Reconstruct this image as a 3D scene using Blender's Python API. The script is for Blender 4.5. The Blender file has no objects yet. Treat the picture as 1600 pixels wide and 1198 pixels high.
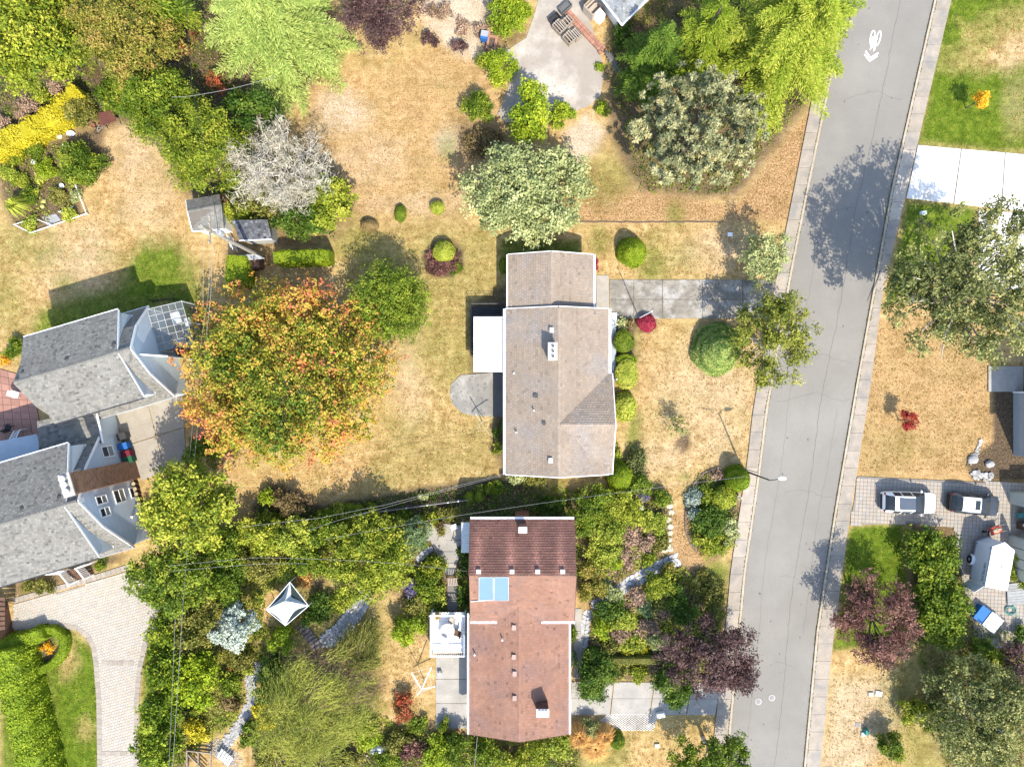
import bpy, math, random
import numpy as np
from mathutils import Vector
random.seed(11)
rng = np.random.default_rng(11)
R_ = math.radians
# ---------------------------------------------------------------- camera, sky, sun, exposure
SC = bpy.context.scene
COL = SC.collection
HC, FP = 60.0, 1080.0            # drone height in metres, focal length in photo pixels
cam_d = bpy.data.cameras.new('camera')
cam_d.sensor_width = 36.0
cam_d.lens = FP / 1600.0 * 36.0
cam_d.clip_start, cam_d.clip_end = 0.5, 3000.0
cam = bpy.data.objects.new('camera', cam_d)
cam.location = (0, 0, HC)
COL.objects.link(cam)
SC.camera = cam
SUN_EL, SUN_AZ = R_(50.0), R_(157.5)
world = bpy.data.worlds.new('World')
SC.world = world
world.use_nodes = True
wn = world.node_tree
bg = wn.nodes['Background']
sky = wn.nodes.new('ShaderNodeTexSky')
sky.sky_type = 'NISHITA'
sky.sun_disc = False
sky.sun_elevation = SUN_EL
sky.sun_rotation = SUN_AZ
wn.links.new(sky.outputs[0], bg.inputs[0])
bg.inputs[1].default_value = 0.15
sun_d = bpy.data.lights.new('sun', 'SUN')
sun_d.energy = 2.9
sun_d.angle = R_(0.5)
sun_d.color = (1.0, 0.925, 0.79)
sun = bpy.data.objects.new('sun', sun_d)
to_sun = Vector((math.sin(SUN_AZ) * math.cos(SUN_EL), math.cos(SUN_AZ) * math.cos(SUN_EL), math.sin(SUN_EL)))
sun.rotation_euler = to_sun.to_track_quat('Z', 'Y').to_euler()
sun.location = (40, -60, 90)
COL.objects.link(sun)
SC.view_settings.view_transform = 'Standard'
SC.view_settings.look = 'None'
SC.view_settings.exposure = 1.56
SC.view_settings.gamma = 1.0
SC.view_settings.use_curve_mapping = False
SC.render.engine = 'CYCLES'
SC.cycles.max_bounces = 6
SC.cycles.diffuse_bounces = 3
SC.cycles.transparent_max_bounces = 8


def P(px, py, z=0.0):
    """the place at height z that the drone sees at photo pixel (px, py)"""
    k = (HC - z) / FP
    return np.array(((px - 800.0) * k, (599.0 - py) * k, z))


def interp(tab, y):
    ys = [t[1] for t in tab]
    xs = [t[0] for t in tab]
    return float(np.interp(y, ys, xs))


# ---------------------------------------------------------------- materials
def node(nt, kind, **kw):
    n = nt.nodes.new(kind)
    for k, v in kw.items():
        setattr(n, k, v)
    return n


def noise(nt, co, scale, detail=4.0, rough=0.55):
    n = node(nt, 'ShaderNodeTexNoise')
    n.inputs['Scale'].default_value = scale
    n.inputs['Detail'].default_value = detail
    n.inputs['Roughness'].default_value = rough
    nt.links.new(co, n.inputs['Vector'])
    return n.outputs['Fac']


def ramp(nt, fac, stops):
    r = node(nt, 'ShaderNodeValToRGB')
    el = r.color_ramp.elements
    while len(el) < len(stops):
        el.new(0.5)
    for e, (p, c) in zip(el, stops):
        e.position = p
        e.color = (c[0], c[1], c[2], 1.0) if not isinstance(c, (int, float)) else (c, c, c, 1.0)
    nt.links.new(fac, r.inputs[0])
    return r.outputs[0]


def mixc(nt, fac, a, b, mode='MIX'):
    m = node(nt, 'ShaderNodeMix', data_type='RGBA', blend_type=mode)
    for sock, v in ((m.inputs[0], fac), (m.inputs[6], a), (m.inputs[7], b)):
        if isinstance(v, (int, float)):
            sock.default_value = v
        elif isinstance(v, tuple):
            sock.default_value = (v[0], v[1], v[2], 1.0)
        else:
            nt.links.new(v, sock)
    return m.outputs[2]


MATS = {}
BRIGHT = ('white_paint', 'bright_concrete', 'pale_blue_siding', 'white_car_paint', 'canopy_fabric', 'skylight_sheet', 'pale_bark', 'garden_soil', 'pale_membrane', 'road_paint', 'sandstone')


def M(name, c, c2=None, sc=1.2, amt=0.6, rough=0.8, bump=0.15, bsc=25.0, metal=0.0, speck=None, ssc=18.0, tint=True, spec=0.3, stain=None, stsc=0.35):
    if name in MATS:
        return MATS[name]
    c2 = c2 or tuple(x * 0.78 for x in c)
    if name not in BRIGHT:
        c, c2, speck, stain = [q and tuple(x * 0.76 for x in q) for q in (c, c2, speck, stain)]
    m = bpy.data.materials.new(name)
    m.use_nodes = True
    nt = m.node_tree
    b = nt.nodes['Principled BSDF']
    tc = node(nt, 'ShaderNodeTexCoord')
    co = tc.outputs['Object']
    f = ramp(nt, noise(nt, co, sc, 6.0), [(0.5 - 0.5 * amt * 0.6, 0.0), (0.5 + 0.5 * amt * 0.6, 1.0)])
    col = mixc(nt, f, c2, c)
    if stain:
        s = ramp(nt, noise(nt, co, stsc, 5.0, 0.62), [(0.48, 0.0), (0.66, 1.0)])
        col = mixc(nt, s, col, stain)
    if speck:
        s = ramp(nt, noise(nt, co, ssc, 2.0), [(0.60, 0.0), (0.70, 1.0)])
        col = mixc(nt, s, col, speck)
    if tint:
        at = node(nt, 'ShaderNodeAttribute', attribute_name='tint')
        col = mixc(nt, 1.0, col, at.outputs['Color'], 'MULTIPLY')
    nt.links.new(col, b.inputs['Base Color'])
    b.inputs['Roughness'].default_value = rough
    b.inputs['Metallic'].default_value = metal
    b.inputs['Specular IOR Level'].default_value = spec
    if bump > 0:
        bp = node(nt, 'ShaderNodeBump')
        bp.inputs['Strength'].default_value = bump
        bp.inputs['Distance'].default_value = 0.03
        nt.links.new(noise(nt, co, bsc, 3.0), bp.inputs['Height'])
        nt.links.new(bp.outputs[0], b.inputs['Normal'])
    MATS[name] = m
    return m


def leaf_mat(name, trans=0.3, gloss=0.06):
    m = bpy.data.materials.new(name)
    m.use_nodes = True
    nt = m.node_tree
    b = nt.nodes['Principled BSDF']
    out = nt.nodes['Material Output']
    at = node(nt, 'ShaderNodeAttribute', attribute_name='tint')
    nt.links.new(at.outputs['Color'], b.inputs['Base Color'])
    b.inputs['Roughness'].default_value = 0.55
    b.inputs['Specular IOR Level'].default_value = gloss * 3
    t = node(nt, 'ShaderNodeBsdfTranslucent')
    tcx = mixc(nt, 1.0, at.outputs['Color'], (1.15, 1.25, 0.55), 'MULTIPLY')
    nt.links.new(tcx, t.inputs[0])
    mx = node(nt, 'ShaderNodeMixShader')
    mx.inputs[0].default_value = trans
    nt.links.new(b.outputs[0], mx.inputs[1])
    nt.links.new(t.outputs[0], mx.inputs[2])
    nt.links.new(mx.outputs[0], out.inputs[0])
    MATS[name] = m
    return m


LEAF = leaf_mat('leaf', .17)
NEEDLE = leaf_mat('needle', 0.09, 0.03)
BARK = M('bark', (0.20, 0.16, 0.12), (0.10, 0.08, 0.06), sc=6, bump=0.6, bsc=14)
BARK_PALE = M('pale_bark', (0.52, 0.48, 0.43), (0.40, 0.36, 0.32), sc=6, bump=0.4, bsc=14)
WHITE = M('white_paint', (0.80, 0.80, 0.79), (0.72, 0.72, 0.71), sc=0.8, bump=0.03, rough=0.55)
CONC = M('concrete', (0.45, 0.42, 0.37), (0.35, 0.325, 0.285), sc=0.9, bump=0.2, speck=(0.28, 0.27, 0.25), ssc=9, stain=(0.33, 0.31, 0.28), stsc=0.5)
CONC_OLD = M('weathered_concrete', (0.33, 0.295, 0.24), (0.165, 0.148, 0.12), sc=1.1, amt=0.6, bump=0.25, speck=(0.15, 0.145, 0.13), ssc=5, stain=(0.42, 0.40, 0.36), stsc=0.7)
CONC_WHITE = M('bright_concrete', (0.66, 0.64, 0.60), (0.56, 0.54, 0.50), sc=0.7, bump=0.12, stain=(0.40, 0.365, 0.32), stsc=0.3)
GLASS_DARK = M('window_glass', (0.05, 0.06, 0.07), (0.03, 0.04, 0.05), rough=0.15, bump=0.0, spec=0.12)
BLACK = M('black_plastic', (0.02, 0.02, 0.022), rough=0.6, bump=0.05)
DKMETAL = M('dark_metal', (0.06, 0.06, 0.065), rough=0.5, bump=0.03)
GREYMETAL = M('grey_metal', (0.42, 0.43, 0.44), rough=0.45, bump=0.03)
WOOD = M('weathered_wood', (0.40, 0.34, 0.27), (0.27, 0.22, 0.17), sc=5, bump=0.3, bsc=12)
BROWNWOOD = M('brown_wood', (0.16, 0.085, 0.055), (0.10, 0.055, 0.035), sc=4, bump=0.2, bsc=12)
SOILM = M('garden_soil', (0.12, 0.088, 0.06), (0.07, 0.05, 0.036), sc=3, bump=0.8, bsc=9)


def glass_mat():
    m = bpy.data.materials.new('clear_glass')
    m.use_nodes = True
    nt = m.node_tree
    out = nt.nodes['Material Output']
    g = node(nt, 'ShaderNodeBsdfGlossy')
    g.inputs['Roughness'].default_value = 0.05
    t = node(nt, 'ShaderNodeBsdfTransparent')
    t.inputs[0].default_value = (0.86, 0.90, 0.90, 1)
    d = node(nt, 'ShaderNodeBsdfDiffuse')
    d.inputs[0].default_value = (0.5, 0.54, 0.55, 1)
    fr = node(nt, 'ShaderNodeFresnel')
    fr.inputs[0].default_value = 1.5
    m1 = node(nt, 'ShaderNodeMixShader')
    m1.inputs[0].default_value = 0.12
    nt.links.new(t.outputs[0], m1.inputs[1])
    nt.links.new(d.outputs[0], m1.inputs[2])
    m2 = node(nt, 'ShaderNodeMixShader')
    nt.links.new(fr.outputs[0], m2.inputs[0])
    nt.links.new(m1.outputs[0], m2.inputs[1])
    nt.links.new(g.outputs[0], m2.inputs[2])
    nt.links.new(m2.outputs[0], out.inputs[0])
    MATS['clear_glass'] = m
    return m


GLASS = glass_mat()


# ---------------------------------------------------------------- geometry collector
class Geo:
    def __init__(self):
        self.ch = []
        self.tint = (1.0, 1.0, 1.0)

    def add(self, V, F, col=None):
        V = np.asarray(V, float).reshape(-1, 3)
        F = np.asarray(F, int)
        if F.ndim == 1:
            F = F.reshape(1, -1)
        used = np.unique(F)
        if len(used) < len(V):
            mp = np.zeros(len(V), int)
            mp[used] = np.arange(len(used))
            V, F = V[used], mp[F]
        if col is None:
            col = np.tile(np.array(self.tint), (len(F), 1))
        else:
            col = np.asarray(col, float)
            if col.ndim == 1:
                col = np.tile(col, (len(F), 1))
        self.ch.append((V, F, col))
        return self

    def poly(self, pts):
        return self.add(pts, list(range(len(pts))))

    def hexa(self, b, t):
        """bottom quad and top quad, both counter-clockwise from above"""
        return self.add(list(b) + list(t), [(3, 2, 1, 0), (4, 5, 6, 7), (0, 1, 5, 4), (1, 2, 6, 5), (2, 3, 7, 6), (3, 0, 4, 7)])

    def box(self, c, s, rz=0.0):
        x, y, z = [v / 2.0 for v in s]
        cs, sn = math.cos(rz), math.sin(rz)
        q = [(cs * a - sn * b + c[0], sn * a + cs * b + c[1]) for a, b in ((-x, -y), (x, -y), (x, y), (-x, y))]
        return self.hexa([(a, b, c[2] - z) for a, b in q], [(a, b, c[2] + z) for a, b in q])

    def prism(self, poly, z0, z1):
        p = [tuple(v[:2]) for v in poly]
        a = sum(p[i][0] * p[(i + 1) % len(p)][1] - p[(i + 1) % len(p)][0] * p[i][1] for i in range(len(p)))
        if a < 0:
            p = p[::-1]
        n = len(p)
        V = [(x, y, z0) for x, y in p] + [(x, y, z1) for x, y in p]
        self.add(V, [(i, (i + 1) % n, n + (i + 1) % n, n + i) for i in range(n)])
        self.add([(x, y, z1) for x, y in p], list(range(n)))
        return self

    def beam(self, a, b, w, h):
        """a bar of width w and height h between two points"""
        a, b = Vector(a), Vector(b)
        d = (b - a)
        d.normalize()
        up = Vector((0, 0, 1)) if abs(d.z) < 0.95 else Vector((1, 0, 0))
        s = d.cross(up)
        s.normalize()
        u = s.cross(d)
        s = s * (w / 2)
        u = u * (h / 2)
        V = [a - s - u, a + s - u, a + s + u, a - s + u, b - s - u, b + s - u, b + s + u, b - s + u]
        return self.add([tuple(v) for v in V], [(0, 1, 2, 3), (7, 6, 5, 4), (0, 4, 5, 1), (1, 5, 6, 2), (2, 6, 7, 3), (3, 7, 4, 0)])

    def tube(self, pts, rad, n=6):
        pts = [Vector(tuple(p)) for p in pts]
        if isinstance(rad, (int, float)):
            rad = [rad] * len(pts)
        V = []
        for i, p in enumerate(pts):
            d = pts[min(i + 1, len(pts) - 1)] - pts[max(i - 1, 0)]
            if d.length < 1e-9:
                d = Vector((0, 0, 1))
            d.normalize()
            up = Vector((0, 0, 1)) if abs(d.z) < 0.9 else Vector((1, 0, 0))
            s = d.cross(up)
            s.normalize()
            u = s.cross(d)
            for k in range(n):
                a = 2 * math.pi * k / n
                V.append(tuple(p + (s * math.cos(a) + u * math.sin(a)) * rad[i]))
        F = [(i * n + k, i * n + (k + 1) % n, (i + 1) * n + (k + 1) % n, (i + 1) * n + k) for i in range(len(pts) - 1) for k in range(n)]
        self.add(V, F)
        self.add(V[-n:], list(range(n)))
        self.add(V[:n], list(range(n))[::-1])
        return self

    def lathe(self, c, prof, n=12):
        V = [(c[0] + r * math.cos(2 * math.pi * k / n), c[1] + r * math.sin(2 * math.pi * k / n), c[2] + z) for r, z in prof for k in range(n)]
        F = [(i * n + k, i * n + (k + 1) % n, (i + 1) * n + (k + 1) % n, (i + 1) * n + k) for i in range(len(prof) - 1) for k in range(n)]
        self.add(V, F)
        self.add(V[-n:], list(range(n)))
        return self

    def blob(self, c, r, n=8, m=5, jit=0.0):
        V, F = [], []
        for i in range(m + 1):
            t = math.pi * i / m
            for k in range(n):
                a = 2 * math.pi * k / n
                j = 1 + random.uniform(-jit, jit)
                V.append((c[0] + r[0] * j * math.sin(t) * math.cos(a), c[1] + r[1] * j * math.sin(t) * math.sin(a), c[2] + r[2] * j * math.cos(t)))
        for i in range(m):
            for k in range(n):
                F.append((i * n + k, (i + 1) * n + k, (i + 1) * n + (k + 1) % n, i * n + (k + 1) % n))
        return self.add(V, F)

    def mesh(self, name, off=None):
        nv = sum(len(v) for v, _, _ in self.ch)
        V = np.concatenate([v for v, _, _ in self.ch]) if nv else np.zeros((0, 3))
        if off is not None:
            V = V - np.asarray(off, float)
        loops, starts, cols, base, ls = [], [], [], 0, 0
        for v, f, c in self.ch:
            loops.append((f + base).ravel())
            k = f.shape[1]
            starts.append(ls + np.arange(len(f)) * k)
            ls += f.size
            base += len(v)
            cols.append(c)
        L = np.concatenate(loops)
        S = np.concatenate(starts)
        C = np.concatenate(cols)
        me = bpy.data.meshes.new(name)
        me.vertices.add(len(V))
        me.vertices.foreach_set('co', V.astype(np.float32).ravel())
        me.loops.add(len(L))
        me.loops.foreach_set('vertex_index', L.astype(np.int32))
        me.polygons.add(len(S))
        me.polygons.foreach_set('loop_start', S.astype(np.int32))
        me.update(calc_edges=True)
        at = me.attributes.new('tint', 'FLOAT_COLOR', 'FACE')
        at.data.foreach_set('color', np.hstack([C, np.ones((len(C), 1))]).astype(np.float32).ravel())
        return me


LABELS = {}


def tag(o, label=None, cat=None, group=None, kind=None):
    if label:
        o['label'] = label
    if cat:
        o['category'] = cat
    if group:
        o['group'] = group
    if kind:
        o['kind'] = kind
    return o


def thing(name, label, cat, loc=(0, 0, 0), rz=0.0, group=None):
    o = bpy.data.objects.new(name, None)
    o.empty_display_size = 0.3
    COL.objects.link(o)
    o.location = tuple(float(v) for v in loc)
    o.rotation_euler = (0, 0, rz)
    return tag(o, label, cat, group)


def obj(name, geo, mat, parent=None, world=False, loc=None, smooth=False, kind=None):
    """one mesh object; world=True: vertices are given in world metres although it is a child"""
    off = None
    if world and parent is not None:
        r = parent
        off = np.zeros(3)
        while r is not None:
            off = off + np.array(r.location)
            r = r.parent
    me = geo.mesh(name, off) if isinstance(geo, Geo) else geo
    if mat is not None and not me.materials:
        me.materials.append(mat)
    me.polygons.foreach_set('use_smooth', [bool(smooth)] * len(me.polygons))
    o = bpy.data.objects.new(name, me)
    COL.objects.link(o)
    if parent is not None:
        o.parent = parent
    if loc is not None:
        o.location = tuple(float(v) for v in loc)
    if kind:
        o['kind'] = kind
    return o


def dup(root, loc=None, rz=None, label=None, group=None):
    c = root.copy()
    COL.objects.link(c)
    if loc is not None:
        c.location = tuple(float(v) for v in loc)
    if rz is not None:
        c.rotation_euler = (0, 0, rz)
    if label:
        c['label'] = label
    if group:
        c['group'] = group
    for ch in list(root.children):
        k = ch.copy()
        COL.objects.link(k)
        k.parent = c
        for g in list(ch.children):
            q = g.copy()
            COL.objects.link(q)
            q.parent = k
    return c


def clip2(poly, clip):
    """convex clip of a 2-D polygon; clip is counter-clockwise"""
    out = poly
    n = len(clip)
    for i in range(n):
        ax, ay = clip[i]
        bx, by = clip[(i + 1) % n]
        inp, out = out, []
        if not inp:
            return []
        for j in range(len(inp)):
            p, q = inp[j], inp[(j + 1) % len(inp)]
            sp = (bx - ax) * (p[1] - ay) - (by - ay) * (p[0] - ax)
            sq = (bx - ax) * (q[1] - ay) - (by - ay) * (q[0] - ax)
            if sp >= 0:
                out.append(p)
            if (sp >= 0) != (sq >= 0):
                t = sp / (sp - sq)
                out.append((p[0] + (q[0] - p[0]) * t, p[1] + (q[1] - p[1]) * t))
    return out


def ccw(poly):
    a = sum(poly[i][0] * poly[(i + 1) % len(poly)][1] - poly[(i + 1) % len(poly)][0] * poly[i][1] for i in range(len(poly)))
    return poly if a > 0 else poly[::-1]
# ---------------------------------------------------------------- the ground: one sheet
def sdf(pts, poly):
    """signed distance in metres (negative inside) of points (n,2) to a polygon"""
    p = np.asarray(poly, float)
    n = len(p)
    d = np.full(len(pts), 1e9)
    ins = np.zeros(len(pts), bool)
    for i in range(n):
        a, b = p[i], p[(i + 1) % n]
        e = b - a
        w = pts - a
        t = np.clip((w @ e) / max(e @ e, 1e-9), 0, 1)
        d = np.minimum(d, np.hypot(*(w - t[:, None] * e).T))
        c1 = (a[1] <= pts[:, 1]) != (b[1] <= pts[:, 1])
        with np.errstate(divide='ignore', invalid='ignore'):
            xi = a[0] + (pts[:, 1] - a[1]) / (b[1] - a[1]) * e[0]
        ins ^= c1 & (pts[:, 0] < xi)
    return np.where(ins, -d, d)


def dense(a, b, st, far):
    core = np.arange(a, b + st / 2, st)
    return np.concatenate([[-far, -far * 0.4, a - 30, a - 8], core, [b + 8, b + 30, far * 0.4, far]])


gx = dense(-48, 48, 0.4, 500.0)
gy = dense(-37, 37, 0.4, 500.0)
GX, GY = np.meshgrid(gx, gy)
GP = np.stack([GX.ravel(), GY.ravel()], 1)
NG = len(GP)


def vnoise(sc, seed):
    """smooth value noise on the ground points"""
    r = np.random.default_rng(seed)
    T = r.random((256, 256))
    q = GP / sc
    i = np.floor(q).astype(int)
    f = q - i
    f = f * f * (3 - 2 * f)
    g = lambda a, b: T[(i[:, 0] + a) % 256, (i[:, 1] + b) % 256]
    return (g(0, 0) * (1 - f[:, 0]) + g(1, 0) * f[:, 0]) * (1 - f[:, 1]) + (g(0, 1) * (1 - f[:, 0]) + g(1, 1) * f[:, 0]) * f[:, 1] - 0.5


NZ = vnoise(2.6, 1) + 0.6 * vnoise(1.1, 2) + 0.35 * vnoise(0.5, 3)
LAY = {k: np.zeros(NG) for k in ('green', 'soil', 'pale', 'rough')}


def area(layer, pts, val=1.0, soft=0.5, wob=1.0):
    w = [P(*p)[:2] for p in pts]
    d = sdf(GP, w) + NZ * wob
    v = np.clip(0.5 - d / (2 * soft), 0, 1) * val
    LAY[layer] = np.maximum(LAY[layer], v) if val > 0 else np.clip(LAY[layer] + v, 0, 1)


def spot(layer, px, py, rx, ry=None, val=1.0, soft=0.5, wob=0.5):
    ry = ry or rx
    c = P(px, py)
    k = HC / FP
    q = np.hypot((GP[:, 0] - c[0]) / (rx * k), (GP[:, 1] - c[1]) / (ry * k)) + NZ * wob
    v = np.clip((1.0 + soft - q) / (2 * soft), 0, 1) * val
    LAY[layer] = np.maximum(LAY[layer], v) if val > 0 else np.clip(LAY[layer] + v, 0, 1)


# green lawns
area('green', [(1487, -30), (1700, -30), (1700, 250), (1430, 228)], 1.0, 0.6, 0.5)
spot('green', 1590, 60, 60, 50, -0.85, 0.5, 0.7)
spot('green', 1520, 95, 40, 26, -0.55, 0.6, 0.7)
spot('green', 1590, 150, 26, 70, -0.4, 0.6, 0.8)
area('green', [(1325, 822), (1412, 818), (1425, 1000), (1300, 1015)], 1.0, 0.3, 0.2)
area('green', [(1414, 312), (1527, 325), (1512, 400), (1385, 480)], 0.95, 0.3, 0.3)
area('green', [(60, 985), (110, 985), (148, 1015), (155, 1080), (157, 1230), (100, 1230)], 1.0, 0.3, 0.2)
spot('green', 100, 1030, 22, 28, -0.8, 0.5, 0.6)
spot('green', 75, 1090, 12, 30, -0.6, 0.5, 0.7)
spot('green', 132, 1140, 14, 18, -0.55, 0.5, 0.7)
area('green', [(228, 985), (262, 985), (258, 1230), (215, 1230), (217, 1080)], 0.95, 0.3, 0.2)
spot('green', 217, 1075, 8, 22, -0.6, 0.5, 0.7)
area('green', [(0, 1040), (95, 1040), (100, 1230), (0, 1230)], 0.9, 0.3, 0.2)
spot('green', 245, 430, 62, 56, 0.95, 0.5, 0.6)
spot('green', 285, 480, 40, 40, 0.9, 0.5, 0.5)
area('green', [(40, 545), (60, 480), (120, 460), (230, 440), (270, 500), (280, 540), (200, 500), (60, 540)], 0.85, 0.7, 0.5)
spot('green', 50, 390, 46, 30, 0.45, 0.8, 1.0)
spot('green', 20, 480, 30, 60, 0.4, 0.8, 1.0)
spot('green', 105, 445, 22, 12, 0.45, 0.6, 0.6)
area('green', [(1395, 1000), (1600, 1000), (1600, 1230), (1420, 1230), (1380, 1110)], 0.42, 1.5, 1.0)
area('green', [(540, 352), (800, 352), (795, 560), (690, 640), (640, 560), (545, 520)], 0.34, 1.6, 1.2)
area('green', [(590, 640), (780, 660), (785, 745), (560, 775)], 0.26, 1.4, 1.2)
spot('green', 560, 380, 60, 30, 0.5, 0.6, 0.5)
spot('green', 706, 420, 12, 10, 0.8, 0.5, 0.4)
spot('green', 735, 640, 24, 8, 0.5, 0.6, 0.4)
spot('green', 1015, 415, 18, 34, 0.62, 0.7, 0.8)
spot('green', 1055, 335, 14, 18, 0.5, 0.6, 0.8)
spot('green', 1030, 400, 60, 26, 0.3, 0.8, 0.9)
spot('green', 935, 380, 14, 22, 0.5, 0.6, 0.5)
area('green', [(985, 650), (975, 720), (995, 725), (1000, 650)], 0.7, 0.4, 0.4)
area('green', [(980, 495), (1000, 500), (992, 620), (978, 620)], 0.55, 0.5, 0.4)
spot('green', 1068, 745, 10, 6, 0.5, 0.5, 0.5)
area('green', [(1105, 880), (1140, 880), (1132, 960), (1090, 940)], 0.75, 0.6, 0.6)
spot('green', 950, 275, 40, 36, 0.45, 0.7, 0.8)
area('green', [(440, 905), (560, 905), (545, 1000), (360, 1060), (330, 1000), (420, 980)], 0.4, 0.8, 0.8)
area('green', [(330, 1080), (400, 1060), (350, 1150), (310, 1150)], 0.5, 0.8, 0.8)
spot('green', 575, 985, 30, 40, 0.5, 0.7, 0.7)
area('green', [(900, 1170), (985, 1150), (990, 1230), (900, 1230)], 0.45, 0.7, 0.7)
spot('green', 700, 230, 14, 22, 0.55, 0.6, 0.6)
area('green', [(780, 375), (905, 375), (910, 400), (780, 400)], 0.8, 0.3, 0.2)
area('green', [(800, 748), (885, 752), (890, 810), (800, 810)], 0.55, 0.4, 0.3)
# rough dry grass and bare ground
area('rough', [(900, 240), (1000, 300), (1150, 320), (1290, 140), (1238, 300), (1232, 346), (905, 347)], 1.0, 0.25, 0.15)
area('rough', [(1345, 500), (1545, 480), (1555, 760), (1340, 745)], 0.55, 0.8, 0.4)
area('rough', [(1040, 800), (1075, 800), (1120, 870), (1100, 900), (1060, 900)], 0.9, 0.4, 0.3)
area('rough', [(470, 150), (560, 120), (740, 60), (790, 180), (720, 350), (560, 350), (470, 200)], 0.45, 1.2, 1.2)
spot('pale', 560, 250, 60, 30, .3, .7, .9)
spot('pale', 640, 320, 70, 14, .3, .7, .9)
spot('rough', 690, 700, 60, 30, .25, .7, 1.0)
spot('pale', 640, 590, 26, 60, .35, .7, .9)
spot('rough', 1000, 560, 22, 60, .4, .7, .9)
spot('pale', 1030, 720, 50, 26, .35, .7, .9)
spot('green', 1400, 700, 50, 30, .28, .8, .9)
spot('rough', 270, 300, 26, 60, .35, .7, .9)
spot('pale', 230, 320, 40, 50, .35, .7, .9)
spot('pale', 535, 175, 38, 34, 0.8, 0.5, 0.4)
spot('pale', 700, 222, 18, 22, 0.8, 0.5, 0.5)
area('pale', [(650, -20), (775, -20), (760, 60), (748, 95), (715, 85), (665, 45)], 0.9, 0.5, 0.4)
area('pale', [(880, 205), (915, 180), (950, 205), (935, 235), (898, 260)], 1.0, 0.5, 0.5)
spot('pale', 215, 235, 50, 46, 0.45, 0.6, 0.5)
spot('pale', 120, 410, 60, 60, 0.35, 0.7, 0.7)
spot('pale', 1110, 610, 70, 90, 0.4, 0.7, 0.7)
area('pale', [(1300, 1060), (1385, 1060), (1410, 1130), (1330, 1230), (1283, 1230)], 0.55, 0.8, 0.6)
spot('pale', 1590, 130, 30, 70, 0.35, 0.6, 0.8)
spot('pale', 1130, 390, 50, 30, 0.4, 0.7, 0.7)
# soil of beds and the shaded ground under trees
area('soil', [(0, 268), (60, 228), (130, 205), (165, 192), (160, 262), (120, 300), (134, 333), (48, 362), (20, 350), (0, 300)], 0.9, 0.3, 0.25)
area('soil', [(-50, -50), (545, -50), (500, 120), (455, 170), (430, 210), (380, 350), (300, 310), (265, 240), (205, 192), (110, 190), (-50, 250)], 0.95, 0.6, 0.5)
area('soil', [(395, 785), (430, 752), (505, 788), (640, 765), (720, 752), (800, 748), (900, 790), (740, 822), (560, 835), (395, 840)], 1.0, 0.25, 0.12)
area('soil', [(335, 825), (740, 812), (735, 1000), (660, 1000), (600, 880), (540, 870), (500, 920), (410, 900), (340, 960)], 0.9, 0.5, 0.4)
area('soil', [(325, 1010), (345, 1000), (330, 1100), (300, 1140), (290, 1230), (260, 1230), (270, 960)], 0.9, 0.4, 0.3)
area('soil', [(400, 1230), (400, 1100), (440, 1010), (560, 1010), (600, 1070), (570, 1140), (690, 1140), (740, 1145), (905, 1165), (905, 1230)], 0.9, 0.5, 0.4)
area('soil', [(890, 760), (1030, 770), (1048, 800), (1048, 870), (990, 890), (920, 950), (895, 900)], 0.85, 0.4, 0.3)
area('soil', [(930, 960), (1060, 880), (1110, 910), (1120, 970), (1130, 1040), (1040, 1065), (905, 1060), (915, 1000)], 0.85, 0.5, 0.4)
spot('soil', 1115, 800, 40, 68, 1.0, 0.1, 0.06)
spot('soil', 1068, 691, 10, 14, 0.9, 0.1, 0.1)
spot('soil', 1009, 506, 17, 16, 0.8, 0.1, 0.06)
spot('soil', 694, 404, 33, 30, 1.0, 0.06, 0.03)
area('soil', [(955, 492), (992, 492), (992, 565), (955, 565)], 0.9, 0.15, 0.05)
area('soil', [(1552, 604), (1610, 604), (1610, 752), (1525, 752), (1508, 722), (1552, 690)], 1.3, 0.25, 0.2)
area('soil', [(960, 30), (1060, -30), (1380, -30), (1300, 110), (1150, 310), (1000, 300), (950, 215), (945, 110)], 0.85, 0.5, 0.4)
area('soil', [(10, 905), (170, 862), (200, 870), (95, 915), (15, 935)], 0.75, 0.25, 0.15)
area('soil', [(1420, 815), (1500, 820), (1530, 950), (1500, 1010), (1420, 1000)], 0.8, 0.4, 0.3)
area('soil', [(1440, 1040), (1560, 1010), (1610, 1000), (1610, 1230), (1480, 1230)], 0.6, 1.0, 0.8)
area('soil', [(348, 360), (420, 345), (425, 410), (350, 410)], 0.6, 0.4, 0.3)
area('soil', [(355, 195), (440, 180), (520, 240), (555, 330), (530, 370), (430, 390), (350, 350)], 0.6, 0.6, 0.4)
area('soil', [(715, 190), (790, 190), (800, 240), (720, 250)], 0.6, 0.5, 0.4)
area('soil', [(750, 80), (800, 75), (830, 60), (765, -20), (755, 40)], 0.6, 0.5, 0.4)
area('soil', [(45, 1000), (85, 990), (85, 1040), (55, 1050)], 0.8, 0.15, 0.1)
area('soil', [(735, 475), (795, 440), (795, 760), (770, 700), (770, 585), (735, 585)], 0.8, 0.2, 0.1)
area('soil', [(1575, 880), (1610, 880), (1610, 920), (1575, 920)], 0.8, 0.2, 0.1)


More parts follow.
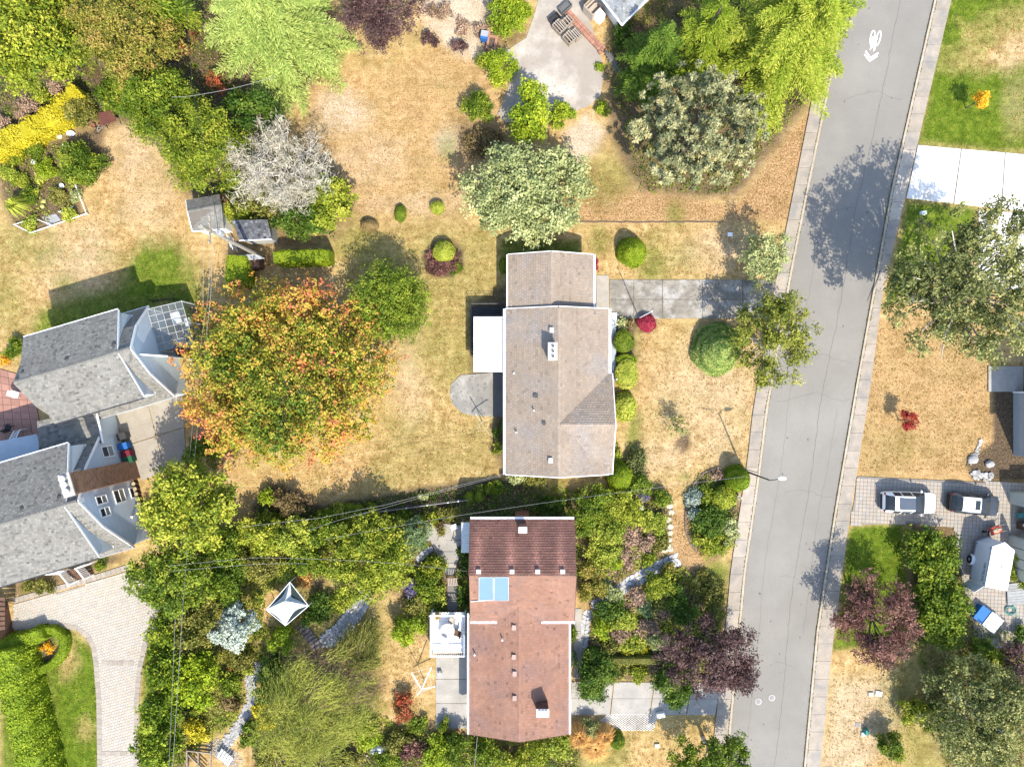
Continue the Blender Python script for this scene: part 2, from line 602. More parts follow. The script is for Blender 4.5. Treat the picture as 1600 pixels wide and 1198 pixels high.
def ground_mat():
    m = bpy.data.materials.new('lawn_and_soil')
    m.use_nodes = True
    nt = m.node_tree
    b = nt.nodes['Principled BSDF']
    b.inputs['Roughness'].default_value = 0.95
    b.inputs['Specular IOR Level'].default_value = 0.05
    co = node(nt, 'ShaderNodeTexCoord').outputs['Object']
    A = lambda k: node(nt, 'ShaderNodeAttribute', attribute_name=k).outputs['Fac']
    big = noise(nt, co, 0.22, 5.0, 0.6)
    mid = noise(nt, co, 1.6, 5.0, 0.65)
    fine = noise(nt, co, 7.0, 4.0, 0.7)
    grain = noise(nt, co, 8.5, 3.0, 0.7)
    straw = ramp(nt, mid, [(0.30, (0.225, 0.145, 0.06)), (0.48, (0.385, 0.255, 0.108)), (0.62, (0.485, 0.345, 0.168)), (0.74, (0.55, 0.42, 0.26))])
    straw = mixc(nt, ramp(nt, big, [(0.42, 0.0), (0.62, 0.6)]), straw, (0.33, 0.255, 0.10))
    roughc = ramp(nt, fine, [(0.36, (0.17, 0.095, 0.042)), (0.50, (0.33, 0.205, 0.095)), (0.64, (0.47, 0.32, 0.175))])
    palec = ramp(nt, fine, [(0.36, (0.34, 0.26, 0.18)), (0.6, (0.52, 0.43, 0.32))])
    greenc = ramp(nt, mid, [(0.30, (0.042, 0.078, 0.006)), (0.52, (0.085, 0.135, 0.009)), (0.72, (0.17, 0.20, 0.024))])
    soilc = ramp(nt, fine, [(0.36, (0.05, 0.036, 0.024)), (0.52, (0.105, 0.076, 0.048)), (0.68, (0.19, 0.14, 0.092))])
    col = mixc(nt, A('rough'), straw, roughc)
    col = mixc(nt, A('pale'), col, palec)
    gf = node(nt, 'ShaderNodeMath', operation='MULTIPLY_ADD')
    nt.links.new(fine, gf.inputs[0])
    gf.inputs[1].default_value = 1.1
    gf.inputs[2].default_value = -0.55
    gs = node(nt, 'ShaderNodeMath', operation='ADD')
    nt.links.new(A('green'), gs.inputs[0])
    nt.links.new(gf.outputs[0], gs.inputs[1])
    gm = node(nt, 'ShaderNodeMath', operation='MULTIPLY', use_clamp=True)
    nt.links.new(gs.outputs[0], gm.inputs[0])
    gr = ramp(nt, A('green'), [(0.0, 0.0), (0.12, 1.0)])
    nt.links.new(gr, gm.inputs[1])
    col = mixc(nt, gm.outputs[0], col, greenc)
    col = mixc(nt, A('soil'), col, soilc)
    sp = ramp(nt, grain, [(0.30, 0.42), (0.47, 0.97), (0.72, 1.16)])
    col = mixc(nt, 0.8, col, sp, 'MULTIPLY')
    wv = node(nt, 'ShaderNodeTexWave', bands_direction='Y')
    wv.inputs['Scale'].default_value = 0.55
    wv.inputs['Distortion'].default_value = 3.0
    wv.inputs['Detail'].default_value = 2.0
    nt.links.new(co, wv.inputs['Vector'])
    col = mixc(nt, 0.8, col, ramp(nt, wv.outputs['Fac'], [(0.2, 0.95), (0.8, 1.02)]), 'MULTIPLY')
    pt = noise(nt, co, 0.55, 6.0, 0.65)
    col = mixc(nt, 0.9, col, ramp(nt, pt, [(0.35, (0.78, 0.76, 0.68)), (0.5, (1.0, 1.0, 1.0)), (0.66, (1.14, 1.10, 1.12))]), 'MULTIPLY')
    nt.links.new(col, b.inputs['Base Color'])
    bp = node(nt, 'ShaderNodeBump')
    bp.inputs['Strength'].default_value = 0.9
    bp.inputs['Distance'].default_value = 0.09
    nt.links.new(noise(nt, co, 9.0, 4.0, 0.7), bp.inputs['Height'])
    nt.links.new(bp.outputs[0], b.inputs['Normal'])
    return m


gi = np.arange(NG).reshape(len(gy), len(gx))
GF = np.stack([gi[:-1, :-1].ravel(), gi[:-1, 1:].ravel(), gi[1:, 1:].ravel(), gi[1:, :-1].ravel()], 1)
ing = (np.abs(GP[:, 0]) < 49) & (np.abs(GP[:, 1]) < 38)
gz = np.where(ing, np.clip(NZ * 0.05, -0.05, 0.0), -0.02)
g = Geo()
g.add(np.stack([GP[:, 0], GP[:, 1], gz], 1), GF)
GM = ground_mat()
ground = obj('ground', g, GM, kind='structure')
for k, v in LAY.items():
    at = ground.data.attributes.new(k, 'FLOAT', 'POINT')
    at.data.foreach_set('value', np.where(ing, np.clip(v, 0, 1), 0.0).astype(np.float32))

# ---------------------------------------------------------------- road, kerbs, pavements
ROAD_L = [(1330, -40), (1322, 0), (1300, 115), (1262, 300), (1237, 425), (1199, 640), (1187, 740), (1165, 890), (1136, 1198), (1133, 1240)]
ROAD_R = [(1467, -40), (1459, 0), (1391, 300), (1337, 600), (1303, 800), (1275, 985), (1255, 1198), (1251, 1240)]
WALK_L = [(1299, -40), (1292, 0), (1266, 165), (1239, 300), (1214, 425), (1176, 640), (1167, 720), (1151, 825), (1141, 890), (1131, 1000), (1115, 1150), (1110, 1240)]
WALK_R = [(1495, -40), (1486, 0), (1433, 225), (1378, 460), (1360, 600), (1338, 740), (1325, 822), (1300, 1010), (1281, 1198), (1277, 1240)]
ASPH = M('asphalt', (0.262, 0.244, 0.214), (0.23, 0.214, 0.188), sc=0.45, amt=0.9, bump=0.25, bsc=60, speck=(0.165, 0.155, 0.142), ssc=22, stain=(0.285, 0.266, 0.234), stsc=0.12, rough=0.9)
SEAL = M('crack_sealant', (0.17, 0.163, 0.152), bump=0.0)
WALKM = M('pavement_concrete', (0.415, 0.355, 0.29), (0.33, 0.28, 0.23), sc=1.3, bump=0.25, speck=(0.22, 0.205, 0.185), ssc=12, stain=(0.27, 0.25, 0.225), stsc=0.6)
KERBM = M('kerb_concrete', (0.49, 0.42, 0.33), (0.40, 0.33, 0.24), sc=2.0, bump=0.2, speck=(0.25, 0.2, 0.14), ssc=7)
ysr = np.arange(-40, 1241, 40)
g = Geo()
V = []
for y in ysr:
    a, b = P(interp(ROAD_L, y), y, 0.012), P(interp(ROAD_R, y), y, 0.012)
    for t in np.linspace(0, 1, 5):
        q = a + (b - a) * t
        q[2] = 0.012 + 0.05 * (1 - (2 * t - 1) ** 2)
        V.append(q)
F = [(i * 5 + j, (i + 1) * 5 + j, (i + 1) * 5 + j + 1, i * 5 + j + 1) for i in range(len(ysr) - 1) for j in range(4)]
g.add(V, F)
road = obj('road', g, ASPH, kind='structure')


def road_point(t, y):
    a, b = P(interp(ROAD_L, y), y), P(interp(ROAD_R, y), y)
    q = a + (b - a) * t
    tt = round(0, 1)
    seg = min(3, int(t * 4))
    zz = [0.012 + 0.05 * (1 - (2 * u - 1) ** 2) for u in np.linspace(0, 1, 5)]
    q[2] = zz[seg] + (zz[seg + 1] - zz[seg]) * (t * 4 - seg) + 0.004
    return q


def ribbon(g, pts, w):
    for i in range(len(pts) - 1):
        a, b = np.array(pts[i]), np.array(pts[i + 1])
        d = b - a
        n = np.array((-d[1], d[0], 0)) / (np.hypot(d[0], d[1]) + 1e-9) * w / 2
        g.add([a - n, b - n, b + n, a + n], (0, 1, 2, 3))
    return g


g = Geo()
for t0, y0, y1, w in ((0.63, -40, 1240, 0.045), (0.24, 300, 1240, 0.025), (0.82, 640, 1000, 0.025)):
    ys = np.arange(y0, y1, 9)
    ph = random.uniform(0, 9)
    pts = [road_point(min(0.97, max(0.03, t0 + 0.012 * math.sin(y * 0.021 + ph) + random.uniform(-0.008, 0.008))), y) for y in ys]
    ribbon(g, pts, w)
for y, ta, tb in ((330, 0.05, 0.6), (620, 0.1, 0.95), (770, 0.35, 0.95), (905, 0.45, 0.97), (560, 0.3, 0.9), (150, 0.2, 0.9), (1040, 0.5, 0.8)):
    pts = [road_point(t, y + 6 * math.sin(t * 9) + random.uniform(-2, 2)) for t in np.linspace(ta, tb, 16)]
    ribbon(g, pts, 0.028)
obj('crack_seal', g, SEAL, road)


def edge_strip(tab, off0, off1, y0, y1, z0, z1, step=20):
    g = Geo()
    ys = list(np.arange(y0, y1, step)) + [y1]
    rows = [(P(interp(tab, y) + off0, y), P(interp(tab, y) + off1, y)) for y in ys]
    for (a, b), (c, d) in zip(rows[:-1], rows[1:]):
        g.hexa([(a[0], a[1], z0), (c[0], c[1], z0), (d[0], d[1], z0), (b[0], b[1], z0)], [(a[0], a[1], z1), (c[0], c[1], z1), (d[0], d[1], z1), (b[0], b[1], z1)])
    return g


kerbs = []
for nm, tab, o0, o1 in (('left', ROAD_L, -3.4, -0.1), ('right', ROAD_R, 0.1, 3.4)):
    root = thing('kerb', None, None)
    root['kind'] = 'structure'
    proto = None
    ys = np.arange(-40, 1240, 54)
    for y in ys:
        gg = edge_strip(tab, o0, o1, y + 0.12, min(1240, y + 53.88), -0.05, 0.13)
        gg.ch = [(v, f, c * random.uniform(0.95, 1.05)) for v, f, c in gg.ch]
        obj('kerb_stone', gg, KERBM, root)
# gutter grime and weeds along the kerb
g = Geo()
WEED = M('dry_moss', (0.20, 0.15, 0.07), (0.12, 0.10, 0.04), sc=6, bump=0.5)
for tab, sg in ((ROAD_L, -1), (ROAD_R, 1)):
    for y in np.arange(-30, 1230, 2.2):
        for off in (sg * 0.9 - sg * 1.4, sg * 3.9):
            for _ in range(random.choice((0, 1, 1, 2))):
                c = P(interp(tab, y) + off + random.uniform(-0.5, 0.5), y + random.uniform(-1, 1))
                green = random.random() < 0.25
                g.tint = (0.6, 1.0, 0.4) if green else (random.uniform(0.6, 1.5),) * 3
                s = random.uniform(0.03, 0.09)
                g.blob((c[0], c[1], 0.02 if abs(off) < 2 else 0.115), (s * 0.7, s * 1.6, s * 0.5), 4, 2, 0.3)
obj('moss', g, WEED, kind='stuff')

for side, inn, out in ((0, WALK_L, ROAD_L), (1, ROAD_R, WALK_R)):
    root = thing('pavement', None, None)
    root['kind'] = 'structure'
    y = -40.0
    while y < 1240:
        st = 27.5 + random.uniform(-1, 1)
        y1 = min(1240, y + st)
        t = random.choice([1.0, 0.97, 1.03, 0.93, 1.06, 1.0])
        if side == 0 and (425 < y < 500 or 720 < y < 850):
            t = 1.16
        if side == 1 and 225 < y < 320:
            t = 1.35
        g = Geo()
        g.tint = (t, t, t * random.uniform(0.96, 1.0))
        o0, o1 = (0.3, -3.7) if side == 0 else (3.7, -0.3)
        a, b = P(interp(inn, y + 0.2) + o0, y + 0.2), P(interp(out, y + 0.2) + o1, y + 0.2)
        c, d = P(interp(inn, y1 - 0.2) + o0, y1 - 0.2), P(interp(out, y1 - 0.2) + o1, y1 - 0.2)
        g.hexa([(q[0], q[1], -0.05) for q in (a, c, d, b)], [(q[0], q[1], 0.115) for q in (a, c, d, b)])
        obj('paving_slab', g, WALKM, root)
        y = y1


def slabs(name, mat, xs, rows, label=None, z=0.05, gap=0.35, vary=0.08, quadf=None):
    """paving laid in slabs: xs are pixel columns, rows pixel rows; quadf maps (x, y) to ground"""
    root = thing(name, None, None)
    root['kind'] = 'structure'
    f = quadf or (lambda x, y: P(x, y))
    for i in range(len(xs) - 1):
        for j in range(len(rows) - 1):
            q = [f(xs[i] + gap, rows[j + 1] - gap), f(xs[i + 1] - gap, rows[j + 1] - gap), f(xs[i + 1] - gap, rows[j] + gap), f(xs[i] + gap, rows[j] + gap)]
            g = Geo()
            t = 1 + random.uniform(-vary, vary)
            g.tint = (t, t, t)
            g.hexa([(p[0], p[1], -0.05) for p in q], [(p[0], p[1], z + random.uniform(-0.004, 0.004)) for p in q])
            obj('concrete_slab', g, mat, root)
    return root


def bilin(c00, c10, c11, c01):
    def f(u, v):
        a = np.array(c00) * (1 - u) + np.array(c10) * u
        b = np.array(c01) * (1 - u) + np.array(c11) * u
        p = a * (1 - v) + b * v
        return P(p[0], p[1])
    return f


slabs('driveway', CONC_OLD, [952, 990, 1035, 1097, 1160, 1214], [437, 468, 498], z=0.06)
slabs('driveway_apron', M('pinkish_concrete', (0.40, 0.36, 0.30)), [931, 951.5], [430, 498], z=0.055)
slabs('driveway', CONC_WHITE, [0, 0.33, 0.66, 1], [0, 0.5, 1], quadf=bilin((1433, 227), (1640, 245), (1640, 336), (1415, 310)), gap=0.004, z=0.09, vary=0.03)
slabs('driveway', CONC_WHITE, [0, 0.5, 1], [0, 0.5, 1], quadf=bilin((1528, 327), (1640, 337), (1640, 480), (1528, 440)), gap=0.004, z=0.09, vary=0.03)
slabs('driveway', CONC, [0, 0.28, 0.55, 0.8, 1], [0, 0.5, 1], quadf=bilin((893, 1064), (1128, 1066), (1118, 1116), (889, 1116)), gap=0.004, z=0.06, vary=0.04)
slabs('courtyard', M('tan_concrete', (0.40, 0.355, 0.29), (0.33, 0.29, 0.235), speck=(0.26, 0.23, 0.19), ssc=10), [0, 0.52, 1], [0, 0.5, 1], quadf=bilin((172, 640), (285, 614), (292, 720), (222, 752)), gap=0.006, z=0.05)
slabs('patio', CONC, [681, 731], [1022, 1060, 1098, 1137], z=0.07)
slabs('footpath', CONC, [896, 909], [950, 985, 1020, 1060], z=0.06)
slabs('yard', CONC, [0, 0.33, 0.66, 1], [0, 1], quadf=bilin((668, 815), (735, 822), (728, 842), (662, 845)), gap=0.006)
slabs('footpath', CONC, [0, 1], [0, 0.33, 0.66, 1], quadf=bilin((672, 843), (727, 843), (708, 898), (698, 898)), gap=0.006)
slabs('footpath', M('shaded_flag', (0.24, 0.22, 0.2)), [0, 1], [0, 0.5, 1], quadf=bilin((699, 912), (714, 912), (715, 954), (699, 954)), gap=0.01)  # darker flags, shade put into the concrete colour

# cracked concrete pad at the top, the rounded patio, the round edge of both
g = Geo()
g.prism([P(*p) for p in [(822, 60), (836, 20), (848, -30), (905, -30), (920, 30), (938, 80), (943, 120), (938, 150), (920, 166), (890, 177), (868, 182), (790, 192), (777, 178), (784, 165), (800, 120), (788, 82)]], -0.05, 0.05)
obj('concrete_pad', g, M('pale_pad', (0.41, 0.362, 0.305), (0.31, 0.27, 0.225), sc=0.6, amt=0.9, bump=0.35, speck=(0.31, 0.28, 0.24), ssc=5, stain=(0.57, 0.52, 0.45), stsc=0.22), kind='structure')
g = Geo()
g.prism([P(*p) for p in [(720, 586), (770, 582), (770, 650), (742, 650), (722, 645), (708, 632), (703, 617), (705, 600)]], -0.05, 0.07)
obj('patio', g, M('mottled_patio', (0.31, 0.295, 0.26), (0.19, 0.18, 0.16), sc=0.9, amt=1.0, bump=0.3, stain=(0.40, 0.375, 0.33), stsc=0.55, speck=(0.14, 0.13, 0.12), ssc=4), kind='structure')
g = Geo()
g.prism([P(*p) for p in [(771, 582), (790, 582), (790, 651), (771, 651)]], -0.05, 0.05)
obj('path', g, M('dark_path', (0.14, 0.14, 0.14)), kind='structure')  # side-yard shade laid down as a dark slab


def pavers(name, mat, poly, sx, sy, rz=0.0, z=0.05, gap=0.02, sub=None, var=0.16, bond=.5):
    """block paving, every block its own raised piece, joined as one child"""
    w = ccw([tuple(P(*p)[:2]) for p in poly])
    base = Geo()
    base.prism(w, -0.05, z - 0.02)
    root = obj(name, base, sub or M('paver_joint', (0.17, 0.155, 0.14)), kind='structure')
    cs, sn = math.cos(rz), math.sin(rz)
    loc = [(cs * x + sn * y, -sn * x + cs * y) for x, y in w]
    x0, x1 = min(p[0] for p in loc), max(p[0] for p in loc)
    y0, y1 = min(p[1] for p in loc), max(p[1] for p in loc)
    nx, ny = int((x1 - x0) / sx) + 1, int((y1 - y0) / sy) + 1
    I, J = np.meshgrid(np.arange(nx), np.arange(ny))
    cx = x0 + (I + 0.5) * sx + (J % 2) * sx * bond
    cy = y0 + (J + 0.5) * sy
    wx, wy = (cs * cx - sn * cy).ravel(), (sn * cx + cs * cy).ravel()
    keep = sdf(np.stack([wx, wy], 1), w) < -0.1 * min(sx, sy)
    wx, wy = wx[keep], wy[keep]
    n = len(wx)
    hx, hy = (sx - gap) / 2, (sy - gap) / 2
    zt = z + np.random.default_rng(3).uniform(-0.004, 0.004, n)
    V = np.zeros((n, 8, 3))
    for k, (a, b) in enumerate(((-hx, -hy), (hx, -hy), (hx, hy), (-hx, hy))):
        V[:, k] = np.stack([wx + cs * a - sn * b, wy + sn * a + cs * b, np.full(n, z - 0.03)], 1)
        V[:, 4 + k] = np.stack([wx + cs * a * 0.96 - sn * b * 0.96, wy + sn * a * 0.96 + cs * b * 0.96, zt], 1)
    fq = np.array([(4, 5, 6, 7), (0, 1, 5, 4), (1, 2, 6, 5), (2, 3, 7, 6), (3, 0, 4, 7)])
    F = (np.arange(n)[:, None, None] * 8 + fq).reshape(-1, 4)
    t = 1 + np.random.default_rng(5).uniform(-var, var, n)
    warm = 1 + np.random.default_rng(6).uniform(-0.05, 0.05, n)
    C = np.repeat(np.stack([t * warm, t, t / warm], 1), 5, 0)
    g = Geo()
    g.add(V.reshape(-1, 3), F, C)
    obj('paver', g, mat, root, kind='stuff')
    return root


PAVER_GREY = M('grey_paver', (0.41, 0.36, 0.30), (0.35, 0.305, 0.255), sc=2, bump=0.2)
PAVER_CREAM = M('cream_paver', (0.49, 0.44, 0.372), (0.435, 0.39, 0.33), sc=2, bump=0.2)
PAVER_EDGE = M('border_paver', (0.38, 0.33, 0.27), (0.32, 0.28, 0.235), sc=2, bump=0.2)
pavers('driveway', PAVER_GREY, [(1340, 744), (1400, 747), (1620, 757), (1620, 1010), (1528, 1010), (1500, 890), (1490, 822), (1420, 817), (1328, 820)], 0.32, 0.32, R_(-3), z=0.08, gap=0.02, var=.06, bond=0, sub=M('mid_joint', (.27, .245, .215)))
pavers('driveway', PAVER_CREAM, [(22, 944), (120, 918), (205, 890), (240, 925), (244, 955), (230, 985), (219, 1030), (212, 1090), (211, 1240), (158, 1240), (156, 1090), (152, 1030), (140, 1000), (118, 980), (85, 978), (40, 990), (20, 980)], 0.24, 0.24, R_(16), z=0.06, gap=0.012, var=0.05, sub=M('pale_joint', (.40, .36, .31)))


def curb_of_pavers(poly, w, z, name='border'):
    pts = [P(*p) for p in poly]
    root = thing('paver_border', None, None)
    root['kind'] = 'structure'
    g = Geo()
    for a, b in zip(pts[:-1], pts[1:]):
        d = np.hypot(*(b - a)[:2])
        n = max(1, int(d / 0.42))
        for i in range(n):
            q0, q1 = a + (b - a) * i / n, a + (b - a) * (i + 0.96) / n
            t = random.uniform(0.88, 1.1)
            g.tint = (t, t, t)
            g.beam((q0[0], q0[1], z - 0.05), (q1[0], q1[1], z - 0.05), w, 0.1)
    obj('border_paver', g, PAVER_EDGE, root, kind='stuff')
    return root


curb_of_pavers([(157, 1240), (155, 1090), (151, 1040), (147, 1010), (138, 994), (122, 981), (100, 976), (80, 979), (62, 985)], 0.42, 0.075)
curb_of_pavers([(213, 1240), (214, 1090), (219, 1040), (229, 1000), (241, 970), (245, 950)], 0.42, 0.075)
curb_of_pavers([(22, 938), (70, 924), (120, 911), (205, 884)], 0.45, 0.075)
curb_of_pavers([(160, 1035), (210, 1035)], 0.4, 0.082)
curb_of_pavers([(158, 1176), (212, 1176)], 0.4, 0.082)

# turf-block lattice beside the lower driveway
g = Geo()
w = [tuple(P(*p)[:2]) for p in [(950, 1113), (1030, 1113), (1020, 1142), (975, 1142), (935, 1124)]]
for i in range(46):
    for j in range(18):
        p = P(930 + i * 2.3, 1113.5 + j * 1.75)
        if sdf(np.array([p[:2]]), w)[0] < -0.03 and (i + j) % 2 == 0:
            t = random.uniform(0.85, 1.1)
            g.tint = (t, t, t)
            g.box((p[0], p[1], 0.02), (0.125, 0.095, 0.09))
obj('turf_block', g, CONC_WHITE, kind='stuff')

# lawn edging line and clipped edge between the rough and mown grass
g = Geo()
ribbon_pts = [P(x, 346.5 + random.uniform(-0.6, 0.6)) + np.array((0, 0, 0.012)) for x in range(906, 1136, 6)]
ribbon(g, ribbon_pts, 0.14)
obj('lawn_edge', g, SOILM, kind='structure')

# bike marking on the road
SIGN = thing('bike_marking', None, None, P(1361, 75))
SIGN['kind'] = 'structure'
paint = M('road_paint', (0.78, 0.78, 0.76), (0.66, 0.66, 0.64), sc=4, bump=0.05)


def rp(x, y):
    """photo pixel to the road surface, 4 mm up"""
    xl, xr = interp(ROAD_L, y), interp(ROAD_R, y)
    return road_point((x - xl) / (xr - xl), y)


def stroke(pts, w):
    g = Geo()
    return ribbon(g, [rp(*p) for p in pts], w)


def sub(pts, n=4):
    o = []
    for a, b in zip(pts[:-1], pts[1:]):
        o += [(a[0] + (b[0] - a[0]) * i / n, a[1] + (b[1] - a[1]) * i / n) for i in range(n)]
    return o + [pts[-1]]


wheel = [(1363 + 3.6 * math.cos(a) + 1.4 * math.sin(a), 61 - 12.2 * math.sin(a)) for a in np.linspace(0, 2 * math.pi, 25)]
wheel2 = [(1371.8 + 3.0 * math.cos(a) + 2.8 * math.sin(a), 61 - 11.5 * math.sin(a)) for a in np.linspace(0, 2 * math.pi, 25)]
obj('wheel_ring', stroke(wheel, 0.09), paint, SIGN, world=True)
obj('wheel_ring', stroke(wheel2, 0.09), paint, SIGN, world=True)
g = Geo()
for pts in ([(1361, 74), (1363, 58)], [(1364, 76), (1365.5, 58)], [(1363, 58), (1366.5, 74)], [(1366.5, 78), (1367.5, 66), (1370.5, 60)], [(1359, 79), (1361, 73)], [(1361, 75), (1366, 75)], [(1364.5, 81), (1366, 74)]):
    ribbon(g, [rp(*p) + np.array((0, 0, 0.004)) for p in sub(pts)], 0.085)
obj('bike_frame', g, paint, SIGN, world=True)
for dy in (0, 5.0):
    obj('chevron', stroke(sub([(1352 - dy * 0.35, 80.5 + dy), (1359.6 - dy * 0.3, 91.5 + dy * 0.95)]) + sub([(1359.6 - dy * 0.3, 91.5 + dy * 0.95), (1372 - dy * 0.3, 83.5 + dy * 0.95)]), 0.13), paint, SIGN, world=True)

# manhole covers
COVER = M('cover_iron', (0.50, 0.48, 0.46), (0.40, 0.38, 0.36), sc=6, bump=0.3)
for i, (x, y, lab) in enumerate(((1184.5, 1095, 'round pale manhole cover in the asphalt nearer the kerb'), (1205.5, 1089, 'round pale manhole cover in the asphalt nearer the middle of the road'))):
    c = rp(x, y)
    t = thing('manhole_cover', lab, 'manhole', c, 0, 'manhole covers in the road')
    g = Geo()
    g.lathe((0, 0, -0.03), [(0.29, 0), (0.29, 0.045), (0.21, 0.047)], 20)
    obj('frame', g, COVER, t)
    g = Geo()
    g.tint = (0.62, 0.62, 0.62)
    g.lathe((0, 0, 0.0), [(0.21, 0), (0.21, 0.024), (0.0, 0.026)], 16)
    obj('lid', g, COVER, t)

# tar patches, oil spots and wheel-worn bands on the road
TAR = M('tar_patch', (.155, .148, .135), (.135, .128, .118), sc=2, bump=.2)
g = Geo()
for i in range(36):
    c = road_point(random.choice((.3, .5, .72)) + random.gauss(0, .05), random.uniform(0, 1198))
    s = random.uniform(.03, .10)
    n = 7
    g.poly([(c[0] + s * random.uniform(.6, 1.2) * math.cos(6.283 * k / n), c[1] + s * 1.5 * random.uniform(.6, 1.2) * math.sin(6.283 * k / n), c[2] + .003) for k in range(n)])
obj('tar_patch', g, TAR, road, kind='stuff')
# ---------------------------------------------------------------- plants
PAL = {
    'mid': [(.018, .042, .004), (.060, .100, .008), (.150, .185, .022)],
    'yel': [(.040, .070, .006), (.115, .152, .014), (.240, .255, .038)],
    'bright': [(.045, .085, .005), (.110, .165, .010), (.20, .25, .020)],
    'gold': [(.13, .132, .008), (.235, .222, .013), (.34, .312, .033)],
    'kerb': [(.040, .058, .010), (.100, .122, .018), (.195, .205, .045)],
    'dry': [(.11, .075, .030), (.215, .15, .066), (.31, .235, .125)],
    'dome': [(.030, .072, .020), (.085, .145, .036), (.175, .225, .075)],
    'dark': [(.010, .030, .004), (.032, .066, .008), (.085, .130, .020)],
    'olive': [(.034, .044, .009), (.088, .098, .022), (.170, .165, .046)],
    'rust': [(.034, .048, .008), (.088, .102, .016), (.165, .158, .034), (.185, .125, .050)],
    'grey': [(.085, .115, .050), (.165, .200, .095), (.280, .310, .170)],
    'oak': [(.028, .042, .016), (.092, .112, .040), (.210, .220, .095)],
    'sage': [(.060, .075, .045), (.13, .15, .085), (.25, .26, .16), (.28, .25, .14)],
    'blue': [(.120, .165, .160), (.235, .290, .290), (.370, .430, .430)],
    'bluegreen': [(.030, .060, .032), (.070, .115, .055), (.150, .200, .105)],
    'plum': [(.020, .012, .014), (.050, .030, .034), (.105, .070, .074)],
    'plumred': [(.028, .015, .015), (.085, .042, .042), (.180, .105, .095)],
    'red': [(.10, .010, .012), (.19, .022, .022), (.29, .07, .04)],
    'redgreen': [(.05, .07, .02), (.15, .06, .03), (.26, .05, .03)],
    'crimson': [(.10, .008, .020), (.16, .014, .035), (.23, .05, .07)],
    'amber': [(0.234, 0.125, 0.008), (0.359, 0.211, 0.012), (0.429, 0.281, 0.023)],
    'straw': [(0.179, 0.098, 0.031), (0.281, 0.168, 0.058), (0.367, 0.250, 0.109)],
    'heather': [(.085, .065, .050), (.165, .125, .100), (.27, .205, .175)],
    'brown': [(.055, .045, .022), (.10, .080, .038), (.15, .12, .06)],
    'violet': [(.05, .05, .11), (.10, .09, .21), (.12, .14, .08)],
    'silver': [(.150, .150, .135), (.225, .228, .21), (.30, .305, .285)],
    'cedar': [(.045, .085, .016), (.110, .165, .040), (.215, .262, .088)],
    'cypress': [(.025, .060, .005), (.085, .130, .012), (.185, .215, .036)],
    'lime': [(.060, .100, .010), (.150, .190, .026), (.26, .285, .055)],
    'maple': [(.022, .050, .006), (.060, .100, .009), (.150, .160, .020), (.235, .185, .034), (.29, .135, .045), (.28, .085, .055), (.20, .045, .04)],
    'grassy': [(.06, .10, .012), (.11, .155, .02), (.18, .20, .04)],
}


PALK = np.array((1.96, 1.76, 1.50))


def pal(name, t):
    p = np.array(PAL[name]) * PALK
    t = np.clip(t, 0, 1) * (len(p) - 1)
    i = np.minimum(t.astype(int), len(p) - 2)
    f = (t - i)[:, None]
    return p[i] * (1 - f) + p[i + 1] * f


def unit(v):
    return v / (np.linalg.norm(v, axis=1, keepdims=True) + 1e-9)


def leaf_quads(g, pos, nrm, size, col, asp=0.62, along=None, fold=0.1):
    n = len(pos)
    if n == 0:
        return
    nrm = unit(nrm)
    a = rng.normal(size=(n, 3)) if along is None else along
    t = unit(a - nrm * np.sum(a * nrm, 1, keepdims=True))
    b = np.cross(nrm, t)
    s = np.broadcast_to(np.asarray(size, float), (n,))[:, None]
    V = np.empty((n, 4, 3))
    V[:, 0] = pos - t * s * 0.5
    V[:, 1] = pos + b * s * asp * 0.5 + nrm * s * fold
    V[:, 2] = pos + t * s * 0.5
    V[:, 3] = pos - b * s * asp * 0.5 + nrm * s * fold
    g.add(V.reshape(-1, 3), np.arange(4 * n).reshape(n, 4), col)


def sph(n, up=0.0):
    d = unit(rng.normal(size=(n, 3)))
    if up:
        d[:, 2] += up
        d = unit(d)
    return d


def lobes_of(rx, ry, zc, rz, nl, frac, low=-0.35):
    """centres and radii of the clumps that make an uneven crown"""
    m = max(4, nl)
    d = sph(m * 3, 0.15)
    d = d[d[:, 2] > low][:m]
    rr = rng.uniform(0.42, 0.92, len(d))
    c = np.stack([d[:, 0] * rr * rx, d[:, 1] * rr * ry, zc + d[:, 2] * rr * rz], 1)
    r = frac * min(rx, ry) * rng.uniform(0.7, 1.35, len(d))
    return c, r


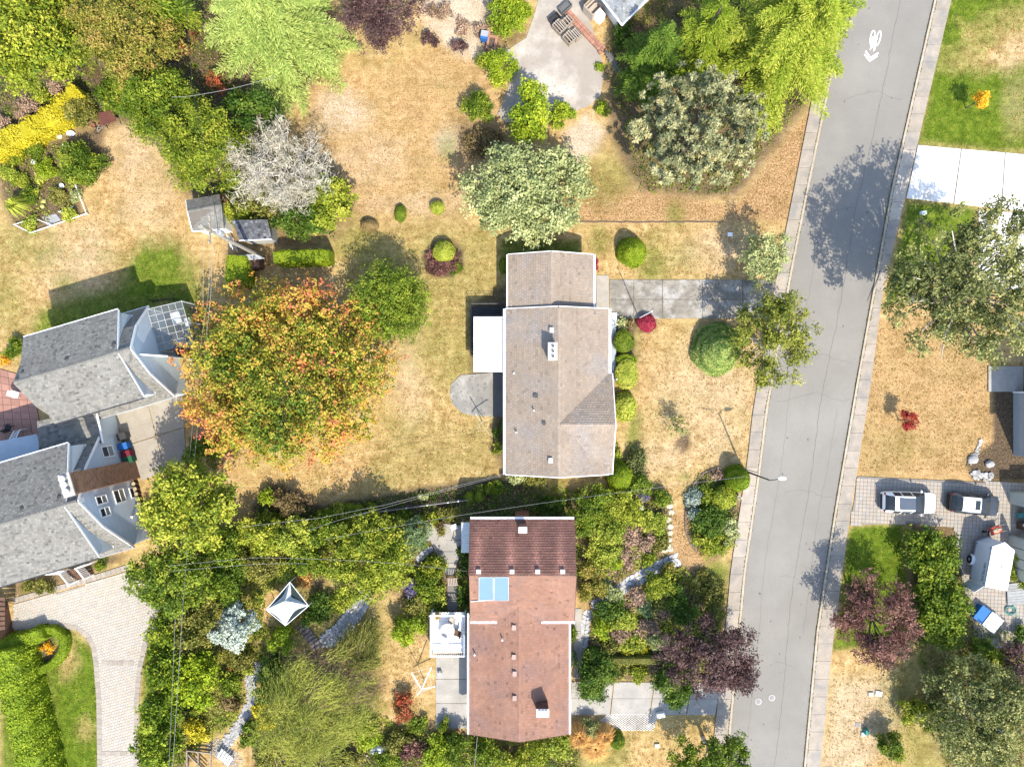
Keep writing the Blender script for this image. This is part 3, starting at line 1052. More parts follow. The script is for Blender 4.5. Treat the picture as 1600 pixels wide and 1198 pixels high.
def crown_broad(rx, ry, z0, z1, palette, s=0.28, nl=34, frac=0.30, dens=1.0, asp=0.62, bias=0.0, tfun=None, flat=0.8, gap=0.0):
    g = Geo()
    zc = z0 + (z1 - z0) * 0.46
    rz = (z1 - z0) * 0.54
    c, r = lobes_of(rx, ry, zc, rz, nl, frac)
    area = np.pi * rx * ry
    n = int(np.clip(22 * dens * area / s ** 2, 60, 60000))
    w = r ** 2
    if gap > 0:
        w = w * (rng.random(len(w)) > gap)
    m = max(8, n // 9)
    k = rng.choice(len(c), m, p=w / w.sum())
    d = sph(m, 0.45)
    ctr = c[k] + d * (r[k] * np.clip(rng.normal(0.92, 0.24, m), .2, 1.5))[:, None] * np.array((1, 1, flat))
    lob = rng.normal(size=len(c))
    face = d * 0.6 + np.array((0, 0, 0.45)) + rng.normal(size=(m, 3)) * 0.58
    ctone = rng.normal(size=m)
    q = rng.integers(0, m, n)
    pos = ctr[q] + rng.normal(size=(n, 3)) * (s * np.array((.70, .70, .5)))
    pos[:, 2] = np.maximum(pos[:, 2], z0 * 0.6 + 0.02)
    nrm = face[q] + rng.normal(size=(n, 3)) * 0.42
    kq = k[q]
    t = 0.47 + bias + 0.16 * lob[kq] + 0.18 * ctone[q] + 0.14 * rng.normal(size=n)
    if tfun is not None:
        t = tfun(pos / np.array((rx, ry, max(z1, 0.1))), (lob[kq] + ctone[q]) * .75, rng.normal(size=n))
    leaf_quads(g, pos, nrm, s * rng.uniform(0.7, 1.3, n), pal(palette, t), asp)
    return g, c, r


def trunk_geo(h, rad, cs, n=7, lean=0.0):
    g = Geo()
    top = h
    g.tube([(0, 0, -0.2), (0.02 * h, 0.01 * h, h * 0.25), (0.0, 0.02 * h, h * 0.6), (0.02 * h, 0, top)], [rad * 1.35, rad, rad * 0.75, rad * 0.25], 8)
    for i in range(min(n, len(cs))):
        c = cs[i]
        z = h * random.uniform(0.35, 0.75)
        z = min(z, max(0.2, c[2] - 0.1))
        m = (c[0] * 0.45, c[1] * 0.45, z + (c[2] - z) * 0.6)
        g.tube([(0, 0.01 * h, z), m, tuple(c)], [rad * 0.5, rad * 0.3, rad * 0.1], 6)
    return g


def base_of(px, py, zm):
    p = P(px, py, zm)
    return (p[0], p[1], 0.0)


def m_of(rpx, z):
    return rpx * (HC - z) / FP


def tree(name, cat, label, px, py, rx, ry, h, palette, group=None, z0=0.3, bark=None, trunk_r=None, limbs=9, **k):
    zm = h * (0.5 + z0 * 0.3)
    t = thing(name, label, cat, base_of(px, py, zm), 0, group)
    g, c, r = crown_broad(m_of(rx, zm), m_of(ry, zm), h * z0, h, palette, **k)
    obj('crown', g, LEAF, t)
    obj('trunk', trunk_geo(h * 0.8, trunk_r or 0.035 * h, c[np.argsort(-r)], limbs), bark or BARK, t)
    return t


def shrub(name, cat, label, px, py, rx, ry, h, palette, group=None, **k):
    zm = h * 0.55
    kw = dict(s=0.165, nl=max(9, int(rx * 0.9)), frac=0.28, dens=.85)
    kw.update(k)
    g, c, r = crown_broad(m_of(rx, zm), m_of(ry, zm), 0.0, h, palette, **kw)
    b = base_of(px, py, zm)
    st = Geo()
    st.tint = (.12, .09, .06)
    for i in range(min(5, len(c))):
        st.tube([(0, 0, -0.1), (c[i][0] * 0.4, c[i][1] * 0.4, c[i][2] * 0.5), tuple(c[i])], [0.035, 0.025, 0.01], 4)
    g.ch += st.ch
    return tag(obj(name, g, LEAF, None, loc=b), label, cat, group)


def clip_geo(rx, ry, h, palette, shape='dome', s=0.10, dens=1.0, rough=0.03, bias=0.0, tfun=None, top=None):
    """a clipped bush: closed inner body and a skin of small leaves"""
    g = Geo()
    nu, nv = 20, 10
    pf = {'dome': lambda u: (math.cos(u * math.pi / 2) ** 0.55 if u > 0 else 1.0, u),
          'ball': lambda u: (max(0.02, math.sin(math.pi * (0.12 + 0.88 * u))) ** 0.8, u),
          'cone': lambda u: ((1 - u) ** 0.62 * (1.0 if u > 0.08 else 0.9), u),
          'flat': lambda u: (1.0 if u < 0.8 else math.cos((u - 0.8) / 0.2 * math.pi / 2) ** 0.4, u)}[shape]
    us = np.linspace(0, 1, nv + 1)
    pr = np.array([pf(float(u)) for u in us])
    pr[-1, 0] = 0.03
    V, cols = [], []
    wob = 1 + rng.normal(size=(nv + 1, nu)) * rough
    for i in range(nv + 1):
        for k in range(nu):
            a = 2 * math.pi * k / nu
            q = pr[i, 0] * wob[i, k] * 0.86
            V.append((rx * q * math.cos(a), ry * q * math.sin(a), h * pr[i, 1] * 0.95))
    F = [(i * nu + k, i * nu + (k + 1) % nu, (i + 1) * nu + (k + 1) % nu, (i + 1) * nu + k) for i in range(nv) for k in range(nu)]
    c0 = pal(palette, np.full(len(F), 0.35))
    g.add(V, F, c0)
    area = 2 * math.pi * ((rx + ry) / 2) * (h + (rx + ry) / 4)
    n = int(np.clip(dens * 2.1 * area / (0.5 * s * s), 80, 16000))
    # area-true sampling of the profile
    seg = np.hypot(np.diff(pr[:, 0]) * (rx + ry) / 2, np.diff(pr[:, 1]) * h) * (pr[:-1, 0] + pr[1:, 0] + 0.02)
    i = rng.choice(nv, n, p=seg / seg.sum())
    f = rng.random(n)
    q = pr[i, 0] * (1 - f) + pr[i + 1, 0] * f
    z = (pr[i, 1] * (1 - f) + pr[i + 1, 1] * f) * h
    a = rng.uniform(0, 2 * np.pi, n)
    dr = np.diff(pr[:, 0])[i] * (rx + ry) / 2
    dz = np.diff(pr[:, 1])[i] * h
    nl = np.hypot(dr, dz) + 1e-9
    nrm = np.stack([dz / nl * np.cos(a), dz / nl * np.sin(a), -dr / nl], 1)
    ph = rng.uniform(0, 6.3, 4)
    lump = (1 + 0.05 * np.sin(a * 5 + ph[0]) * np.sin(z * 4 + a) + .06 * np.sin(a + ph[1]) + .045 * np.sin(2 * a + ph[2]) + .03 * np.sin(3 * a + z * 3 + ph[3]))
    pos = np.stack([rx * q * lump * np.cos(a), ry * q * lump * np.sin(a), z], 1) + nrm * (rng.uniform(-0.05, 0.02, n) + .09 * (rng.random(n) < .07) * rng.random(n))[:, None]
    pos[:, 2] = np.maximum(pos[:, 2], 0.02)
    t = 0.55 + bias + 0.16 * rng.normal(size=n) + 0.12 * np.sin(a * 3 + z * 5)
    if tfun is not None:
        t = tfun(pos / np.array((rx, ry, h)), t)
    leaf_quads(g, pos, nrm + rng.normal(size=(n, 3)) * 0.45, s * rng.uniform(0.7, 1.3, n), pal(palette, t))
    return g


def clipped(name, cat, label, px, py, rx, ry, h, palette, group=None, **k):
    zm = h * 0.5
    return tag(obj(name, clip_geo(m_of(rx, zm), m_of(ry, zm), h, palette, **k), LEAF, None, loc=base_of(px, py, zm)), label, cat, group)


def hedge(name, label, pts, wid, h, palette, s=0.13, dens=1.0, rough=0.05, shade=None, cat='hedge', taper=0.85, bias=0.0):
    """clipped hedge along photo points at its top; wid in photo pixels"""
    w = m_of(wid, h) / 2
    c = [P(x, y, h)[:2] for x, y in pts]
    o = np.array((c[0][0], c[0][1], 0.0))
    g = Geo()
    prof = [(-1.0, 0.0), (-1.0, 0.45), (-taper, 0.9), (-taper * 0.75, 1.0), (taper * 0.75, 1.0), (taper, 0.9), (1.0, 0.45), (1.0, 0.0)]
    L = [0]
    for a, b in zip(c[:-1], c[1:]):
        L.append(L[-1] + np.hypot(*(b - a)))
    L = np.array(L)
    ns = max(3, int(L[-1] / 0.5))
    ss = np.linspace(0, L[-1], ns)
    cx, cy = np.interp(ss, L, [p[0] for p in c]), np.interp(ss, L, [p[1] for p in c])
    tx, ty = np.gradient(cx), np.gradient(cy)
    tl = np.hypot(tx, ty)
    nx, ny = -ty / tl, tx / tl
    m = len(prof)
    pu = np.array([p[0] for p in prof]) * w
    pz = np.array([p[1] for p in prof]) * h
    endk = np.ones(ns)
    endk[0] = endk[-1] = 0.86
    wob = 1 + rng.normal(size=(ns, m)) * rough
    V = np.stack([cx[:, None] + nx[:, None] * pu * wob * endk[:, None] * 0.95, cy[:, None] + ny[:, None] * pu * wob * endk[:, None] * 0.95, pz[None, :] * (1 + (wob - 1) * 0.5) * 0.97], 2) - o
    F = [(i * m + k, i * m + k + 1, (i + 1) * m + k + 1, (i + 1) * m + k) for i in range(ns - 1) for k in range(m - 1)]
    g.add(V.reshape(-1, 3), F, pal(palette, np.full(len(F), 0.3)))
    g.add(V[0], list(range(m)), pal(palette, np.array([0.3])))
    g.add(V[-1], list(range(m))[::-1], pal(palette, np.array([0.3])))
    per = np.hypot(np.diff(pu), np.diff(pz))
    n = int(np.clip(dens * 2.3 * per.sum() * L[-1] / (0.5 * s * s), 100, 40000))
    k = rng.choice(m - 1, n, p=per / per.sum())
    f = rng.random(n)
    u, z = pu[k] * (1 - f) + pu[k + 1] * f, pz[k] * (1 - f) + pz[k + 1] * f
    si = rng.uniform(0, ns - 1.001, n)
    i0 = si.astype(int)
    fr = si - i0
    lerp = lambda q: q[i0] * (1 - fr) + q[i0 + 1] * fr
    X, Y, NX, NY, E = lerp(cx), lerp(cy), lerp(nx), lerp(ny), lerp(endk)
    lump = 1 + rough * 1.3 * np.sin(si * 2.1 + k) + rough * rng.normal(size=n)
    pos = np.stack([X + NX * u * lump * E, Y + NY * u * lump * E, np.maximum(0.03, z * (1 + (lump - 1) * 0.6))], 1) - o
    du, dz = np.diff(pu)[k], np.diff(pz)[k]
    nl = np.hypot(du, dz)
    nu_, nz_ = -dz / nl, du / nl
    nrm = np.stack([NX * nu_, NY * nu_, nz_], 1)
    t = 0.5 + bias + 0.18 * rng.normal(size=n) + 0.1 * np.sin(si * 1.3)
    leaf_quads(g, pos, nrm + rng.normal(size=(n, 3)) * 0.5, s * rng.uniform(0.7, 1.35, n), pal(palette, t))
    return tag(obj(name, g, LEAF, None, loc=o), label, cat)


def conifer_geo(R, h, palette, nb=110, z0=0.12, droop=0.18, tw=0.42, s=0.34, power=0.85, rise=0.0, step=0.2, asp=0.26, boughs=0):
    g = Geo()
    for i in range(nb):
        u = (i + random.random()) / nb
        z = h * (z0 + (1 - z0) * u ** 1.15)
        rel = (z / h - z0) / (1 - z0)
        ln = R * max(0.10, (1 - rel) ** power) * random.uniform(0.72, 1.12)
        az = i * 2.39996 + random.uniform(-0.3, 0.3)
        if boughs:
            q_ = i * boughs // nb
            az = q_ * 2.39996 + random.gauss(0, 0.13)
            z += random.uniform(-.8, .25) - .04 * h * abs(math.sin(az - q_ * 2.39996))
            ln *= random.uniform(0.6, 1.05)
        ca, sa = math.cos(az), math.sin(az)
        m = max(4, int(ln / step))
        r = np.linspace(0.22, 1.0, m)
        bend = random.uniform(-0.25, 0.25)
        ang = bend * r
        ax = np.stack([ln * r * np.cos(az + ang), ln * r * np.sin(az + ang), z + ln * (rise * r - droop * r ** 2)], 1)
        tl = (tw * ln * (1.05 - r) * 0.75 + 0.22 * tw / 0.42) * rng.uniform(0.7, 1.2, m)
        tone0 = random.gauss(0, 0.10)
        for sg in (-1, 1):
            dv = np.stack([np.cos(az + ang + sg * 0.85), np.sin(az + ang + sg * 0.85), np.full(m, -0.16)], 1)
            for q in (0.22, 0.55, 0.88):
                pos = ax + dv * (tl * q)[:, None] + rng.normal(size=(m, 3)) * 0.03
                pos[:, 2] -= 0.12 * (tl * q) ** 1.3
                al = dv + rng.normal(size=(m, 3)) * 0.25
                t = 0.30 + 0.35 * q + 0.18 * r + tone0 + 0.12 * rng.normal(size=m)
                leaf_quads(g, pos, np.stack([np.zeros(m), np.zeros(m), np.ones(m)], 1) + rng.normal(size=(m, 3)) * 0.35, np.maximum(s * 0.55, np.minimum(tl * 0.75, s * 1.3)), pal(palette, t), asp, al, 0.03)
        t = 0.6 + tone0 + 0.12 * rng.normal(size=m)
        leaf_quads(g, ax, np.tile((0, 0, 1.0), (m, 1)) + rng.normal(size=(m, 3)) * 0.3, s * 1.1, pal(palette, t), asp * 1.2, np.tile((ca, sa, -0.1), (m, 1)) + rng.normal(size=(m, 3)) * 0.25, 0.03)
    return g


def conifer(name, label, px, py, r, h, palette, cat='tree', group=None, sx=1.0, sy=1.0, zf=0.4, **k):
    zm = h * zf
    t = thing(name, label, cat, base_of(px, py, zm), 0, group)
    g = conifer_geo(m_of(r, zm), h, palette, **k)
    g.ch = [(v * np.array((sx, sy, 1.0)), f, c) for v, f, c in g.ch]
    obj('crown', g, NEEDLE, t)
    tg = Geo()
    tg.tube([(0, 0, -0.2), (0, 0, h * 0.5), (0, 0, h * 0.97)], [0.03 * h, 0.018 * h, 0.004 * h], 8)
    obj('trunk', tg, BARK, t)
    return t


def tuft_geo(rx, ry, z0, z1, palette, nt=260, s=0.36, lv=16, nl=30, frac=0.32, asp=0.22, low=-0.1, bias=0.0):
    """crown of upturned needle rosettes"""
    g = Geo()
    zc, rz = z0 + (z1 - z0) * 0.42, (z1 - z0) * 0.58
    c, r = lobes_of(rx, ry, zc, rz, nl, frac, low)
    k = rng.choice(len(c), nt, p=r ** 2 / (r ** 2).sum())
    d = sph(nt, 0.6)
    ctr = c[k] + d * (r[k] * rng.uniform(0.7, 1.05, nt))[:, None] * np.array((1, 1, 0.8))
    tone = 0.13 * rng.normal(size=len(c))[k] + 0.13 * rng.normal(size=nt)
    out = unit(d + np.array((0, 0, 0.5)))
    for j in range(lv):
        dv = unit(out * 0.6 + sph(nt) * 0.95)
        pos = ctr + dv * s * 0.5
        nrm = np.cross(dv, sph(nt)) + out * 0.6
        leaf_quads(g, pos, nrm, s * rng.uniform(0.8, 1.2, nt), pal(palette, 0.5 + bias + tone + 0.14 * rng.normal(size=nt)), asp, dv, 0.02)
    return g, c, r


def tufted(name, label, px, py, rx, ry, h, palette, z0=0.12, cat='tree', **k):
    zm = h * 0.5
    t = thing(name, label, cat, base_of(px, py, zm))
    g, c, r = tuft_geo(m_of(rx, zm), m_of(ry, zm), h * z0, h, palette, **k)
    obj('crown', g, NEEDLE, t)
    obj('trunk', trunk_geo(h * 0.85, 0.03 * h, c[np.argsort(-r)], 10), BARK, t)
    return t


def wispy_geo(rx, ry, z0, z1, palette, ns=2600, s=0.42, flow=(0.55, 0.7), asp=0.16, nl=26, frac=0.34, seg=5):
    g = Geo()
    zc, rz = z0 + (z1 - z0) * 0.45, (z1 - z0) * 0.55
    c, r = lobes_of(rx, ry, zc, rz, nl, frac)
    k = rng.choice(len(c), ns, p=r ** 2 / (r ** 2).sum())
    d = sph(ns, 0.5)
    p = c[k] + d * (r[k] * rng.uniform(0.6, 1.05, ns))[:, None]
    lob = rng.normal(size=len(c))
    v = unit(np.stack([np.full(ns, flow[0]), np.full(ns, flow[1]), np.full(ns, 0.1)], 1) + 0.55 * unit(p * np.array((1, 1, 0))) + rng.normal(size=(ns, 3)) * 0.35 + np.stack([0.45 * lob[k], -0.45 * lob[k], np.zeros(ns)], 1))
    t0 = 0.5 + 0.16 * lob[k] + 0.16 * rng.normal(size=ns)
    for j in range(seg):
        nrm = np.array((0, 0, 1.0)) + rng.normal(size=(ns, 3)) * 0.5
        leaf_quads(g, p, nrm, s * rng.uniform(0.8, 1.2, ns), pal(palette, t0 + 0.08 * rng.normal(size=ns)), asp, v, 0.02)
        v = unit(v + np.array((0, 0, -0.22)) + rng.normal(size=(ns, 3)) * 0.12)
        p = p + v * s * 0.72
    return g, c, r


def wispy(name, label, px, py, rx, ry, h, palette, z0=0.2, cat='tree', bark=None, **k):
    zm = h * 0.55
    t = thing(name, label, cat, base_of(px, py, zm))
    g, c, r = wispy_geo(m_of(rx, zm), m_of(ry, zm), h * z0, h, palette, **k)
    obj('crown', g, LEAF, t)
    obj('trunk', trunk_geo(h * 0.7, 0.03 * h, c[np.argsort(-r)], 5), bark or BARK_PALE, t)
    return t


def bare_branches(g, tw, p, d, ln, rad, lev, maxl, spread=0.5, up=0.12):
    q = [p]
    for i in range(3):
        d = d + np.array([random.gauss(0, 0.16), random.gauss(0, 0.16), random.gauss(0, 0.10) + up * 0.3])
        d = d / np.linalg.norm(d)
        q.append(q[-1] + d * ln / 3)
    if lev < maxl:
        g.tube(q, [rad, rad * 0.85, rad * 0.7, rad * 0.55], 5 if lev < 2 else 4)
    else:
        tw.append((q[0], q[-1]))
    if lev < maxl:
        for i in range(random.choice((3, 4, 4)) if lev else 4):
            b = q[random.choice((1, 2, 3, 3))]
            s = np.array([random.gauss(0, spread), random.gauss(0, spread), random.gauss(0.02, spread * 0.5)])
            dd = d + s
            bare_branches(g, tw, b, dd / np.linalg.norm(dd), ln * random.uniform(0.55, 0.8), rad * 0.5, lev + 1, maxl, spread, up)


def bare_geo(R, h, z0, nmain=9, maxl=4, up=0.15, rad=0.13):
    g, tw = Geo(), []
    for i in range(nmain):
        az = i * 2 * math.pi / nmain + random.uniform(-0.3, 0.3)
        d = np.array([math.cos(az), math.sin(az), random.uniform(0.15, 0.9)])
        bare_branches(g, tw, np.array([0, 0, z0 + random.uniform(0, 0.25) * h]), d / np.linalg.norm(d), R * random.uniform(0.38, 0.52), rad, 0, maxl, 0.55, up)
    g.tube([(0, 0, -0.2), (0.05, 0, z0), (0, 0.1, z0 + 0.3 * h)], [rad * 2.2, rad * 1.7, rad], 8)
    a = np.array([t[0] for t in tw])
    b = np.array([t[1] for t in tw])
    return g, a, b


def blades(name, label, px, py, r, h, palette, n=260, w=0.05, cat='plant', group=None, spread=1.0):
    g = Geo()
    R = m_of(r, h * 0.5)
    az = rng.uniform(0, 2 * np.pi, n)
    ln = R * rng.uniform(0.55, 1.1, n)
    dx, dy = np.cos(az), np.sin(az)
    pts = []
    for u, zz in ((0.02, 0.0), (0.14, 0.8), (0.45, 1.0), (1.0, 0.45)):
        pts.append(np.stack([dx * ln * u * spread, dy * ln * u * spread, h * zz * rng.uniform(0.9, 1.1, n)], 1))
    side = np.stack([-dy, dx, np.zeros(n)], 1)
    col = pal(palette, 0.5 + 0.2 * rng.normal(size=n))
    for i, (w0, w1) in enumerate(((1.0, 1.0), (1.0, 0.8), (0.8, 0.1))):
        V = np.stack([pts[i] - side * w * w0 / 2, pts[i] + side * w * w0 / 2, pts[i + 1] + side * w * w1 / 2, pts[i + 1] - side * w * w1 / 2], 1)
        g.add(V.reshape(-1, 3), np.arange(4 * n).reshape(n, 4), col)
    return tag(obj(name, g, LEAF, None, loc=base_of(px, py, h * 0.5)), label, cat, group)


# ======== top left corner
tree('broadleaf_tree', 'tree', 'large bright yellow-green leafy tree filling the top left corner of the lot', 52, 52, 94, 100, 9.5, 'yel', s=0.25, nl=90, frac=0.19, dens=.85)
tree('leafy_tree', 'tree', 'mid-green tree squeezed between the yellow-green corner tree and the rust-tinged one', 112, 62, 40, 66, 7.5, 'mid', s=0.3, nl=30)
tree('rust_tinged_tree', 'tree', 'olive tree with rusty tips beside the pale weeping cedar at the top', 205, 62, 80, 80, 9.0, 'rust', s=0.24, nl=110, frac=0.2, asp=.38, z0=.15)
wispy('evergreen_tree', 'dark green feathery evergreen standing between the rust-tinged tree and the cedar', 255, 22, 38, 36, 7.5, 'mid', ns=1500, s=0.36, flow=(0.3, 0.2), asp=0.3, bark=BARK)
conifer('weeping_cedar', 'pale green weeping cedar spreading star-like branches at the top', 428, 46, 134, 13, 'cedar', nb=300, boughs=54, droop=0.30, tw=0.42, s=0.32, power=0.62, step=0.18, zf=0.3, sy=0.95, asp=.2)
tree('yew_tree', 'tree', 'mid-green feathery evergreen just left of the utility cables above the dry lawn', 255, 168, 62, 66, 7.0, 'mid', s=0.24, nl=80, frac=.2, asp=.4, z0=.1)
tree('cypress_tree', 'tree', 'tall yellowish-green evergreen overhanging the grey garden shed', 322, 232, 66, 76, 8.0, 'yel', s=0.25, nl=100, frac=.18, asp=.4, z0=.1, bias=-.12)
tree('laurel', 'tree', 'dark glossy laurel in the gap below the weeping cedar', 400, 178, 46, 34, 5.0, 'dark', s=0.26, nl=22, z0=0.1)
shrub('copper_shrub', 'shrub', 'rusty-leaved shrub on the left edge of the weeping cedar', 287, 50, 14, 40, 2.5, 'redgreen')
shrub('copper_shrub', 'shrub', 'small rusty shrub poking out under the weeping cedar beside the dry lawn', 338, 128, 16, 14, 1.6, 'redgreen')
hedge('golden_hedge', 'long golden-yellow clipped hedge running diagonally by the vegetable garden', [(-25, 232), (30, 207), (80, 178), (122, 140)], 34, 1.8, 'gold', s=0.16, rough=0.09)
shrub('heather_shrub', 'shrub', 'purplish brown heather shrub behind the golden hedge, nearer the frame edge', 42, 172, 24, 17, 1.2, 'heather')
shrub('heather_shrub', 'shrub', 'purplish brown heather shrub behind the golden hedge, nearer its upper end', 93, 134, 18, 16, 1.2, 'heather')
shrub('low_shrub', 'shrub', 'yellow-green low bush between the two brown heather shrubs', 68, 152, 14, 14, 1.0, 'yel')
shrub('grey_shrub', 'shrub', 'brownish grey twiggy shrub at the left frame edge above the golden hedge', 4, 195, 12, 16, 1.0, 'heather')
shrub('spruce_bush', 'shrub', 'feathery olive bush beside the rusty metal sheet', 127, 173, 28, 22, 2.2, 'olive')
shrub('round_bush', 'shrub', 'large round green bush at the corner of the vegetable garden', 127, 253, 32, 34, 2.4, 'mid', nl=26, frac=0.3, dens=1.3)
shrub('climbing_shrub', 'shrub', 'low green creeper under the trees by the dark plank path', 172, 150, 26, 26, 1.6, 'mid')

# vegetable rows
for px, py, r, h, p, lab in (
        (14, 268, 16, .9, 'lime', 'pale leafy vegetables at the left end of the garden bed'),
        (52, 236, 17, .9, 'mid', 'dark leafy vegetables in the upper row near the golden hedge'),
        (74, 266, 16, .9, 'bright', 'bright green vegetables beside the bare soil path'),
        (66, 280, 10, .6, 'lime', 'small pale vegetables with a white pot beside them'),
        (34, 284, 15, .7, 'yel', 'yellowish bean plants in the middle of the left row'),
        (46, 304, 15, .8, 'mid', 'squash leaves above the pale round squashes'),
        (24, 246, 12, .7, 'yel', 'yellowish leaves along the upper garden edge'),
        (88, 306, 13, .7, 'olive', 'olive squash leaves right of the soil path'),
        (118, 306, 9, .6, 'grey', 'greyish herb by the right garden fence'),
        (106, 335, 13, .7, 'lime', 'pale green seedlings inside the right white frame'),
        (50, 350, 14, .6, 'lime', 'pale green lettuces inside the left white frame')):
    shrub('vegetable_plant', 'vegetable plant', lab, px, py, r * 1.05, r * .95, h, p, 'vegetables in the garden bed', s=0.15)
blades('corn_plant', 'tall strappy corn plants along the left side of the garden bed', 28, 322, 20, 1.6, 'lime', 150, 0.09)

# ======== around the sheds and the big maple
t = thing('dead_tree', 'silvery bare tree with pale tangled branches above the dark shake shed', 'tree', base_of(432, 262, 4.5))
bg_, ta, tb = bare_geo(4.5, 7.0, 1.6, 16, 4, 0.2, 0.085)
bg_.ch = [(v, f, c * np.array((1.0, 1.0, 1.0))) for v, f, c in bg_.ch]
obj('trunk', bg_, BARK_PALE, t)
g = Geo()
for rep in range(2):
    f = rng.random(len(ta))[:, None]
    p = ta * (1 - f) + tb * f + rng.normal(size=ta.shape) * 0.14
    leaf_quads(g, p, sph(len(ta), 0.4), rng.uniform(0.3, 0.6, len(ta)), pal('silver', rng.random(len(ta))), 0.10, (tb - ta) + rng.normal(size=ta.shape) * 0.6, 0.02)
obj('twigs', g, MATS['leaf'], t, kind='stuff')
tree('lilac', 'tree', 'yellow-green broadleaf tree at the lower right of the silvery bare tree', 520, 318, 38, 44, 4.2, 'yel', s=0.24, nl=24, z0=0.1)
tree('holly', 'tree', 'dark green holly beneath the silvery bare tree, above the long hedge', 470, 346, 46, 28, 4.0, 'dark', s=0.22, nl=26, z0=0.1)
shrub('ivy_shrub', 'shrub', 'green ivy clump between the two sheds under pale branches', 372, 332, 26, 26, 2.4, 'yel', s=0.2)
shrub('ivy_shrub', 'shrub', 'mixed green undergrowth below the centre of the silvery bare tree', 432, 300, 70, 62, 2.6, 'olive', s=0.26, dens=0.5)
shrub('pink_rose', 'shrub', 'green rose bush with pink tips at the corner of the grey shed', 350, 312, 10, 10, 2.2, 'redgreen')
hedge('box_hedge', 'long yellow-green clipped hedge with flat top beside the dark shake shed', [(427, 401), (513, 398)], 22, 2.1, 'bright', s=0.10, rough=0.02, taper=0.92)
hedge('box_hedge', 'square clipped green hedge block beside the dark bin shelter and the maple', [(368, 399), (367, 446)], 36, 2.1, 'bright', s=0.10, rough=0.02, taper=0.92)
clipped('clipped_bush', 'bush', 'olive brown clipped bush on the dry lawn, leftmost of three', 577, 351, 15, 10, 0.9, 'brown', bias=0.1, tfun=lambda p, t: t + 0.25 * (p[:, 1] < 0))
clipped('clipped_bush', 'bush', 'small oval dark green bush alone in the middle of the dry lawn', 625, 333, 9, 14, 0.8, 'mid', s=0.08)
clipped('clipped_bush', 'bush', 'small bright green ball beside the pale grey-green tree on the dry lawn', 684, 324, 11, 11, 0.9, 'lime', shape='ball')
clipped('clipped_ball', 'bush', 'light green ball in the round heather bed', 693, 393, 17, 17, 1.5, 'lime', shape='ball')
shrub('heather', 'ground cover', 'dark red heather covering the round bed under the light green ball', 691, 408, 31, 25, 0.35, 'plumred', s=0.13, dens=0.8, nl=40, frac=.2)
shrub('thyme', 'ground cover', 'green cushion plant at the lower right of the round heather bed', 713, 418, 12, 12, 0.3, 'mid', s=0.1)
tree('dense_tree', 'tree', 'dense oval olive-green tree standing right of the red and gold maple', 613, 475, 62, 66, 6.0, 'mid', s=0.18, nl=150, frac=0.24, z0=0.03, dens=1.1, bias=0.06, asp=.42)


def maple_t(p, lob, q):
    r = np.hypot(p[:, 0], p[:, 1])
    return 0.27 + 0.33 * np.clip(r, 0, 1.05) ** 3 + 0.13 * lob + 0.11 * q + 0.30 * np.clip(p[:, 1], -.3, 1) * np.clip(p[:, 0] + 0.45, 0, 1) + .10 * np.sin(p[:, 0] * 5 + 2 * np.sin(p[:, 1] * 4))


tree('maple', 'tree', 'huge round maple turning red, orange and gold on the dry back lawn', 446, 584, 178, 166, 8.0, 'maple', s=0.215, nl=420, frac=0.11, z0=0.04, dens=.66, gap=.1, tfun=maple_t, trunk_r=0.4, asp=0.7)

# ======== top middle
tree('purple_plum', 'tree', 'dark purple wispy plum tree at the top edge beside the dry lawn', 600, 18, 66, 66, 5.5, 'plum', s=0.21, nl=80, frac=.2, asp=.36, dens=.7)
tree('grey_green_tree', 'tree', 'pale grey-green rounded tree at the back corner of the tan-roofed house', 822, 298, 108, 82, 6.5, 'grey', s=0.25, nl=120, frac=0.17, z0=0.1, bark=BARK_PALE, dens=1.0, bias=-0.04)
tree('tree_lilac', 'tree', 'bright green rounded tree casting shade on the cracked concrete pad', 829, 177, 35, 45, 4.0, 'bright', s=0.22, nl=34, z0=0.1, bias=0.02)
shrub('laurel_bush', 'shrub', 'narrow bright green bush right of the tree on the cracked concrete pad', 879, 178, 16, 26, 1.8, 'bright')
shrub('camellia', 'shrub', 'round dark green shrub on the edge of the dry lawn by the concrete pad', 747, 170, 24, 27, 2.2, 'mid')
shrub('pittosporum', 'shrub', 'clumpy bright green shrub just below the brick planter', 781, 106, 30, 27, 2.4, 'bright', nl=24)
shrub('golden_shrub', 'shrub', 'small yellowish shrub joined to the left of the clumpy green one', 757, 98, 14, 12, 1.4, 'yel')
shrub('pittosporum', 'shrub', 'green shrub at the top edge just above the brick planter', 797, 18, 32, 38, 2.4, 'bright', nl=26)
shrub('seedling', 'plant', 'tiny green seedling at the concrete edge beside the wooden steps', 938, 106, 7, 7, 0.5, 'bright')
shrub('seedling', 'plant', 'small green weed clump right of the cracked concrete pad', 941, 170, 10, 11, 0.7, 'bright')
shrub('dry_shrub', 'shrub', 'brown half-dry shrub in the shade beside the pale grey-green tree', 752, 222, 34, 22, 1.0, 'brown', dens=0.7)
for px, py, rx, ry, lab in ((690, 18, 22, 16, 'dry greyish scrub on pale gravel next to the purple plum'), (722, 44, 14, 13, 'dry greyish scrub in the middle of the pale gravel patch'), (752, 48, 12, 12, 'dry greyish scrub on pale gravel near the brick planter')):
    shrub('dry_scrub', 'shrub', lab, px, py, rx, ry, 0.7, 'heather', 'dry scrub on the pale gravel', dens=0.55)
for px, py, lab in ((672, 62, 'small purple bush at the lower left of the pale gravel'), (716, 74, 'small purple bush at the lower tip of the pale gravel')):
    shrub('purple_bush', 'shrub', lab, px, py, 12, 11, 0.8, 'plum', 'purple bushes on the gravel edge', dens=0.7)

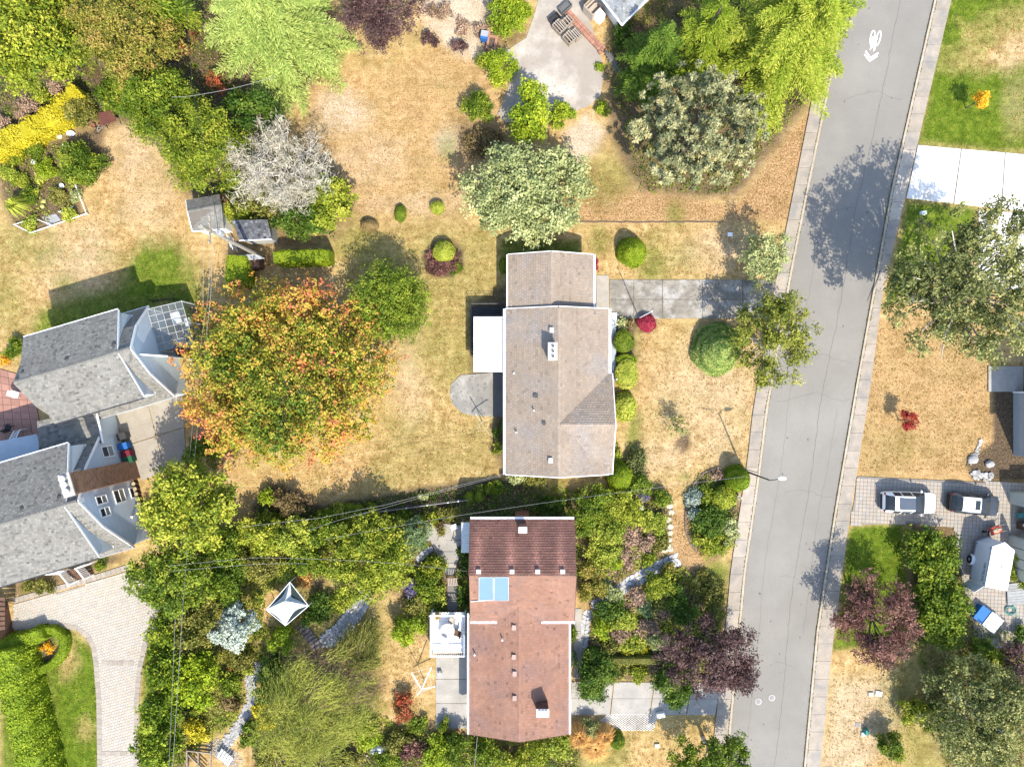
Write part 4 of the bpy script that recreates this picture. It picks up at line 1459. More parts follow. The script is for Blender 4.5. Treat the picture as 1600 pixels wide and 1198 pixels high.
# conifers by the road
conifer('cedar', 'dark green cedar beside the grey roof at the top', 1024, 92, 74, 9.0, 'dark', nb=130, boughs=30, droop=0.22, tw=0.46, s=0.32, power=0.6, sy=0.95)
conifer('golden_cypress', 'big yellow-green conifer overhanging the road at the top', 1222, 62, 152, 15.0, 'cypress', nb=270, boughs=40, droop=0.24, tw=0.40, s=0.28, power=0.62, step=0.17, zf=0.3, asp=0.28, sy=0.95)
conifer('green_cypress', 'mid-green conifer between the dark cedar and the big yellow-green one', 1100, 60, 70, 11.0, 'mid', nb=120, boughs=30, droop=0.2, tw=0.44, s=0.34, power=0.6)
tufted('grey_spruce', 'large grey-green fir with brownish tufts beside the road verge', 1085, 208, 108, 108, 10.0, 'sage', nt=480, s=0.40, lv=46, nl=110, frac=0.18, asp=0.32, bias=-.16)
shrub('ivy_shrub', 'shrub', 'dark ivy at the foot of the dark cedar by the house corner', 972, 55, 16, 26, 1.6, 'dark')

# ======== front garden of the tan-roofed house
clipped('topiary_dome', 'bush', 'neatly clipped green dome on the front lawn above the driveway', 990, 392, 24, 23, 2.3, 'bright', shape='dome', bias=-0.12)
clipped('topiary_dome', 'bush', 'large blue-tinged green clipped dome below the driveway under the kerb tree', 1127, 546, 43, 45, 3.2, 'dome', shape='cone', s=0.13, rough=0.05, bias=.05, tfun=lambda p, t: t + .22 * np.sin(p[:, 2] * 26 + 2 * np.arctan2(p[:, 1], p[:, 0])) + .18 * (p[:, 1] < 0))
tree('kerb_tree', 'tree', 'yellow-green tree leaning over the kerb and road below the driveway', 1204, 530, 70, 88, 6.0, 'kerb', s=0.2, nl=100, frac=0.15, dens=0.40, bark=BARK_PALE, trunk_r=0.16, gap=0.25, limbs=30)
tree('kerb_tree', 'tree', 'smaller pale-leaved tree between the driveway and the verge', 1197, 402, 36, 52, 5.0, 'grey', s=0.2, nl=50, frac=0.2, dens=0.5, bark=BARK_PALE, gap=0.1)
clipped('barberry', 'bush', 'round crimson barberry at the corner of the driveway', 1010, 505, 15, 14, 1.0, 'crimson', shape='ball')
shrub('red_plant', 'plant', 'small red-leaved plant at the garage corner', 930, 414, 6, 9, 0.5, 'crimson', s=0.1)
clipped('foundation_shrub', 'bush', 'flat-topped dark green clipped bush nearest the white entry steps', 974, 534, 15, 18, 1.3, 'mid', shape='flat')
clipped('foundation_shrub', 'bush', 'pale clipped bush with a browned top beside the house front', 978, 583, 18, 22, 1.4, 'lime', shape='flat', tfun=lambda p, t: t + 0.2 - 1.0 * np.clip(0.55 - np.hypot(p[:, 0], p[:, 1]), 0, 1) * (p[:, 2] > .7))
clipped('foundation_shrub', 'bush', 'bright yellow-green clipped mound beside the house, below the browned bush', 976, 634, 21, 23, 1.5, 'lime', shape='dome', s=0.16, bias=0.1)
clipped('topiary_cone', 'bush', 'vivid green rounded cone against the lower corner of the tan-roofed house', 970, 744, 20, 27, 2.2, 'bright', shape='dome', bias=-0.1)
clipped('low_box', 'bush', 'small clipped green hedge behind the browned bush', 977, 563, 15, 10, 1.0, 'bright', shape='flat', bias=-0.1)
shrub('small_bush', 'shrub', 'small yellow-green bush against the house wall above the vivid cone', 963, 704, 6, 16, 0.9, 'yel')
shrub('variegated_plant', 'plant', 'cream variegated plant in the stone-edged strip by the entry steps', 972, 506, 10, 10, 0.6, 'grey', bias=0.2)
shrub('bronze_plant', 'plant', 'bronze-leaved plant in the stone-edged strip by the entry steps', 984, 508, 7, 9, 0.6, 'brown')
shrub('dark_shrub', 'shrub', 'dark grey-green shrub on the lawn edge above the vivid cone', 992, 722, 17, 20, 1.2, 'oak', bias=-0.2)
t = tree('sapling', 'tree', 'thin olive sapling planted in the middle of the front lawn', 1058, 666, 17, 19, 2.2, 'oak', s=0.14, nl=20, dens=0.22, trunk_r=0.05)
clipped('side_bush', 'bush', 'round green bush in the narrow gap left of the tan roof', 788, 414, 8, 13, 1.3, 'mid')
shrub('side_hedge', 'shrub', 'dark green strip of shrubs along the left wall below the shade-coloured side strip', 782, 668, 9, 20, 1.2, 'dark')
shrub('side_plant', 'plant', 'yellowish plant at the left wall near the lower eave corner', 776, 702, 7, 14, 0.7, 'yel', dens=0.6)
shrub('jasmine', 'shrub', 'pale flowering climber at the lower left roof corner', 806, 746, 14, 10, 2.0, 'grey', bias=0.2)
shrub('side_shrub', 'shrub', 'olive shrub under the lower eave between the two houses', 832, 750, 24, 9, 1.2, 'olive')

# kidney bed by the pavement
clipped('topiary_cone', 'bush', 'tall dark green clipped cone beside the street lamp', 1155, 748, 20, 21, 2.6, 'bright', shape='dome', bias=-0.22)
clipped('golden_ball', 'bush', 'yellow-green clipped ball next to the tall cone by the street lamp', 1131, 777, 20, 18, 1.4, 'yel', shape='ball', s=0.14)
shrub('lavender', 'plant', 'silvery blue lavender along the left edge of the kidney bed', 1087, 790, 15, 34, 0.7, 'blue', s=0.14, bias=-0.45)
shrub('rosemary', 'shrub', 'mid-green bush in the heart of the kidney bed', 1104, 776, 10, 16, 1.0, 'mid')
shrub('azalea', 'shrub', 'dark green spreading bush filling the lower half of the kidney bed', 1112, 816, 30, 26, 1.3, 'dark', bias=0.12)
shrub('variegated_shrub', 'shrub', 'pale speckled shrub at the bottom tip of the kidney bed', 1112, 848, 32, 20, 1.0, 'yel')
shrub('euonymus', 'shrub', 'pale variegated bush behind the golden ball by the pavement', 1142, 832, 12, 24, 1.0, 'grey')
shrub('daisy_plant', 'plant', 'white-flowered plant on the pavement side of the kidney bed', 1150, 780, 8, 12, 0.6, 'silver', dens=0.4)
shrub('grey_plant', 'plant', 'grey seed-headed plant at the top of the kidney bed', 1118, 742, 14, 9, 0.5, 'heather', dens=0.5)

# ======== cottage garden in front of the red-roofed house
for px, py, rx, ry, h, p, lab in (
        (930, 782, 34, 26, 2.4, 'mid', 'leafy green shrub touching the lower corner of the tan roof'),
        (972, 796, 34, 30, 2.2, 'yel', 'broad yellow-green shrub in the middle of the cottage garden'),
        (912, 812, 22, 24, 2.4, 'mid', 'mid-green shrub at the upper right corner of the red roof'),
        (948, 846, 36, 38, 2.2, 'lime', 'large light green shrub beside the right edge of the red roof'),
        (922, 902, 24, 40, 1.8, 'rust', 'reddish brown shrub along the right eave of the red-roofed house'),
        (956, 882, 13, 14, 1.2, 'bright', 'bright green shrub between the reddish one and the flagstone path'),
        (1002, 756, 20, 18, 1.4, 'mid', 'green shrub right below the vivid cone'),
        (1034, 780, 15, 17, 1.1, 'mid', 'rounded green shrub at the top end of the pale rock edging'),
        (1022, 816, 20, 24, 1.1, 'lime', 'pale green perennial clump left of the rock edging'),
        (1032, 846, 13, 16, 0.9, 'olive', 'olive green clump left of the rock edging, near the flagstones'),
        (1006, 772, 10, 12, 0.9, 'violet', 'violet flowering perennial in the upper cottage garden'),
        (994, 792, 8, 8, 0.7, 'blue', 'blue-grey flowering clump in the upper cottage garden'),
        (986, 836, 18, 22, 0.8, 'heather', 'mauve heather drift in the middle of the cottage garden'),
        (1008, 848, 14, 14, 0.8, 'heather', 'mauve heather clump nearer the rock edging'),
        (972, 872, 16, 16, 0.7, 'heather', 'mauve and grey heather beside the flagstone path'),
        (1014, 874, 13, 9, 0.6, 'yel', 'yellowish clump against the upper edge of the flagstone path'),
        (958, 930, 16, 16, 0.8, 'grey', 'silver-leaved perennial along the upper edge of the flagstone path')):
    shrub('garden_shrub', 'shrub', lab, px, py, rx, ry, h, p, 'shrubs of the cottage garden')
for px, py, rx, ry, h, p, lab in (
        (1028, 914, 26, 22, 1.6, 'yel', 'yellow-green shrub just below the flagstone path'),
        (1048, 888, 13, 9, 0.8, 'rust', 'small rusty shrub at the lower edge of the flagstone path'),
        (1052, 928, 14, 18, 1.2, 'dark', 'dark green shrub right of the yellow-green one below the path'),
        (996, 932, 16, 18, 0.9, 'heather', 'mauve-grey heather below the flagstone path'),
        (1008, 950, 12, 20, 0.8, 'bluegreen', 'blue-grey clump between the heathers below the path'),
        (950, 952, 22, 20, 1.3, 'dark', 'dark leafy shrub at the bend of the flagstone path'),
        (974, 968, 22, 18, 1.0, 'lime', 'pale green sedge in the lower cottage garden'),
        (938, 984, 16, 20, 1.2, 'bright', 'bright green fern at the left of the lower cottage garden'),
        (968, 990, 16, 14, 0.8, 'heather', 'pinkish heather in the lower cottage garden'),
        (1010, 982, 22, 14, 0.7, 'heather', 'pinkish heather sweep nearer the purple plum'),
        (986, 1006, 22, 14, 0.8, 'lime', 'pale green clump just above the thin hedge'),
        (1024, 1002, 18, 12, 0.8, 'grey', 'grey-green clump above the right end of the thin hedge'),
        (952, 1008, 18, 12, 0.9, 'olive', 'olive clump above the left end of the thin hedge'),
        (1068, 952, 20, 24, 1.5, 'dark', 'dark evergreen shrub beside the purple plum'),
        (982, 1018, 7, 7, 0.6, 'gold', 'small yellow clump above the thin hedge, left one'),
        (1004, 1018, 7, 7, 0.6, 'gold', 'small yellow clump above the thin hedge, right one'),
        (960, 1052, 18, 14, 0.8, 'olive', 'olive shrub below the thin hedge beside the left round bush'),
        (998, 1052, 14, 14, 0.7, 'yel', 'yellowish low plant between the two dark round bushes'),
        (896, 990, 4, 14, 0.6, 'mid', 'narrow green strip of plants along the white eave'),
        (895, 1030, 5, 18, 0.8, 'bluegreen', 'blue-green plants along the lower right eave'),
        (1100, 918, 26, 26, .5, 'olive', 'low olive ground plants shaded by the purple plum near the pavement'),
        (1122, 952, 16, 30, 0.8, 'olive', 'olive ground shrub along the pavement above the purple plum')):
    shrub('garden_shrub', 'shrub', lab, px, py, rx, ry, h, p, 'shrubs of the lower cottage garden', dens=0.9)
shrub('round_bush', 'shrub', 'dark glossy round bush at the house end of the lower driveway', 930, 1058, 32, 36, 2.3, 'dark', nl=30, frac=0.28, dens=1.2, bias=0.1)
shrub('round_bush', 'shrub', 'dark glossy round bush in the middle of the lower driveway, under the plum', 1053, 1066, 37, 33, 2.4, 'dark', nl=34, frac=0.28, dens=1.2, bias=0.1)
clipped('yew_ball', 'bush', 'very dark green ball at the left end of the thin hedge', 926, 1022, 13, 13, 1.4, 'dark', shape='ball', bias=-0.2)
hedge('thin_hedge', 'thin clipped hedge between the cottage garden and the lower driveway', [(938, 1033), (1040, 1033)], 12, 1.0, 'olive', s=0.1, rough=0.03)
tree('purple_plum', 'tree', 'dark purple plum tree leaning over the pavement by the lower driveway', 1112, 1026, 86, 68, 5.5, 'plum', s=0.2, nl=80, frac=.18, asp=.5, dens=.62, gap=.12, z0=.25, bias=.06)
tree('verge_tree', 'tree', 'small green tree at the bottom edge beside the road', 1112, 1178, 74, 42, 4.5, 'mid', s=0.19, nl=90, frac=0.17, dens=0.6, bark=BARK_PALE, gap=.15)
blades('pampas_grass', 'orange dried ornamental grass clump against the red-roofed house corner', 905, 1148, 24, 1.3, 'straw', 420, 0.05)
blades('pampas_grass', 'orange dried ornamental grass clump left of the small dark dome', 944, 1146, 20, 1.2, 'straw', 380, 0.05)
blades('pampas_grass', 'low orange dried grass spilling over the lawn below the other two', 930, 1168, 26, 0.8, 'straw', 380, 0.05)
clipped('topiary_dome', 'bush', 'small dark green dome with a yellow skirt beside the orange grass', 965, 1158, 13, 14, 1.2, 'mid', tfun=lambda p, t: t + 0.45 * (p[:, 2] < 0.25))
shrub('camellia', 'shrub', 'greyish shrub between the orange grass clumps', 926, 1132, 14, 16, 1.4, 'oak')

# ======== behind the red-roofed house
for px, py, rx, ry, h, p, lab in (
        (418, 776, 13, 16, 1.5, 'bright', 'light green upright bush at the left end of the long soil bed'),
        (455, 784, 25, 22, 1.8, 'brown', 'brownish green broad bush at the left end of the long soil bed'),
        (412, 806, 14, 12, 0.9, 'lime', 'pale spiky plant below the light green upright bush'),
        (434, 808, 9, 10, 0.8, 'yel', 'yellow-green plant below the brownish bush'),
        (531, 794, 11, 12, 1.0, 'lime', 'pale variegated shrub in the middle of the long soil bed'),
        (661, 775, 6, 6, 0.5, 'grey', 'tiny pale plant alone in the dark soil'),
        (770, 762, 24, 10, 0.8, 'mid', 'dark green plants under the lower left eave corner'),
        (860, 790, 30, 16, 1.0, 'dark', 'dark green ferns between the two roofs')):
    shrub('bed_shrub', 'shrub', lab, px, py, rx, ry, h, p, 'shrubs along the long soil bed')
for px, py, r, lab in ((500, 804, 7, 'small clipped ball in the soil bed, first from the left'), (512, 801, 8, 'small clipped ball in the soil bed, second from the left'), (547, 795, 10, 'clipped ball in the soil bed, just right of the pale variegated shrub'), (560, 799, 11, 'clipped ball in the soil bed, beside the middle of the cables'), (581, 792, 8, 'clipped ball in the soil bed, last before the bare stretch'), (733, 777, 8, 'left one of the two clipped balls at the fence end near the awning'), (749, 776, 8, 'right one of the two clipped balls at the fence end near the awning')):
    clipped('clipped_ball', 'bush', lab, px, py, r, r * 1.05, 0.9, 'mid', 'clipped balls along the soil bed', shape='ball', bias=0.15)

tree('walnut', 'tree', 'big light green leafy tree beside the blue-grey gable wall', 302, 790, 78, 76, 8.5, 'yel', s=0.25, nl=110, frac=0.17, dens=.9, gap=.08)
shrub('tall_shrub', 'shrub', 'dark green shrub between the big leafy tree and the maple', 320, 706, 34, 26, 2.6, 'mid', s=0.22)
tree('walnut', 'tree', 'mid-green tree overhanging the cream paved driveway', 268, 903, 66, 54, 7.5, 'mid', s=0.22, nl=90, frac=0.18, bias=0.1, dens=.85)
for px, py, rx, ry, h, p, lab in (
        (352, 852, 34, 34, 4.0, 'mid', 'green garden tree just right of the big light green one'),
        (408, 838, 38, 30, 3.2, 'yel', 'yellow-green garden tree under the lower cable'),
        (462, 836, 34, 32, 3.2, 'lime', 'pale green strappy-looking tree left of the wide orchard tree'),
        (515, 826, 36, 28, 3.4, 'mid', 'green tree just under the soil bed balls'),
        (352, 908, 32, 32, 4.0, 'mid', 'dark green tree above the blue spruce'),
        (408, 886, 30, 24, 2.2, 'olive', 'olive shrub tree above the white canopy'),
        (486, 872, 28, 24, 2.6, 'mid', 'green shrub tree left of the brown bare patch')):
    tree('garden_tree', 'tree', lab, px, py, rx, ry, h, p, 'small trees of the back garden', s=0.21, nl=26, z0=0.08, frac=0.28, dens=0.95)
tree('orchard_tree', 'tree', 'wide yellow-green fruit tree in the middle of the back garden', 578, 868, 66, 74, 5.0, 'yel', s=0.2, nl=130, frac=0.15, dens=0.7, bias=-0.02, gap=.12)
tufted('blue_cedar', 'dark blue-green conifer beside the courtyard of the red-roofed house', 646, 838, 27, 30, 3.6, 'bluegreen', nt=260, s=0.28, nl=20, z0=0.05)
tufted('blue_spruce', 'silvery blue spruce beside the tall cedar hedge', 371, 977, 37, 36, 4.5, 'blue', nt=520, s=0.28, lv=16, nl=34, frac=0.28, z0=0.03, asp=0.34)
for px, py, rx, ry, h, p, lab in (
        (442, 1002, 20, 27, 2.2, 'bright', 'bright green round-leaved shrub just below the white canopy'),
        (374, 1030, 18, 18, 1.2, 'olive', 'olive shrub just below the blue spruce'),
        (389, 1046, 9, 8, 0.8, 'lime', 'small lime shrub beside the rock path'),
        (365, 1046, 10, 6, 0.5, 'red', 'small reddish plant beside the rock path'),
        (360, 1066, 22, 20, 1.2, 'mid', 'mid-green shrub left of the rock path'),
        (362, 1096, 18, 14, 0.7, 'brown', 'brownish low plant left of the rock path'),
        (306, 1140, 20, 20, 1.3, 'gold', 'golden yellow shrub above the wooden compost frame'),
        (306, 1112, 9, 6, 0.7, 'yel', 'small yellow-green shrub above the golden one'),
        (424, 1050, 24, 26, 2.2, 'dark', 'dark green shrub right of the rock path bend'),
        (416, 1084, 18, 20, 1.8, 'dark', 'dark green shrub below the rock path bend'),
        (418, 1128, 18, 10, 0.9, 'gold', 'golden yellow low shrub under the grassy olive tree'),
        (404, 1112, 8, 14, 0.9, 'gold', 'small golden shrub left of the golden low shrub'),
        (390, 1150, 17, 22, 1.4, 'mid', 'green shrub along the lower rock path'),
        (412, 1180, 20, 16, 1.2, 'olive', 'olive shrub at the bottom edge beside the white bench'),
        (500, 948, 24, 22, 1.3, 'dark', 'dark green shrub with orange flowers right of the canopy'),
        (534, 938, 18, 18, 1.1, 'yel', 'yellow-green shrub against the stone rockery'),
        (490, 968, 18, 12, 0.9, 'dark', 'dark low shrub above the plank footbridge'),
        (636, 984, 26, 24, 2.2, 'bright', 'bright green shrub left of the white deck'),
        (650, 948, 18, 18, 1.4, 'olive', 'olive shrub above the white deck corner'),
        (664, 916, 20, 24, 1.6, 'mid', 'green shrub left of the narrow footpath'),
        (678, 886, 20, 20, 1.4, 'yel', 'yellow-green shrub left of the courtyard neck'),
        (640, 918, 12, 16, 1.0, 'violet', 'violet flowering plant at the shrub border'),
        (722, 876, 10, 26, 1.4, 'dark', 'dark shrub below the corrugated awning'),
        (668, 812, 20, 9, 0.9, 'yel', 'yellow-green border plants along the white fence'),
        (706, 802, 20, 11, 0.9, 'olive', 'olive border plants along the white fence near the awning'),
        (632, 806, 22, 9, 0.9, 'mid', 'green border plants along the white fence, left stretch'),
        (722, 930, 8, 22, 1.0, 'dark', 'dark foliage in the gap beside the red roof'),
        (688, 932, 8, 16, 1.0, 'lime', 'lime foliage beside the white deck rail'),
        (478, 908, 16, 13, 0.7, 'straw', 'orange-brown dry clump above the white canopy'),
        (446, 892, 16, 16, 1.0, 'lime', 'lime green clump above the white canopy')):
    shrub('border_shrub', 'shrub', lab, px, py, rx, ry, h, p, 'border shrubs of the back garden', s=0.18)
wispy('willow', 'large olive tree with long grassy foliage at the bottom of the back garden', 492, 1106, 94, 106, 6.0, 'kerb', ns=4300, bark=BARK, s=0.32, flow=(0.42, 0.6), asp=0.15, nl=90, frac=0.2, seg=4)
wispy('willow', 'smaller olive feathery shrub at the upper edge of the grassy-leaved tree', 560, 1016, 40, 30, 2.6, 'olive', ns=900, s=0.34, flow=(0.6, 0.5), asp=0.16, nl=16)
shrub('red_shrub', 'shrub', 'red and green shrub on the dry grass left of the lower patio', 631, 1104, 18, 28, 1.5, 'redgreen', dens=0.6, bias=.1, nl=30, frac=.2, tfun=None)
shrub('potted_plant', 'plant', 'green potted plants at the bottom of the lower patio', 690, 1128, 11, 14, 1.0, 'mid')
for px, py, rx, ry, h, p, lab in (
        (576, 1152, 24, 24, 1.8, 'bright', 'bright green shrub beside the white upturned boat cover'),
        (622, 1160, 24, 16, 1.2, 'olive', 'olive shrub right of the white boat cover'),
        (646, 1172, 20, 16, 1.0, 'plumred', 'purple-brown shrub at the bottom right of the white boat cover'),
        (684, 1176, 24, 26, 1.6, 'bright', 'bright green shrub at the bottom left of the red roof'),
        (718, 1168, 22, 28, 2.0, 'mid', 'green shrub directly under the lower left roof corner'),
        (758, 1178, 26, 26, 1.8, 'mid', 'green shrub beneath the red gable with a pale cable over it'),
        (798, 1186, 26, 18, 1.6, 'yel', 'yellow-green shrub beneath the tip of the red gable'),
        (836, 1176, 24, 22, 1.4, 'yel', 'golden green shrub right of the red gable tip'),
        (872, 1166, 22, 22, 1.2, 'lime', 'lime green strappy shrub by the orange grass'),
        (606, 1184, 26, 14, 1.0, 'mid', 'green shrub at the very bottom below the boat cover'),
        (540, 1190, 26, 12, 1.4, 'olive', 'olive shrub at the very bottom beside the grassy tree'),
        (655, 1130, 16, 12, 0.5, 'mid', 'low green plants at the foot of the red and green shrub')):
    shrub('understorey_shrub', 'shrub', lab, px, py, rx, ry, h, p, 'shrubs below the red-roofed house', s=0.18)
# the tall cedar hedge
for px, py, rx, ry, h, p, lab in (
        (266, 978, 30, 34, 6.0, 'mid', 'dense evergreen of the tall hedge, uppermost by the paved driveway'),
        (310, 968, 34, 44, 5.5, 'olive', 'olive evergreen between the tall hedge and the blue spruce'),
        (262, 1034, 30, 34, 6.0, 'mid', 'dense evergreen of the tall hedge, second from the top'),
        (304, 1060, 36, 48, 4.5, 'bright', 'brighter domed evergreen bulging right of the tall hedge'),
        (256, 1092, 30, 36, 6.0, 'mid', 'dense evergreen of the tall hedge, third from the top'),
        (252, 1152, 30, 38, 6.0, 'mid', 'dense evergreen of the tall hedge, at the bottom edge')):
    zm = h * 0.5
    t = thing('hedge_conifer', lab, 'tree', base_of(px, py, zm), 0, 'tall evergreen hedge')
    gg, cc, rr = crown_broad(m_of(rx, zm), m_of(ry, zm), 0.1, h, p, s=0.24, nl=34, frac=0.27, dens=1.1)
    obj('crown', gg, NEEDLE, t)
    obj('trunk', trunk_geo(h * 0.85, 0.12, cc, 3), BARK, t)
hedge('cedar_hedge', 'broad vivid green cedar hedge in the bottom left corner', [(4, 1018), (14, 1080), (32, 1150), (52, 1240)], 52, 2.4, 'bright', s=0.17, rough=0.055, taper=0.7, bias=-0.05)
hedge('box_hedge', 'straight clipped hedge along the paved driveway in the bottom left', [(-20, 1008), (30, 1003), (66, 990)], 24, 1.2, 'bright', s=0.12, rough=0.04, bias=-0.1)
hedge('box_hedge', 'crescent clipped hedge curling round the small flower bed', [(70, 985), (84, 986), (97, 997), (98, 1014), (88, 1032), (72, 1044), (56, 1050)], 14, 0.7, 'bright', s=0.1, rough=0.03, bias=-0.12)
for px, py, p, lab in ((73, 1012, 'amber', 'orange marigolds in the crescent flower bed, upper clump'), (56, 1036, 'amber', 'orange marigolds in the crescent flower bed, lower clump'), (55, 1018, 'mid', 'green seedlings between the orange marigolds')):
    shrub('flower_clump', 'plant', lab, px, py, 9, 8, 0.35, p, 'flowers in the crescent bed', s=0.12, dens=0.8)
shrub('porch_shrub', 'shrub', 'mixed green and white shrubs left of the brown porch steps', 62, 916, 32, 10, 0.7, 'olive')
shrub('porch_shrub', 'shrub', 'small dark bush right of the brown porch steps', 158, 880, 9, 9, 0.7, 'mid')
shrub('wall_shrub', 'shrub', 'dark green bush at the far left corner of the upper grey roof', 18, 545, 17, 16, 1.3, 'mid')
shrub('wall_shrub', 'shrub', 'orange-flowered plant at the far left beside the brick terrace', 6, 563, 9, 9, 0.5, 'amber', dens=0.5)
shrub('wall_shrub', 'shrub', 'small bright green bush against the blue wall beside the maple', 269, 588, 6, 10, 1.2, 'bright')

# ======== across the road
tree('golden_sapling', 'tree', 'small golden yellow sapling on the green lawn across the road', 1528, 158, 15, 17, 2.6, 'amber', s=0.14, nl=22, frac=0.26, dens=0.45, trunk_r=0.05, z0=0.35)
tree('red_sapling', 'tree', 'small scarlet sapling on the dry lawn across the road', 1418, 657, 17, 16, 2.4, 'red', s=0.13, nl=24, frac=0.26, dens=0.5, trunk_r=0.05, z0=0.35)
tree('oak', 'tree', 'large open grey-green oak casting its shade across the road', 1508, 450, 132, 146, 12.0, 'oak', s=0.22, nl=230, frac=0.10, dens=0.40, z0=0.36, trunk_r=0.30, limbs=70, gap=0.36, bark=BARK_PALE)
shrub('rhododendron', 'shrub', 'rounded green rhododendron beside the paver driveway and the white car', 1455, 866, 42, 40, 3.0, 'mid', s=0.24, nl=36, frac=0.28, dens=1.2)
shrub('rhododendron', 'shrub', 'larger rounded rhododendron below the first, near the blue box', 1474, 950, 46, 54, 3.2, 'mid', s=0.24, nl=44, frac=0.26, dens=1.2, bias=0.03)
tree('plum_tree', 'tree', 'reddish purple plum tree on the lawn across the road', 1366, 968, 66, 82, 5.0, 'plumred', s=0.18, nl=90, frac=.16, asp=.5, dens=.5, gap=.25, z0=.25)
tree('olive_tree', 'tree', 'wide grey-green tree in the bottom right corner', 1526, 1112, 98, 92, 6.5, 'oak', s=0.2, nl=200, frac=0.13, dens=0.6, bias=0.02, gap=.15, bark=BARK_PALE, limbs=40)
shrub('yellow_shrub', 'shrub', 'yellow-green shrub left of the wide grey-green corner tree', 1424, 1110, 22, 20, 1.6, 'yel')
shrub('green_shrub', 'shrub', 'mid-green shrub tucked under the left of the grey-green corner tree', 1470, 1118, 32, 24, 1.7, 'mid')
shrub('yellow_shrub', 'shrub', 'yellow-green bush above the grey-green corner tree beside the purple one', 1552, 1046, 20, 28, 2.0, 'yel')
shrub('green_shrub', 'shrub', 'green bush under the lower edge of the larger rhododendron', 1532, 1012, 18, 16, 1.6, 'mid')
wispy('purple_shrub', 'dark purple shrub at the right frame edge below the shaded pavers', 1592, 1030, 24, 42, 3.0, 'plum', ns=900, s=0.22, flow=(0, 0), asp=0.42, seg=3, bark=BARK)
shrub('round_bush', 'shrub', 'dark round bush alone on the dry lawn in the bottom right', 1392, 1166, 20, 20, 2.3, 'mid', nl=22, dens=1.2)
shrub('lawn_shrub', 'shrub', 'yellow-green shrub behind the white cargo trailer', 1592, 892, 16, 30, 1.8, 'yel')
shrub('dark_bush', 'shrub', 'shaded greenery at the right frame edge below the boardwalk', 1600, 990, 10, 30, 1.0, 'dark')

HOLES = ([(664, 812), (734, 818), (730, 848), (712, 900), (718, 956), (697, 956), (694, 898), (668, 848)], [(676, 852), (644, 872), (652, 884), (684, 862)], [(1070, 866), (1064, 884), (1000, 915), (960, 940), (922, 960), (918, 1032), (902, 1032), (908, 946), (1000, 896), (1030, 872)],
         [(398, 1034), (412, 1040), (404, 1098), (384, 1140), (352, 1190), (330, 1180), (366, 1140), (384, 1092), (380, 1062)], [(455, 905), (560, 900), (545, 960), (480, 985), (415, 975), (415, 930)], [(580, 920), (600, 920), (530, 1010), (500, 1010), (520, 985)], [(893, 1064), (1128, 1066), (1118, 1145), (889, 1120)])
